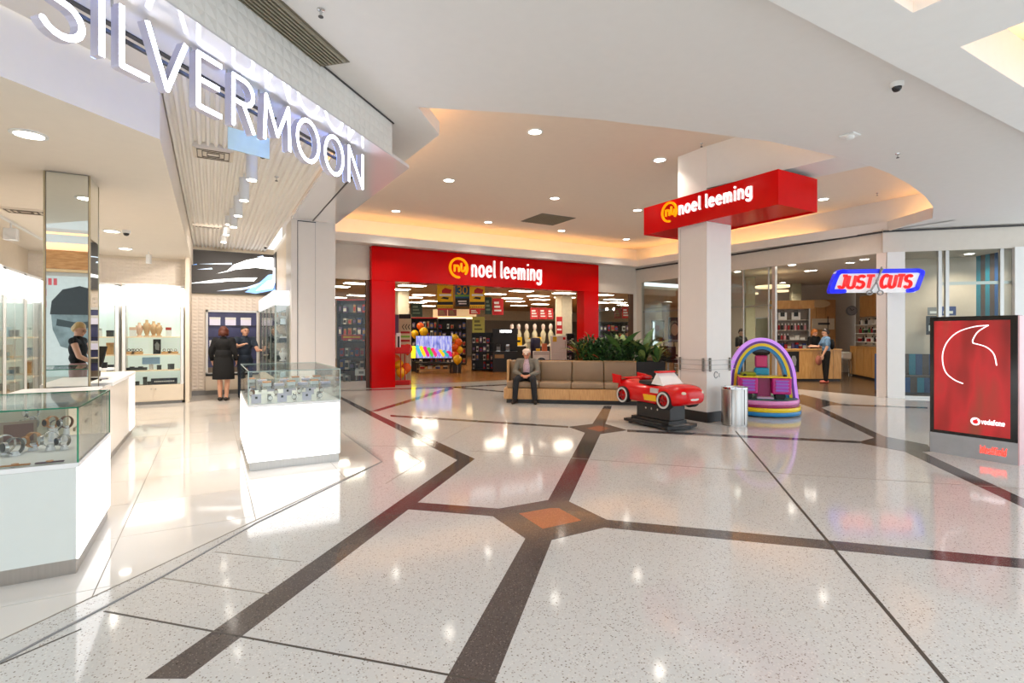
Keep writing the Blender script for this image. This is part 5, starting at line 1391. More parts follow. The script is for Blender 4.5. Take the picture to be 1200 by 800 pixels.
for (x0, x1, y0, y1, Y, m_, lb) in ((568.3, 576, 348, 368, 22, BGRN, 'dark green hanging banner right of the yellow banners'), (577, 590, 349.5, 369, 22, BRED, 'dark red hanging banner right of the dark green one'),
        (513, 524, 362.5, 370, 24, M('banner_maroon', (120, 44, 42), .5), 'maroon hanging sign under the left yellow banner'), (525, 535, 362.5, 370, 24, M('banner_maroon', (120, 44, 42)), 'maroon hanging sign under the blue banner'),
        (550, 562.5, 362, 368, 23, BRED, 'red strip sign hanging under the right yellow banner'), (481.5, 495, 355, 371, 22.5, BGRN, 'dark green banner hanging behind the left promo board'),
        (621.5, 631.5, 360.5, 374, 26, BRED, 'red and white sale card, left of the three over the long counter'), (632, 641, 360.5, 374, 26, BRED, 'red and white sale card, middle of the three over the long counter'), (641.5, 648.5, 361, 374, 26.4, BRED, 'red sale card, right of the three over the long counter'),
        (720, 728, 361, 373, 25, M('banner_maroon', (120, 44, 42)), 'dull red card hanging behind the right shop window'), (729, 738, 359.5, 373, 25, BRED, 'bright red card hanging behind the right shop window'),
        (553.5, 568, 371, 391, 22.4, M('poster_lime', (190, 186, 90), .5), 'yellow green poster hanging above the dark product rack')):
    t, w_, h = board('hanging_sign', lb, 'sign', x0, x1, y0, y1, Y, m_, hang=EH)
    mp = WHITE if m_ is BRED else (M('print_olive', (110, 110, 60)) if m_ is not BGRN else M('print_pale', (120, 140, 120)))
    for i in range(3): MB().box(-.34 * w_, (.3 - .1 * i) * w_, -.005, 0, (.22 + .22 * i) * h, (.32 + .24 * i) * h).build('print', mp, t)
# -- lit canopy over the dark shelving
p = D(532, 26)
t = thing('lit_canopy', 'cream lit canopy over the dark shelving at the back', 'canopy', (p[0], p[1], zat(372, 26)), FACE)
MB().box(-1.05, 1.05, 0, 1.0, 0, .42).build('fascia', M('canopy_cream', (236, 206, 158), .5, emit=.25), t); MB().box(-1.05, 1.05, -.02, .98, -.03, -.0).build('light_strip', M('canopy_strip', (255, 226, 170), .4, emit=2.5), t)
MB().box(1.0, 1.06, .1, .3, 0 - zat(372, 26), 0).build('post', WALLP, t); MB().box(-1.06, -1.0, .1, .3, 0 - zat(372, 26), 0).build('post', DK, t)
# -- left promo board, pillars
t, w_, h = board('promo_board', 'tall cream promo board with black arrows just inside the portal', 'board', 461.5, 481.5, 368, 449, 16.15, M('board_cream', (206, 186, 150), .5), dep=.06)
MB().box(-.1, w_ / 2, -.01, 0, .935 * h, 1.0 * h).build('header', BBLK, t); MB().box(-w_ / 2, -w_ / 2 + .15, -.012, 0, .70 * h, .99 * h).build('side_poster', M('poster_violet', (110, 90, 120), .5), t)
for i in range(3):
    mb = MB(); x = .0 + .09 * i; mb.stroke([(x + .05, .85 * h), (x, .815 * h), (x + .05, .78 * h)], .022, -.012, 0); mb.build('arrow', BBLK, t)
for i, m_ in enumerate((PROD[0], M('print_green', (120, 170, 60)), PROD[0])): MB().box(-.05, w_ / 2 - .03, -.01, 0, (.72 - .06 * i) * h, (.75 - .06 * i) * h).build('print', m_, t)
def column(x0, x1, Y, label):
    p = D((x0 + x1) / 2, Y); w_ = (x1 - x0) / FPX * Y * .74
    t = thing('column', label, 'column', (p[0], p[1], 0)); MB().box(-w_ / 2, w_ / 2, -w_ / 2, w_ / 2, 0, EH - .005, bev=.01).build('shaft', M('store_wall', (206, 196, 168)), t); MB().box(-w_ / 2 - .015, w_ / 2 + .015, -w_ / 2 - .015, w_ / 2 + .015, 0, .12).build('skirting', DK, t)
column(462, 480, 21.5, 'cream shop column behind the left promo board')
column(651, 670, 24, 'cream shop column at the right with a red vertical sign')
t, w_, h = board('hanging_sign', 'red vertical sign in front of the right cream column', 'sign', 652, 659, 371, 391, 23.2, BRED, hang=EH); MB().box(-.1, .1, -.004, 0, .5 * h, .72 * h).build('print', WHITE, t); MB().box(-.1, .1, -.004, 0, .2 * h, .3 * h).build('print', WHITE, t)
# -- red leaflet stand
p = F(472, 450.5)
t = thing('leaflet_stand', 'red two legged leaflet stand beside the left portal post', 'stand', (*p, 0), FACE)
MB().box(-.22, .22, -.13, .13, 0, .13, bev=.015).build('base', BRED, t)
for x in (-.06, .06): MB().cyl(x, 0, .13, .95, .016, n=10).build('pole', BRED, t)
MB().add([(-.22, -.14, .93), (.22, -.14, .93), (.22, .12, 1.08), (-.22, .12, 1.08), (-.22, -.14, .99), (.22, -.14, .99), (.22, .12, 1.2), (-.22, .12, 1.2)], [(0, 3, 2, 1), (4, 5, 6, 7), (0, 1, 5, 4), (1, 2, 6, 5), (2, 3, 7, 6), (3, 0, 4, 7)]).build('tray', BRED, t)
MB().box(-.2, -.07, .02, .04, 1.05, 1.55).build('leaflet', WHITE, t); MB().box(-.16, -.1, .016, .02, 1.12, 1.45).build('print', PROD[3], t)
# -- balloons
BALY = M('balloon_yellow', (246, 190, 24), .2); BALO = M('balloon_orange', (236, 96, 26), .2)
def balloon(px, py, Y, m_, label, r=.16, hang=None):
    p = P3(px, py, Y); t = thing('balloon', label, 'balloon', p)
    MB().lathe([(.012, -r * 1.22), (r * .3, -r * 1.0), (r * .75, -r * .6), (r, 0), (r * .87, r * .5), (r * .5, r * .88), (.01, r)], n=14).build('bulb', m_, t, smooth=80)
    MB().tube([(0, 0, -r * 1.2), (.015, 0, -r * 1.9), (0, .01, -r * 3.2)], .004, 5).build('ribbon', WHITE, t)
for a in ((486, 391, 20.9, BALY, 'yellow balloon at the top left corner of the bright television'), (496.5, 388.5, 20.9, BALY, 'larger yellow balloon above the bright television', .18), (492.5, 382, 21.2, BALO, 'orange balloon above the two yellow ones by the television'),
          (533, 396, 20.6, BALY, 'yellow balloon at the top of the column right of the television'), (537.2, 401, 20.5, BALO, 'orange balloon on the right of the balloon column'), (532.8, 407, 20.4, BALO, 'orange balloon beside the television edge'),
          (538, 410, 20.5, BALY, 'amber balloon on the right of the balloon column'), (533.5, 416, 20.4, BALO, 'lower orange balloon of the balloon column'), (536, 421, 20.3, BALY, 'lowest yellow balloon of the balloon column', .18),
          (463, 421, 15.9, BALO, 'orange balloon touching the left portal post'), (477.5, 409, 15.95, BALO, 'orange balloon behind the leaflet tray'), (467, 427, 15.9, BALY, 'yellow balloon low behind the leaflet stand'), (476, 431, 15.9, BALO, 'orange balloon low behind the leaflet stand'), (470, 436, 15.8, BALY, 'lowest yellow balloon behind the leaflet stand')):
    balloon(*a)
p = D(535.5, 20.5); t = thing('balloon_weight', 'black cube weight under the balloon column', 'stand', (*p, 0), FACE); MB().box(-.16, .16, -.16, .16, 0, .4, bev=.01).build('block', DK, t); MB().cyl(0, 0, .4, 1.5, .008, n=6).build('pole', DK, t)
# -- televisions
p = D(508.5, 20.3)
t = thing('television', 'bright television showing colourful waves on a low stand', 'television', (p[0], p[1], .5), FACE)
w_ = 43 / FPX * 20.3 / 2; z0 = zat(420, 20.3) - .5; z1 = zat(393, 20.3) - .5
MB().box(-w_, w_, 0, .05, z0, z1).build('frame', DK, t); MB().box(-w_ + .02, w_ - .02, -.004, 0, z0 + .02, z1 - .02).build('display', screen('tv_city', [(.3, (60, 80, 170)), (.48, (150, 160, 236)), (.6, (200, 206, 255)), (.75, (90, 110, 200))], scale=4, stretch=(3, 1, .6), strength=.5), t)
hh = z1 - z0
for i, c in enumerate(((60, 190, 220), (240, 220, 40), (214, 30, 150), (90, 200, 60), (230, 50, 120), (170, 120, 240), (240, 210, 30), (40, 180, 190), (214, 20, 120))):
    x = -w_ + .06 + i * (2 * w_ - .1) / 9; q = (2 * w_ - .1) / 9
    MB().plate([(x - q * .5, z0 + hh * (.54 - .03 * i)), (x + q * .2, z0 + hh * (.60 - .032 * i)), (x + q, z0 + hh * (.44 - .018 * i)), (x + q * 1.3, z0 + hh * .14), (x + q * .9, z0 + hh * .05), (x + q * .3, z0 + hh * .2)], -.008 - .0005 * i, -.004).build('screen_image', M('tvc%d' % i, c, .4, emit=.5, var=0), t)
MB().box(-.05, .05, .0, .06, -.08, z0).build('neck', DK, t); MB().box(-.25, .25, -.1, .15, -.08, -.06).build('foot', DK, t)
t = thing('tv_table', 'dark low table carrying the bright television', 'table', (p[0], p[1], 0), FACE)
MB().box(-w_, w_, -.2, .25, .36, .42).build('table_top', DK, t); MB().box(-w_ + .05, w_ - .05, -.15, .2, .14, .17).build('shelf', PROD[4], t)
for x in (-w_ + .06, w_ - .06):
    for y in (-.15, .2): MB().box(x - .025, x + .025, y - .025, y + .025, 0, .36).build('leg', DK, t)
for i in range(4): gbox('goods_box', 'boxed goods on the television table shelf, %s from left' % ORD[i], 'box', tuple(Vector((p[0], p[1], .17)) + Matrix.Rotation(FACE, 3, 'Z') @ Vector((-.45 + .3 * i, 0, 0))), (.16, .14, .12), PROD[i], PROD[1], FACE)
p = D(484.5, 21.2)
t = thing('television', 'small television showing a yellow picture left of the big one', 'television', (p[0], p[1], .42), FACE)
MB().box(-.15, .15, 0, .04, .12, .62).build('frame', DK, t); MB().box(-.14, .14, -.004, 0, .13, .61).build('display', M('tv_yellow', (250, 236, 40), .4, emit=1.2, var=.1), t); MB().box(-.03, .03, 0, .04, 0, .12).build('neck', DK, t); MB().box(-.12, .12, -.08, .1, 0, .015).build('foot', DK, t)
t = thing('tv_plinth', 'dark plinth under the small yellow television', 'plinth', (p[0], p[1], 0), FACE); MB().box(-.2, .2, -.15, .2, 0, .4, bev=.01).build('block', DK, t); MB().box(-.21, .21, -.16, .21, .4, .418).build('top', DK, t)
# -- racks
def rack(label, x0, x1, ytop, Y, shelves, seed, depth=.45, back=DK, items=True, group=None, cells=6):
    p = D((x0 + x1) / 2, Y); w_ = (x1 - x0) / FPX * Y; h = zat(ytop, Y); rr = random.Random(seed)
    t = thing('product_rack', label, 'shelving', (p[0], p[1], 0), FACE)
    MB().box(-w_ / 2, w_ / 2, depth - .03, depth, 0, h).build('back_panel', back, t)
    for s in (-1, 1): MB().box(s * w_ / 2 - .015, s * w_ / 2 + .015, 0, depth, 0, h).build('side_panel', DK, t)
    out = []
    for i in range(shelves):
        z = .08 + (h - .1) * i / shelves
        MB().box(-w_ / 2, w_ / 2, 0, depth - .03, z - .03, z).build('shelf', DK, t)
        if items:
            for c in range(cells):
                if rr.random() < .12: continue
                x = -w_ / 2 + w_ * (c + .5) / cells
                loc = tuple(Vector((p[0], p[1], z + .001)) + Matrix.Rotation(FACE, 3, 'Z') @ Vector((x, depth * .4, 0)))
                out.append((loc, w_ / cells * rr.uniform(.5, .85), (h / shelves) * rr.uniform(.4, .75), rr.randrange(6), i, c))
    MB().box(-w_ / 2, w_ / 2, -.01, depth, h, h + .05).build('top_sign', PROD[0] if seed % 2 else DK, t)
    return out
GP = []
for k in range(6):
    t = thing('boxed_goods', 'x', 'box', (0, 0, -9)); GP.append([t, False])
    MB().box(-.5, .5, -.12, .12, 0, .8, bev=.02).build('carton', PROD[k], t); MB().box(-.4, .4, -.124, -.12, .2, .6).build('print', PROD[(k + 2) % 6], t)
CN = ('red', 'white', 'blue', 'dark', 'tan', 'violet')
def stock(lst, where):
    for loc, sw, sh, k, i, c in lst:
        t, used = GP[k]
        lb = '%s boxed goods, %s, %s shelf up, %s along' % (CN[k], where, ORD[i], ORD[c])
        if not used: GP[k][1] = True; t.location = loc; t.rotation_euler = (0, 0, FACE); t['label'] = lb; o = t
        else: o = copy_thing(t, loc, FACE, lb)
        o.scale = (sw, 1, sh / .8)
bpy.context.view_layer.update()
stock(rack('dark product rack behind the balloons left of the lit canopy', 482, 512, 373, 24.5, 5, 1, cells=7), 'rack left of canopy')
stock(rack('dark product rack under the lit canopy', 513, 546, 374, 25.8, 5, 2, cells=7), 'rack under canopy')
stock(rack('dark product rack with appliances left of the coffee kiosk', 553, 578, 391, 21.6, 4, 4, cells=6), 'rack left of coffee kiosk')
stock(rack('tall grey product rack right of the white fridge', 664.5, 673, 392, 21.5, 4, 6, cells=3), 'rack right of fridge')
stock(rack('dark product rack behind the right shop window', 703, 738, 378, 27, 5, 8, cells=8), 'rack behind right window')
stock(rack('product rack at the back behind the left shop window', 395, 429, 352, 20.5, 6, 9, cells=6, back=M('back_bluegrey', (120, 130, 140), .5)), 'rack behind left window')
stock(rack('low brown product shelf close behind the left shop window', 397, 427, 401, 15.35, 3, 10, depth=.35, back=M('back_brown', (124, 92, 66), .5), cells=5), 'low shelf, left window')
t, w_, h = board('window_sign', 'red strip sign above the low shelf in the left shop window', 'sign', 400, 424.5, 392, 397.5, 15.3, BRED, hang=None); MB().box(-.25, .25, -.004, 0, .3 * h, .7 * h).build('print', BYEL, t)
for s in (-.2, .2): MB().cyl(s, .006, -(zat(397.5, 15.3) - 1.3), 0, .008, n=6).build('post', DK, t)
t, w_, h = board('window_card', 'white price card low in the left shop window', 'sign', 416, 427.5, 432.5, 440, 15.0, WHITE, dep=.02); MB().box(-.03, .11, -.004, 0, .3 * h, .7 * h).build('print', MGREY, t); MB().box(-.1, -.08, .01, .02, -zat(440, 15.0), 0).build('leg', DK, t); MB().box(.08, .1, .01, .02, -zat(440, 15.0), 0).build('leg', DK, t)
# -- coffee kiosk
p = D(592, 21.0)
t = thing('coffee_kiosk', 'black coffee machine kiosk with a small white lettered header', 'kiosk', (*p, 0), FACE)
MB().box(-.5, .5, 0, .6, 0, .82).build('base', DK, t); MB().box(-.5, .5, .52, .58, .82, 1.62).build('back_panel', DK, t); MB().box(-.52, .52, .3, .6, 1.52, 1.74).build('header', DK, t)
MB().box(-.42, -.05, -.006, 0, .55, .7).build('name_plate', PROD[4], t)
text('NESPRESSO', t, -.22, .26, 1.585, .1, .02, M('kiosk_letters', (250, 250, 250), .4, emit=.8, var=0), .29, .3, one=True, part='lettering', gap=.1)
for x, lb in ((-.28, 'left'), (.1, 'right')):
    q = tuple(Vector((*p, .821)) + Matrix.Rotation(FACE, 3, 'Z') @ Vector((x, .25, 0)))
    c = thing('coffee_machine', 'small coffee machine at the %s of the black kiosk' % lb, 'coffee machine', q, FACE)
    MB().box(-.08, .08, -.1, .14, 0, .03).build('drip_tray', CHROME, c); MB().box(-.08, .08, .04, .14, .03, .28, bev=.01).build('tank', MGREY, c); MB().box(-.07, .07, -.1, .14, .2, .3, bev=.015).build('head', DK if x < 0 else CHROME, c)
# -- long counter with white upright appliances
p = D(625, 24.5)
t = thing('demo_counter', 'long dark demonstration counter behind the seated man', 'counter', (*p, 0), FACE)
MB().box(-1.15, 1.1, 0, .7, 0, .95).build('body', DK, t); MB().box(-1.18, 1.13, -.03, .73, .95, .99).build('worktop', PROD[1], t)
for k, px in enumerate((600, 608, 617.5, 627, 637, 646)):
    c = thing('upright_appliance', 'white upright appliance with a rounded top on the counter, %s from left' % ORD[k], 'appliance', tuple(Vector((*p, .99)) + Matrix.Rotation(FACE, 3, 'Z') @ Vector(((px - 625) / FPX * 24.5, .3, 0))), FACE)
    MB().lathe([(.13, 0), (.13, .03), (.05, .1), (.11, .3), (.13, .55), (.07, .68), (.05, .74)], n=14).build('body', M('appliance_cream', (214, 208, 178), .4), c, smooth=40)
    MB().lathe([(.05, .74), (.085, .82), (.085, .95), (.04, 1.02)], n=14).build('cap', M('appliance_pinkwhite', (234, 214, 206), .4), c, smooth=40)
for px, m_, lb in ((607.5, BYEL, 'small amber price card on the long counter, left'), (630, BYEL, 'small amber price card on the long counter, right')):
    c = thing('price_card', lb, 'sign', tuple(Vector((*p, .99)) + Matrix.Rotation(FACE, 3, 'Z') @ Vector(((px - 625) / FPX * 24.5, .08, 0))), FACE); MB().box(-.17, .17, 0, .01, .0, .4).build('card', m_, c); MB().box(-.1, .1, -.004, 0, .15, .25).build('print', BBLK, c)
# -- fridge, washing machine, boxes
p = D(655, 20.8); t = thing('fridge', 'white two door fridge with coloured stickers behind the bench', 'fridge', (*p, 0), FACE)
MB().box(-.31, .31, .03, .6, .02, 1.46, bev=.015).build('body', WHITE, t)
for z0, z1 in ((.04, .74), (.755, 1.45)):
    d_ = MB().box(-.31, .31, 0, .03, z0, z1, bev=.008).build('door', WHITE, t); MB().box(.24, .265, -.03, 0, z0 + .2, z1 - .2, bev=.005).build('handle', MGREY, d_)
MB().box(-.24, -.09, -.004, 0, 1.22, 1.42).build('sticker', BYEL, t); MB().box(.16, .26, -.004, 0, 1.3, 1.4).build('sticker', BRED, t)
p = D(634.5, 20.0); t = thing('washing_machine', 'white front loading washing machine behind the bench', 'washing machine', (*p, 0), FACE)
MB().box(-.31, .31, 0, .58, .01, .86, bev=.012).build('body', WHITE, t); k = 24
mb = MB(); mb.plate([(.2 * math.cos(2 * PI * i / k), .42 + .2 * math.sin(2 * PI * i / k)) for i in range(k)], -.025, 0); d_ = mb.build('door', CHROME, t)
mb = MB(); mb.plate([(.15 * math.cos(2 * PI * i / k), .42 + .15 * math.sin(2 * PI * i / k)) for i in range(k)], -.03, -.025); mb.build('door_glass', DK, d_)
MB().box(-.29, .29, -.006, 0, .72, .84).build('control_panel', M('panel_grey', (200, 200, 200)), t); MB().cyl(0, 0, 0, 0.001, .001).build('dial', MGREY, t) if False else None
for dx, m_, s, lb in ((.13, M('box_orange', (226, 120, 70), .5), (.2, .2, .3), 'orange pink box on top of the washing machine'), (-.12, BYEL, (.16, .15, .1), 'small yellow box on top of the washing machine')):
    q = tuple(Vector((*p, .861)) + Matrix.Rotation(FACE, 3, 'Z') @ Vector((dx, .25, 0))); gbox('goods_box', lb, 'box', q, s, m_, m_, FACE)
p = D(627.5, 22.2); t = thing('display_drum', 'dark blue drum display behind the washing machine', 'display', (*p, 0), FACE)
MB().lathe([(.2, 0), (.2, .9), (.22, .95), (.22, 1.3), (.19, 1.34)], n=18).build('drum', M('drum_navy', (40, 40, 70), .4), t, smooth=40); MB().lathe([(.19, 1.34), (.2, 1.36), (.05, 1.38)], n=18).build('lid', DK, t, smooth=40)
p = D(620, 22.5); t = thing('display_bottle', 'cream bottle shaped display behind the man in the cap', 'display', (*p, 0), FACE)
MB().lathe([(.14, 0), (.14, .9), (.1, 1.05), (.13, 1.2), (.05, 1.32)], n=16).build('body', M('appliance_cream', (214, 208, 178)), t, smooth=40); MB().cyl(0, 0, 1.3, 1.36, .05, n=12).build('cap', BYEL, t)
# ceiling track with lamps seen through the right window
p = D(712, 27); t = thing('spotlight_track', 'black lamp track with two lit lamps behind the right window', 'lamp track', (p[0], p[1], 2.72), FACE)
MB().box(-.75, .75, -.05, .05, 0, .12).build('rail', DK, t)
for x in (-.05, .32): MB().ball((x, -.08, .1), .07, 10).build('lamp', LAMP, t)
for s in (-.6, .6): MB().cyl(s, 0, .12, EH - 2.72, .012, n=6).build('stem', DK, t)

# ================================================================== hair salon
def cw(x, y): return c2w(x, y)
SB_ = rad(-30 - 14)                       # square to the salon's own grid
SWALL = M('salon_wall', (214, 200, 184), .7, var=.02); TAN = M('salon_tan', (196, 158, 112), .7)
def wallseg(nm, a, b, z1, m_, th=.1):
    A, B = Vector(cw(*a)), Vector(cw(*b)); d = (B - A).normalized(); n = Vector((-d.y, d.x)) * th
    return struct(nm, MB().prism([tuple(A), tuple(B), tuple(B + n), tuple(A + n)], 0, z1), m_)
JT = JH + .04
wallseg('wall_salon_back', (8.3, 22.0), (14.6, 20.45), JT, SWALL)
wallseg('wall_salon_right', (13.6, 20.6), (12.2, 15.6), JT, SWALL)
wallseg('wall_salon_partition', (10.05, 13.95), (12.05, 13.38), JT, SWALL)
# tan feature wall behind the reception
p = D(962, 20.2); t = thing('feature_wall', 'warm tan wood panel behind the reception desk', 'wall panel', (*p, 0), SB_)
for i in range(3): MB().box(-.5 + i * .34, -.17 + i * .34, 0, .06, 0, 2.85).build('panel', M('feature_tan', (190, 140, 88), .5, var=.06), t)
p = D(960, 20.0); t = thing('glass_sign', 'clear oval glass sign on the tan panel', 'sign', (p[0], p[1], zat(356, 20)), SB_)
mb = MB(); mb.plate([(.36 * math.cos(2 * PI * i / 20), .15 * math.sin(2 * PI * i / 20)) for i in range(20)], -.08, -.06); mb.build('plate', M('sign_sand', (206, 176, 138), .3), t)
for x in (-.2, .2): MB().tube([(x, -.06, 0), (x, .02, 0)], .012, 6).build('stud', CHROME, t)
p = D(965, 19.9); t = thing('price_board', 'pale price board on the wall behind the receptionist', 'sign', (p[0], p[1], zat(386, 19.9)), SB_)
MB().box(-.4, .36, -.05, -.02, 0, .42).build('panel', M('board_pale', (214, 200, 178), .5), t); MB().box(-.2, .2, -.054, -.05, .18, .26).build('print', DGREY, t); MB().box(.12, .15, -.056, -.05, -.1, .5).build('divider', DK, t)
p = P3(997, 364, 20.6); t = thing('wall_clock', 'round grey wall clock on the white salon wall', 'clock', p, SB_); k = 24
def disc(par, r, y0, y1, nm, m_):
    mb = MB(); mb.plate([(r * math.cos(2 * PI * i / k), r * math.sin(2 * PI * i / k)) for i in range(k)], y0, y1); mb.build(nm, m_, par)
disc(t, .19, -.12, -.04, 'case', M('clock_grey', (150, 152, 162), .4)); disc(t, .155, -.125, -.12, 'dial', M('clock_dial', (186, 186, 192), .4))
for a, l in ((50, .09), (-40, .13)): mb = MB(); mb.stroke([(0, 0), (l * math.sin(rad(a)), l * math.cos(rad(a)))], .015, -.13, -.125); mb.build('hand', DK, t)
# reception desk
pA = F(928, 446.6); pB = F(986, 446.6)
dv = Vector((pB[0] - pA[0], pB[1] - pA[1])); DA = math.atan2(dv.y, dv.x); DL_ = dv.length
t = thing('reception_desk', 'pale maple reception desk with a kicked base', 'desk', (*pA, 0), DA)
MB().box(-.45, DL_, 0, .65, .08, 1.0).build('body', WOODM, t); MB().box(-.43, DL_ - .03, .04, .62, 0, .08).build('kick', DK, t); MB().box(-.47, DL_ + .02, -.03, .5, 1.0, 1.04).build('desk_top', WOODM, t)
MB().box(DL_ * .83, DL_ * .835, -.003, 0, .08, 1.0).build('seam', DGREY, t)
q = tuple(Vector((*pA, .2)) + Matrix.Rotation(DA, 3, 'Z') @ Vector((.04, -.012, 0)))
t = thing('desk_poster', 'dark poster of a face on the front of the reception desk', 'poster', q, DA)
MB().box(-.18, .19, 0, .01, .1, .76).build('sheet', BLACK, t); MB().plate([(-.05, .3), (.08, .3), (.1, .5), (.06, .62), (-.03, .62), (-.07, .5)], -.003, 0).build('picture', MGREY, t); MB().plate([(-.1, .12), (.12, .12), (.08, .28), (-.04, .28)], -.003, 0).build('picture', M('poster_slate', (70, 74, 84)), t)
# shelving behind the desk
p = D(926.5, 18.6); RW = 40 / FPX * 18.6
t = thing('salon_shelving', 'grey backed retail shelving with a maple header behind the desk', 'shelving', (*p, 0), SB_)
MB().box(-RW / 2, RW / 2, .25, .3, .1, 2.6).build('back_panel', M('shelf_grey', (150, 140, 132), .5), t); MB().box(-RW / 2 - .05, RW / 2 + .15, -.02, .3, 2.42, 2.72).build('header', WOODM, t)
for s in (-1, 1): MB().box(s * RW / 2 - .025, s * RW / 2 + .025, 0, .3, 0, 2.42).build('side_post', ALU, t)
sz_ = [zat(y, 18.6) for y in (409, 398, 386.5, 374.5)]
for z in sz_: MB().box(-RW / 2, RW / 2, .02, .25, z - .02, z).build('shelf', M('shelf_frost', (196, 190, 180), .3), t)
MB().box(-RW / 2, RW / 2, 0, .3, 0, .95).build('base', WOODM, t)
def onshelf(px, z, dy=.13): return tuple(Vector((*p, z)) + Matrix.Rotation(SB_, 3, 'Z') @ Vector(((px - 926.5) / FPX * 18.6, dy, 0)))
for k, px in enumerate((918.5, 933)):
    c = thing('gift_bag', 'white and black gift bag on the top salon shelf, %s' % ('left', 'right')[k], 'bag', onshelf(px, sz_[3]), SB_)
    MB().box(-.14, .14, -.05, .05, 0, .26).build('bag', WHITE, c); MB().box(-.07, .07, -.053, -.05, .12, .27).build('print', BLACK, c); MB().tube([(-.07, 0, .26), (-.06, 0, .33), (.06, 0, .33), (.07, 0, .26)], .008, 6).build('handle', BLACK, c)
def bottle(loc, label, m_, h=.2, r=.035, cap=WHITE):
    c = thing('bottle', label, 'bottle', loc)
    MB().lathe([(r, 0), (r, h * .62), (r * .4, h * .75)], n=10).build('body', m_, c, smooth=40); MB().cyl(0, 0, h * .72, h, r * .45, n=8).build('cap', cap, c)
    return c
PKB = M('bottle_pink', (220, 150, 160), .3); RDB = M('bottle_red', (176, 40, 48), .3)
for k, px in enumerate((911.5, 915, 918.5, 922, 925.5, 929, 932.5, 936, 939.5, 943)):
    bottle(onshelf(px, sz_[2]), 'bottle in the full row on the second salon shelf, %s from left' % ORD[k], (PKB, RDB, PROD[3])[k % 3], .24)
for k, px in enumerate((911.5, 914.7, 918, 921.3, 924.6)): bottle(onshelf(px, sz_[1]), 'bottle on the third salon shelf, %s from left' % ORD[k], (PKB, PROD[3], RDB)[k % 3], .22)
for k, px in enumerate((929, 934, 940)): gbox('carton', 'white carton on the third salon shelf, %s of three' % ORD[k], 'box', onshelf(px, sz_[1]), (.14, .12, (.1, .16, .1)[k]), WHITE, PROD[1], SB_)
for k, px in enumerate((914, 918, 922, 926, 930, 934, 938, 942)): gbox('carton', 'coloured carton on the lowest salon shelf, %s from left' % ORD[k], 'box', onshelf(px, sz_[0]), (.1, .1, .16 + .04 * (k % 3)), (PROD[5], PROD[2], PROD[0], PROD[1])[k % 4], PROD[(k + 1) % 6], SB_)
# wall shelves with products, cupboard and low cabinet along the right wall
wa, wb_ = Vector(cw(12.35, 19.0)), Vector(cw(11.62, 16.4)); wd_ = (wb_ - wa); WA = math.atan2(wd_.y, wd_.x); WLn = wd_.length
t = thing('low_cabinet', 'long low maple cabinet along the right salon wall', 'cabinet', (wa.x, wa.y, 0), WA)
MB().box(0, WLn, 0, .45, .08, 1.05).build('carcass', WOODM, t); MB().box(.02, WLn - .02, .04, .43, 0, .08).build('kick', DK, t); MB().box(-.02, WLn + .02, -.02, .45, 1.05, 1.09).build('worktop', WOODM, t)
for i in range(4): MB().box(.02 + i * WLn / 4, (i + 1) * WLn / 4 - .012, -.018, 0, .1, 1.03).build('door', WOODM, t)
t = thing('wall_cupboard', 'maple wall cupboard high on the right salon wall', 'cupboard', (wa.x, wa.y, 2.12), WA)
MB().box(.6, WLn + .3, .12, .5, 0, .72).build('carcass', WOODM, t)
for i in range(2): MB().box(.62 + i * 1.2, 1.78 + i * 1.2, .1, .12, .01, .71).build('door', WOODM, t)
t = thing('wall_shelves', 'three white wall shelves of hair products on the right salon wall', 'shelving', (wa.x, wa.y, 1.2), WA)
zs_ = [0.06, .36, .66]
for z in zs_: MB().box(.1, WLn + .1, .12, .46, z - .03, z).build('shelf', WHITE, t)
for i in range(4): MB().box(.2 + i * WLn / 4, .22 + i * WLn / 4, .4, .46, -.05, .9).build('bracket', ALU, t)
for si, z in enumerate(zs_):
    for c in range(10):
        loc = tuple(Vector((wa.x, wa.y, 1.2 + z)) + Matrix.Rotation(WA, 3, 'Z') @ Vector((.2 + c * WLn / 10, .26, 0)))
        lb = 'on the right salon wall, %s shelf up, %s from back' % (ORD[si], ORD[c])
        if (c + si) % 3: bottle(loc, 'bottle ' + lb, (WHITE, RDB, PROD[3], M('bottle_green', (60, 130, 70), .3))[(c * 2 + si) % 4], .2, .045, DK)
        else: gbox('carton', 'carton ' + lb, 'box', loc, (.16, .12, .15), (PROD[0], PROD[3], WHITE)[si], WHITE, WA)
# small white side table
p = F(991, 440.5); t = thing('side_table', 'small white plastic table with thin legs by the desk', 'table', (*p, 0), SB_)
MB().box(-.16, .16, -.14, .14, .6, .88, bev=.05).build('seat_shell', WHITE, t)
for x in (-.12, .12):
    for y in (-.1, .1): MB().tube([(x, y, .62), (x * 1.3, y * 1.3, 0)], .012, 6).build('leg', CHROME, t)
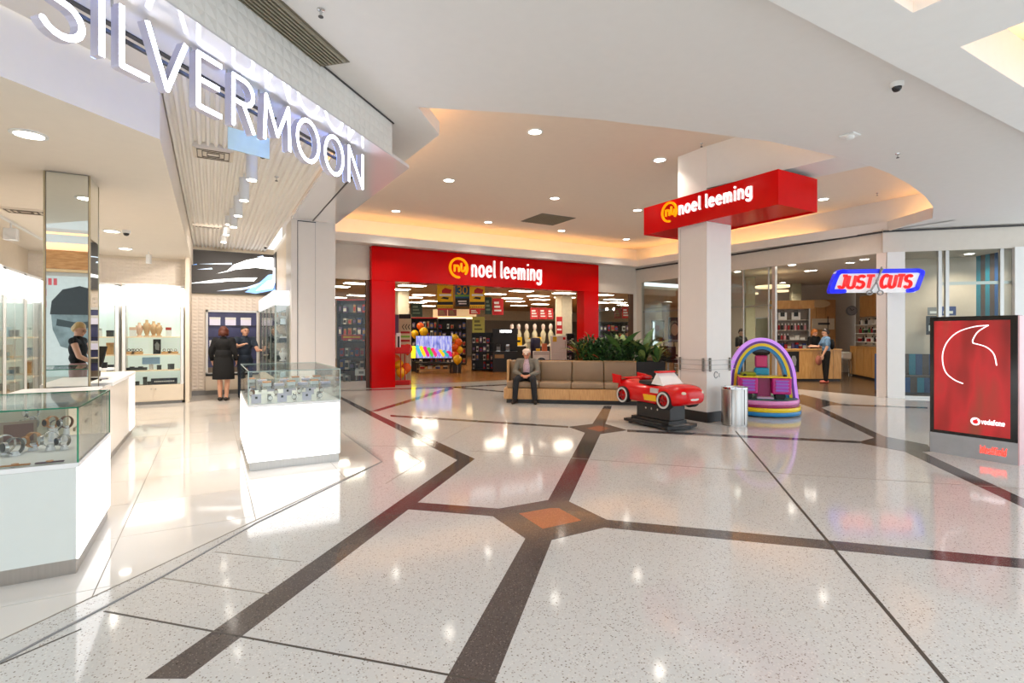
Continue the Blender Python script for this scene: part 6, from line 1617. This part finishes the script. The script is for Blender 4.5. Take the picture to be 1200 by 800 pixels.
# right part behind the splayed window
p = D(1056, 14.6); t = thing('wood_cabinet', 'tall maple end cabinet seen right of the salon column', 'cabinet', (*p, 0), SB_)
MB().box(-.3, .13, 0, .4, 0, 2.55).build('carcass', WOODM, t)
for z in (1.1, 1.5, 1.9): MB().box(-.3, .0, -.2, 0, z - .02, z).build('shelf', WHITE, t)
for k in range(4):
    q = tuple(Vector((*p, 1.1 + .4 * (k // 2))) + Matrix.Rotation(SB_, 3, 'Z') @ Vector((-.22 + .12 * (k % 2), -.1, 0)))
    bottle(q, 'bottle on the shelf of the tall end cabinet, %s, %s' % (('lower', 'upper')[k // 2], ('left', 'right')[k % 2]), (WHITE, PROD[5], PROD[3], WHITE)[k], .25, .05, DK)
for k, (x0, x1, y0, y1, m_, lb) in enumerate(((1088, 1099, 360, 369, MGREY, 'small photo poster on the white salon partition, left'), (1103, 1119, 359, 369.5, PROD[2], 'small blue photo poster on the white salon partition, right'), (1086.5, 1099, 370, 392, BLACK, 'dark poster on the white salon partition behind the totem'))):
    t, w_, h = board('wall_poster', lb, 'poster', x0, x1, y0, y1, 13.45, m_, rot=SB_); MB().box(-.3 * w_, .3 * w_, -.004, 0, .2 * h, .5 * h).build('picture', WHITE, t)
STR = [M('stripe_blue', (14, 74, 134), .6), M('stripe_teal', (14, 116, 140), .6), M('stripe_brown', (74, 56, 42), .6), M('stripe_navy', (24, 62, 110), .6)]
a, b = Vector(cw(11.86, 13.3)), Vector(cw(11.78, 12.2)); d = (b - a).normalized(); ang = math.atan2(d.y, d.x); n_ = 8; L2 = (b - a).length
sw_ = struct('wall_salon_stripe', MB().box(0, L2, .03, .12, 0, JT, ), SWALL, loc=(a.x, a.y, 0), rot=ang)
for i in range(n_): MB().box(i * L2 / n_, (i + 1) * L2 / n_ - .004, 0, .03, 0, JT).build('stripe_panel', STR[(1, 2, 1, 2, 0, 2, 3, 1)[i]], sw_)
p = D(1068, 13.1); t = thing('striped_bench', 'low waiting bench in blue, teal and brown stripes', 'bench', (*p, 0), SB_)
for i in range(9):
    m_ = STR[(0, 1, 2, 0, 2, 1, 3, 2, 0)[i]]
    MB().box(-.62 + i * .15, -.475 + i * .15, 0, .5, .05, .42).build('seat_stripe', m_, t); MB().box(-.62 + i * .15, -.475 + i * .15, .42, .5, .42, 1.0).build('back_stripe', m_, t)
MB().box(-.62, .73, .03, .5, 0, .05).build('kick', DK, t); MB().box(-.62, .73, -.0, .42, .42, .46).build('seat_pad', M('pad_brown', (70, 58, 48), .6), t)
# left part of the salon, seen through glass
def plain_column(x0, x1, Y, label, m_):
    p = D((x0 + x1) / 2, Y); w_ = (x1 - x0) / FPX * Y * .8
    t = thing('column', label, 'column', (p[0], p[1], 0), SB_); MB().box(-w_ / 2, w_ / 2, 0, w_, 0, JT - .005, bev=.01).build('shaft', m_, t); MB().box(-w_ / 2 - .01, w_ / 2 + .01, -.01, w_ + .01, 0, .1).build('skirting', DK, t)
SAGE = M('column_sage', (176, 170, 140), .6)
plain_column(873, 886, 18.0, 'pale green grey column inside the left of the salon', SAGE); plain_column(927, 940, 20.3, 'pale column behind the retail shelving', SAGE)
p = D(896, 19.4); t = thing('frosted_screen', 'pale frosted glass screen between salon columns', 'screen', (*p, 0), SB_); MB().box(-.3, .3, 0, .03, .1, 2.1).build('panel', M('frosted', (176, 178, 154), .4), t); MB().box(-.32, .32, -.01, .04, 0, .1).build('foot', ALU, t); MB().box(-.3, .3, -.005, .035, 2.1, 2.14).build('top_rail', ALU, t)
for k, (px, py) in enumerate(((905, 337), (915, 342), (880, 345))):
    u, v = F(px, py, 3.0); t = thing('pendant_disc', 'flat lit ceiling disc in the salon, %s from left' % ('second', 'third', 'first')[k], 'ceiling light', (u, v, 3.0)); MB().cyl(0, 0, 0, .06, .5 if k == 0 else .25, n=24).build('shade', M('disc_cream', (250, 226, 180), .5, emit=.9), t); MB().cyl(0, 0, .06, JT - 3.0, .01, n=6).build('stem', CHROME, t)
for k, (px, py) in enumerate(((864, 318), (928, 310), (947, 317), (953, 316.5), (996, 307.5), (1013, 303.5), (917, 331), (1136, 297))):
    u, v = F(px, py, JT)
    t = thing('downlight', 'small salon ceiling downlight, %s' % ('far left by the pillar', 'above the desk shelving left', 'left of a close pair', 'right of a close pair', 'above the clock', 'nearest the column', 'over the shelving', 'behind the right window')[k], 'downlight', (u, v, JT))
    inst('rim', rim, t); inst('lens', lens, t); spot((u, v, JT - .03), 85, (1, .88, .72), 2.4, .8)
# styling area behind the glass left of the pillar
p = D(771, 22.0); t = thing('styling_mirror', 'dark framed styling mirror behind the salon glass left of the pillar', 'mirror', (p[0], p[1], .75), FACE)
MB().box(-.27, .27, 0, .04, .15, 1.35).build('frame', M('frame_dark', (60, 50, 40), .4), t); MB().box(-.22, .22, -.004, 0, .2, 1.3).build('mirror_panel', MIRROR, t)
MB().box(-.6, .35, -.2, .04, .05, .15).build('ledge', M('ledge_amber', (206, 150, 50), .4), t); MB().box(-.05, .05, -.02, .04, -.75, .05).build('leg', DK, t)
p = D(790, 21.0); t = thing('face_poster', 'tall poster of a face beside the styling mirror', 'poster', (p[0], p[1], 1.2), FACE)
MB().box(-.24, .24, 0, .02, 0, 1.0).build('sheet', M('poster_dark', (60, 52, 48), .5), t)
mb = MB(); mb.plate([(.02 + .15 * math.cos(2 * PI * i / 20), .5 + .24 * math.sin(2 * PI * i / 20)) for i in range(20)], -.004, 0); mb.build('picture', SKIN, t); MB().plate([(-.2, .3), (-.12, .3), (-.12, .66), (.0, .8), (.14, .74), (.1, .86), (-.1, .86), (-.2, .7)], -.006, -.004).build('picture', M('hair_ash', (150, 130, 110), .6), t)
MB().box(-.2, .2, -.004, 0, .02, .1).build('print', MGREY, t); MB().cyl(0, .01, -1.2, 0, .02, n=8).build('leg', DK, t)
for k, (px, Y) in enumerate(((783, 20.5), (791.5, 19.6))):
    p = D(px, Y); t = thing('salon_chair', 'black salon chair behind the glass, %s' % ('left', 'right, nearest the pillar')[k], 'chair', (*p, 0), FACE + .6)
    MB().cyl(0, 0, 0, .04, .26, n=18).build('base', CHROME, t); MB().cyl(0, 0, .04, .45, .04, n=10).build('post', CHROME, t)
    MB().box(-.26, .26, -.26, .22, .45, .57, bev=.03).build('seat', DK, t); MB().box(-.25, .25, .16, .27, .57, 1.05, bev=.03).build('backrest', DK, t)
    for s in (-1, 1): MB().box(s * .29 - .03, s * .29 + .03, -.22, .18, .66, .72, bev=.015).build('armrest', DK, t)
# ================================================================== people
def fuse(parts, voxel, name, mat, parent=None, smooth=4):
    """tapered limbs and rounded masses grown into one continuous skin"""
    mb = MB()
    for p in parts:
        if p[0] == 'e': mb.ball(p[1], p[2], 14)
        else:
            _, a, ra, b, rb = p
            mb.ball(a, ra, 10); mb.ball(b, rb, 10); mb.tube([a, b], [ra, rb], 10)
    o = bpy.data.objects.new('tmp', mb.mesh('tmp', mat)); COL.objects.link(o)
    m = o.modifiers.new('r', 'REMESH'); m.mode = 'VOXEL'; m.voxel_size = voxel; m.use_smooth_shade = True
    s = o.modifiers.new('s', 'SMOOTH'); s.factor = .5; s.iterations = smooth
    dg = bpy.context.evaluated_depsgraph_get()
    me = bpy.data.meshes.new_from_object(o.evaluated_get(dg)); me.name = name
    bpy.data.objects.remove(o)
    me.materials.clear(); me.materials.append(mat)
    me.polygons.foreach_set('use_smooth', [True] * len(me.polygons))
    q = bpy.data.objects.new(name, me); COL.objects.link(q)
    if parent: q.parent = parent
    return q
def V3(*a): return Vector(a)
def L(a, ra, b, rb): return ('l', tuple(a), ra, tuple(b), rb)
def E(c, r): return ('e', tuple(c), r)
def hand(wrist, dirn, palm_n, side, curl=.5):
    """palm, four unequal bent fingers and a thumb leaving the side of the palm"""
    d = Vector(dirn).normalized(); n = Vector(palm_n).normalized(); s = d.cross(n).normalized() * side
    w = Vector(wrist); P = [L(w, .026, w + d * .03, .028)]
    for k in (-1.5, -.5, .5, 1.5):
        base = w + d * .085 + s * k * .0205
        P.append(L(w + d * .02 + s * k * .012, .016, base, .0125))
        ln = (.062, .074, .07, .056)[int(k + 1.5)]
        d1 = (d + n * curl * .6).normalized(); d2 = (d + n * curl * 1.8).normalized()
        m = base + d1 * ln * .55; P.append(L(base, .0105, m, .0095)); P.append(L(m, .0095, m + d2 * ln * .5, .0075))
    t0 = w + d * .03 + s * -.03; t1 = t0 + (d * .5 - s * .8 + n * .3).normalized() * .04; t2 = t1 + (d * .9 - s * .2 + n * .4).normalized() * .035
    return P + [L(w + d * .02 - s * .012, .018, t0, .014), L(t0, .013, t1, .0105), L(t1, .0105, t2, .008)]
def person(J, label, loc, rot, skin, top, topm, bottom=None, botm=None, hairm=None, hair='short', shoem=None, scale=1.0, sleeve=1, group=None, bare_leg=False, voxel=.0095, face=True, skirt=None):
    """J: joints in metres for a 1.7 m figure facing -y"""
    sh, el, wr, hip, kn, an = (J[k] for k in ('sh', 'el', 'wr', 'hip', 'kn', 'an'))
    ch, ne, he, pe = J['chest'], J['neck'], J['head'], J['pelvis']; hd = Vector(J.get('look', (0, -1, 0))).normalized()
    hu = (Vector(he) - Vector(ne)).normalized(); hr = hd.cross(hu).normalized(); hu = hr.cross(hd).normalized()
    def hp(x, f, u): return tuple(Vector(he) + hr * x + hd * f + hu * u)
    body = []
    mid = (Vector(ch) + Vector(pe)) / 2
    body += [E(pe, (.155, .115, .12)), E(mid, (.135, .1, .15)), E(ch, (.16, .11, .16))]
    body += [L(ch, .1, ne, .058), L(Vector(ne) - Vector((0, 0, .02)), .055, Vector(he) - hu * .06, .05)]
    body += [E(hp(0, -.012, .02), .088), E(hp(0, .012, -.035), .068), L(hp(0, .035, -.06), .045, hp(0, .06, -.085), .03), L(hp(0, .085, .02), .011, hp(0, .104, -.022), .014)]
    for x in (-1, 1): body += [E(hp(x * .082, -.005, -.01), (.014, .02, .03))]
    body += [E(hp(0, .082, .03), .022), E(hp(0, .078, -.06), .024)]
    for i in (0, 1):
        s = 1 if i else -1
        body += [L(Vector(ch) + Vector((s * .08, 0, .09)), .07, sh[i], .056), L(sh[i], .052, el[i], .041), L(el[i], .041, wr[i], .028)]
        body += hand(wr[i], Vector(wr[i]) - Vector(el[i]) if 'hd' not in J else J['hd'][i], J.get('pn', ((1, 0, 0), (-1, 0, 0)))[i], s, J.get('curl', .5))
        body += [L(hip[i], .088, kn[i], .058), L(kn[i], .056, Vector(kn[i]) * .6 + Vector(an[i]) * .4, .055), L(Vector(kn[i]) * .6 + Vector(an[i]) * .4, .055, an[i], .04)]
        f = J.get('foot', (0, -1, 0)); f = Vector(f[i] if isinstance(f[0], tuple) else f).normalized()
        body += [L(an[i], .04, Vector((an[i][0], an[i][1], .045)) - f * .03, .04), L(Vector((an[i][0], an[i][1], .045)), .038, Vector((an[i][0], an[i][1], .035)) + f * .13, .032)]
    root = fuse(body, voxel, 'person', skin)
    root.location = (*loc, 0) if len(loc) == 2 else loc; root.rotation_euler = (0, 0, rot); root.scale = (scale,) * 3
    tag(root, label, 'person', group)
    g = .016
    if top:
        P = [E(pe if top != 'vest' else mid, (.165, .125, .11)), E(mid, (.135 + g, .1 + g, .17)), E(ch, (.16 + g, .11 + g, .16 + g)), L(ch, .115, Vector(ne) - Vector((0, 0, .03)), .072)]
        for i in (0, 1):
            s = 1 if i else -1
            P += [L(Vector(ch) + Vector((s * .08, 0, .09)), .08, sh[i], .056 + g)]
            if sleeve > 0: P += [L(sh[i], .054 + g, Vector(sh[i]).lerp(Vector(el[i]), min(1, sleeve * 2)), .044 + g)]
            if sleeve > .5: P += [L(el[i], .044 + g, Vector(el[i]).lerp(Vector(wr[i]), (sleeve - .5) * 1.9), .034 + g * .8)]
        fuse(P, .014, 'jacket' if sleeve > .5 else 'shirt', topm, root)
    if bottom:
        P = [E(pe, (.168, .13, .12))]
        for i in (0, 1):
            P += [L(hip[i], .1, kn[i], .072), L(kn[i], .072, Vector(an[i]) + Vector((0, 0, .01)), .06)]
        fuse(P, .014, 'trousers', botm, root)
    if skirt:
        mb = MB(); n = 24; prof = [(.15, 1.05), (.19, .92), (.205, .75), (.215, skirt)]
        mb.v = [(r * math.cos(2 * PI * i / n) * 1.08, r * .78 * math.sin(2 * PI * i / n) * (1 + .05 * math.cos(5 * 2 * PI * i / n)), z) for r, z in prof for i in range(n)]
        mb.f = [(j * n + i, j * n + (i + 1) % n, (j + 1) * n + (i + 1) % n, (j + 1) * n + i) for j in range(3) for i in range(n)] + [tuple(range(n))[::-1], tuple(range(3 * n, 4 * n))]
        mb.m = [0] * len(mb.f); mb.build('skirt', topm, root, smooth=60)
    if hairm:
        if hair == 'short': P = [E(hp(0, -.022, .042), .09), E(hp(0, -.055, -.01), .07)] + [L(hp(x * .07, -.02, .03), .03, hp(x * .078, -.03, -.03), .022) for x in (-1, 1)]
        elif hair == 'bob': P = [E(hp(0, -.022, .045), .094), E(hp(0, -.06, -.03), .08)] + [L(hp(x * .075, -.01, .04), .035, hp(x * .085, -.025, -.07), .03) for x in (-1, 1)]
        else: P = [E(hp(0, -.022, .042), .091), E(hp(0, -.06, .0), .066), L(hp(0, -.1, .05), .035, hp(0, -.13, -.08), .025)]
        fuse(P, .012, 'hair', hairm, root)
    if face:
        mb = MB()
        for x in (-1, 1): mb.ball(hp(x * .033, .083, .012), .009, 8)
        mb.build('eyes', M('eye_dark', (40, 30, 28), .3), root)
        MB().tube([hp(-.025, .094, -.058), hp(0, .1, -.055), hp(.025, .094, -.058)], .005, 6).build('mouth', M('lip', (170, 96, 88), .5), root)
        MB().tube([hp(-.045, .086, .034), hp(-.02, .094, .036)], .004, 5).build('eyebrow', hairm or DGREY, root); MB().tube([hp(.045, .086, .034), hp(.02, .094, .036)], .004, 5).build('eyebrow', hairm or DGREY, root)
    if shoem:
        for i in (0, 1):
            f = J.get('foot', (0, -1, 0)); f = Vector(f[i] if isinstance(f[0], tuple) else f).normalized(); a = Vector((an[i][0], an[i][1], 0))
            P = [L(a - f * .04 + Vector((0, 0, .05)), .046, a + f * .05 + Vector((0, 0, .046)), .045), L(a + f * .05 + Vector((0, 0, .046)), .045, a + f * .14 + Vector((0, 0, .038)), .037)]
            fuse(P, .011, 'shoe', shoem, root, 2)
    return root, hp
def stand(**k):
    J = dict(sh=[(-.18, 0, 1.39), (.18, 0, 1.39)], el=[(-.225, .02, 1.11), (.225, .02, 1.11)], wr=[(-.225, -.06, .88), (.225, -.06, .88)], hip=[(-.085, 0, .9), (.085, 0, .9)],
             kn=[(-.09, -.01, .49), (.09, -.01, .49)], an=[(-.09, .02, .09), (.09, .02, .09)], chest=(0, 0, 1.26), neck=(0, 0, 1.47), head=(0, -.02, 1.585), pelvis=(0, 0, .95))
    J.update(k); return J
def facing(dx, dy): a = c2w(dx, dy); return math.atan2(a[1], a[0]) + PI / 2
HB = M('hair_black', (32, 26, 24), .5); HAU = M('hair_auburn', (96, 44, 26), .5); HOR = M('hair_copper', (206, 128, 62), .5); HBL = M('hair_blonde', (196, 160, 104), .5); HDK = M('hair_dark_brown', (46, 32, 28), .5)
BLKC = M('cloth_black', (13, 12, 14), .85, var=.15); NVY = M('cloth_navy', (34, 46, 62), .8, var=.1); DEN = M('cloth_denim', (104, 138, 172), .85, var=.12, scale=20); GRC = M('cloth_greige', (124, 118, 106), .9, var=.1, scale=20); PNK = M('cloth_pink_check', (196, 168, 180), .85, var=.18, scale=45); SHB = M('shoe_dark', (40, 34, 32), .5); TRB = M('trouser_dark', (36, 36, 40), .85, var=.1)
SK2 = M('skin_ruddy', (206, 140, 112), .55, var=.03)
# seated man on the bench
mloc = tuple(Vector((*B0, 0)) + Matrix.Rotation(BR, 3, 'Z') @ Vector((.44, .33, 0)))
J = dict(sh=[(-.19, .0, .90), (.19, .0, .90)], el=[(-.26, -.06, .67), (.26, -.06, .67)], wr=[(-.085, -.25, .60), (.085, -.25, .60)], hip=[(-.095, -.03, .555), (.095, -.03, .555)], kn=[(-.19, -.39, .52), (.19, -.39, .52)], an=[(-.215, -.40, .09), (.225, -.41, .09)],
         chest=(0, .015, .80), neck=(0, -.03, .965), head=(0, -.075, 1.075), pelvis=(0, .02, .58), look=(0, -1, -.42), hd=[(.8, -.5, -.15), (-.8, -.5, -.15)], pn=((.2, .3, -1), (-.2, .3, -1)), curl=.5, foot=((-.2, -1, 0), (.2, -1, 0)))
man, hp = person(J, 'seated man in a pale cap and greige jacket at the left end of the bench', mloc, BR, SK2, 'jacket', GRC, True, TRB, None, 'short', SHB, 1.0, .95)
fuse([L((0, -.085, .74), .08, (0, -.075, .93), .05), E((0, -.095, .80), (.075, .05, .12)), E((0, -.09, .68), (.08, .05, .08))], .012, 'shirt', PNK, man)
MB().ball((0, -.115, .62), (.10, .055, .05), 12).build('waist_bag', BLKC, man, smooth=60)
fuse([E(hp(0, -.012, .055), (.094, .1, .062)), L(hp(-.045, .085, .052), .012, hp(.045, .085, .052), .012), L(hp(-.04, .13, .036), .009, hp(.04, .13, .036), .009), L(hp(0, .07, .05), .018, hp(0, .13, .037), .011)], .0095, 'cap', M('cap_cream', (230, 206, 188), .8), man)
mb = MB()
for x in (-1, 1): mb.tube([hp(x * .034 + .024 * math.cos(2 * PI * i / 12), .094, .01 + .018 * math.sin(2 * PI * i / 12)) for i in range(12)], .0028, 5, closed=True)
mb.build('glasses', DGREY, man)
MB().tube([(.19, -.2, .53), (.24, -.28, .50), (.27, -.33, .42)], .014, 6).build('umbrella_handle', M('handle_white', (214, 206, 190), .5), man)
# customer in black seen from behind
p = F(262, 469.5)
wom, hp = person(stand(wr=[(-.25, -.05, .93), (.25, -.05, .93)], el=[(-.25, .04, 1.13), (.25, .04, 1.13)], an=[(-.06, .02, .09), (.075, -.02, .09)], kn=[(-.08, 0, .49), (.08, 0, .49)]),
       'woman in a black knee length coat seen from behind in the jewellery shop', p, facing(-.25, 1), SKIN, 'jacket', BLKC, None, None, HAU, 'bob', SHB, .985, .95, skirt=.5)
fuse([E((0, 0, 1.3), (.2, .14, .15)), L((-.16, 0, 1.36), .066, (-.25, .03, 1.13), .066), L((.16, 0, 1.36), .066, (.25, .03, 1.13), .066), E((0, 0, 1.06), (.19, .14, .2))], .016, 'coat', BLKC, wom)
# shop assistant reaching towards the glass cabinet
p = D(287, 12.3)
person(stand(el=[(-.26, -.18, 1.22), (.2, -.22, 1.13)], wr=[(-.2, -.42, 1.27), (.16, -.47, 1.14)], hd=[(.1, -1, .3), (0, -1, 0)], pn=((.3, 0, -1), (-.3, 0, -1)), curl=.3), 'dark haired shop assistant in navy reaching towards the glass cabinet', p, facing(1, -.9), SKIN, 'shirt', NVY, True, NVY, HB, 'pony', SHB, 1.0, .3)
# assistant reflected in the mirrored column
person(stand(el=[(-.24, -.1, 1.14), (.24, -.1, 1.14)], wr=[(-.1, -.28, 1.02), (.12, -.3, 1.0)], look=(.2, -1, -.5)), 'blonde woman in a sleeveless black top, seen in the mirrored column', (-1.95, 2.86), rad(100), SKIN, 'vest', BLKC, True, M('trouser_pinkgrey', (176, 140, 140), .8), HBL, 'short', SHB, 1.0, 0)
# receptionist and customer in the salon
p = D(954, 17.9)
rc, hp = person(stand(el=[(-.26, -.05, 1.14), (.26, -.05, 1.14)], wr=[(-.12, -.3, 1.12), (.14, -.32, 1.12)], hd=[(.4, -1, -.1), (-.4, -1, -.1)], pn=((0, 0, -1), (0, 0, -1)), look=(.15, -1, -.5)), 'copper haired receptionist in black behind the maple desk', p, facing(.25, -1), SKIN, 'shirt', BLKC, True, BLKC, HOR, 'bob', SHB, .99, .45)
p = F(968, 448.8)
cu_, hp = person(stand(el=[(-.24, -.12, 1.14), (.24, -.05, 1.12)], wr=[(-.2, -.36, 1.14), (.22, -.16, .88)], hd=[(-.1, -1, 0), (0, -.1, -1)], pn=((0, 0, -1), (-1, 0, 0)), an=[(-.09, .02, .09), (.09, -.03, .09)], look=(0, -1, -.35)), 'customer in pale denim shirt with a coral bag at the salon desk', p, facing(-1, .25), SKIN, 'shirt', DEN, True, BLKC, HDK, 'short', M('shoe_coral', (190, 96, 80), .5), .985, .35)
fuse([E((-.25, -.13, .70), (.05, .11, .16))], .016, 'shoulder_bag', M('bag_coral', (186, 112, 92), .6), cu_); MB().tube([(-.25, -.19, .83), (-.24, -.13, .96), (-.25, -.07, .83)], .009, 6).build('bag_strap', M('bag_coral', (206, 116, 92)), cu_)
fuse([E((0, .17, 1.22), (.12, .07, .17))], .016, 'backpack', BLKC, cu_)
# salon worker half hidden behind the rainbow, shopper behind the plants
p = D(868.5, 16.2)
person(stand(look=(-.3, -1, -.5), el=[(-.27, -.05, 1.14), (.27, -.05, 1.14)], wr=[(-.14, -.26, 1.06), (.2, -.28, 1.04)]), 'hairdresser in black behind the glass between pillar and rainbow arch', p, facing(.6, -1), SKIN, 'shirt', BLKC, True, BLKC, HDK, 'short', SHB, .99, .45)
p = D(733.5, 21.5)
person(stand(look=(.4, -1, -.3)), 'shopper in blue half hidden behind the bench plants', p, facing(.6, -1), SK2, 'shirt', M('cloth_blue', (62, 84, 150), .8), True, TRB, HDK, 'short', SHB, .97, .6)

# ================================================================== the shop across the mall, seen only in the mirrored column
WO = wood('fascia_oak', (176, 116, 56), (206, 146, 84), 4, (1, 1, 6))
ow = struct('wall_opposite', MB().box(-6.5, -1.6, -6.3, -6.1, 0, 4.0), M('opposite_white', (214, 210, 204), .6))
MB().box(-7.5, -.6, -6.3, -3.4, 4.5, 4.55).build('soffit', CEIL, ow); MB().box(-7.5, -.6, -6.3, -6.1, 4.0, 4.5).build('upper_panel', WHITEP, ow); MB().box(-7.5, -.6, -5.9, -5.86, 4.36, 4.40).build('cove_light_strip', LITWARM, ow); MB().box(-7.5, -.6, -5.82, -5.78, 4.2, 4.45).build('cove_lip', WHITEP, ow)
of = thing('opposite_fascia', 'oak shop fascia across the mall, mirrored in the column', 'shopfront', (-4.2, -6.08, 0))
MB().box(-1.5, 1.9, 0, .18, 3.45, 4.0).build('fascia_board', WO, of); MB().box(-1.5, 1.9, 0, .22, 3.36, 3.44).build('light_shelf', M('oak_pale', (216, 176, 126), .4), of); MB().box(-.42, -.22, 0, .2, 0, 3.36).build('jamb', WO, of); MB().box(1.6, 1.8, 0, .2, 0, 3.36).build('jamb', WO, of)
op = thing('portrait_poster', 'tall grey portrait poster with red lettering, mirrored in the column', 'poster', (-4.2, -6.05, .25), PI)
MB().box(-1.45, .2, 0, .03, 0, 3.0).build('sheet', M('poster_mist', (186, 192, 190), .5, emit=.3), op)
fc_ = M('poster_face', (116, 130, 132), .5, emit=.15, var=.4, scale=3); cp = M('poster_cap', (52, 56, 58), .6); shd = M('poster_shadow', (56, 66, 68), .6, emit=.05); rdp = M('poster_red_print', (214, 90, 96), .5)
MB().plate([(-1.2, .9), (-.75, .72), (-.3, .9), (-.12, 1.4), (-.08, 1.9), (-1.42, 1.9), (-1.38, 1.4)], -.004, 0).build('picture', fc_, op)
MB().plate([(-1.44, 1.85), (-.06, 1.85), (-.1, 2.25), (-.35, 2.6), (-.75, 2.72), (-1.15, 2.6), (-1.4, 2.25)], -.008, -.004).build('picture', cp, op)
MB().plate([(-1.3, 1.52), (-.85, 1.44), (-.62, 1.44), (-.2, 1.52), (-.22, 1.72), (-.65, 1.62), (-.8, 1.62), (-1.28, 1.72)], -.008, -.004).build('picture', shd, op); MB().plate([(-.9, 1.05), (-.5, 1.05), (-.56, 1.14), (-.84, 1.14)], -.008, -.004).build('picture', shd, op)
for z, q in ((2.72, 3), (2.4, 1), (2.05, 1)):
    for i in range(q): MB().box(.02 - .12 * i, .1 - .12 * i, -.006, 0, z, z + .2).build('print', rdp, op)
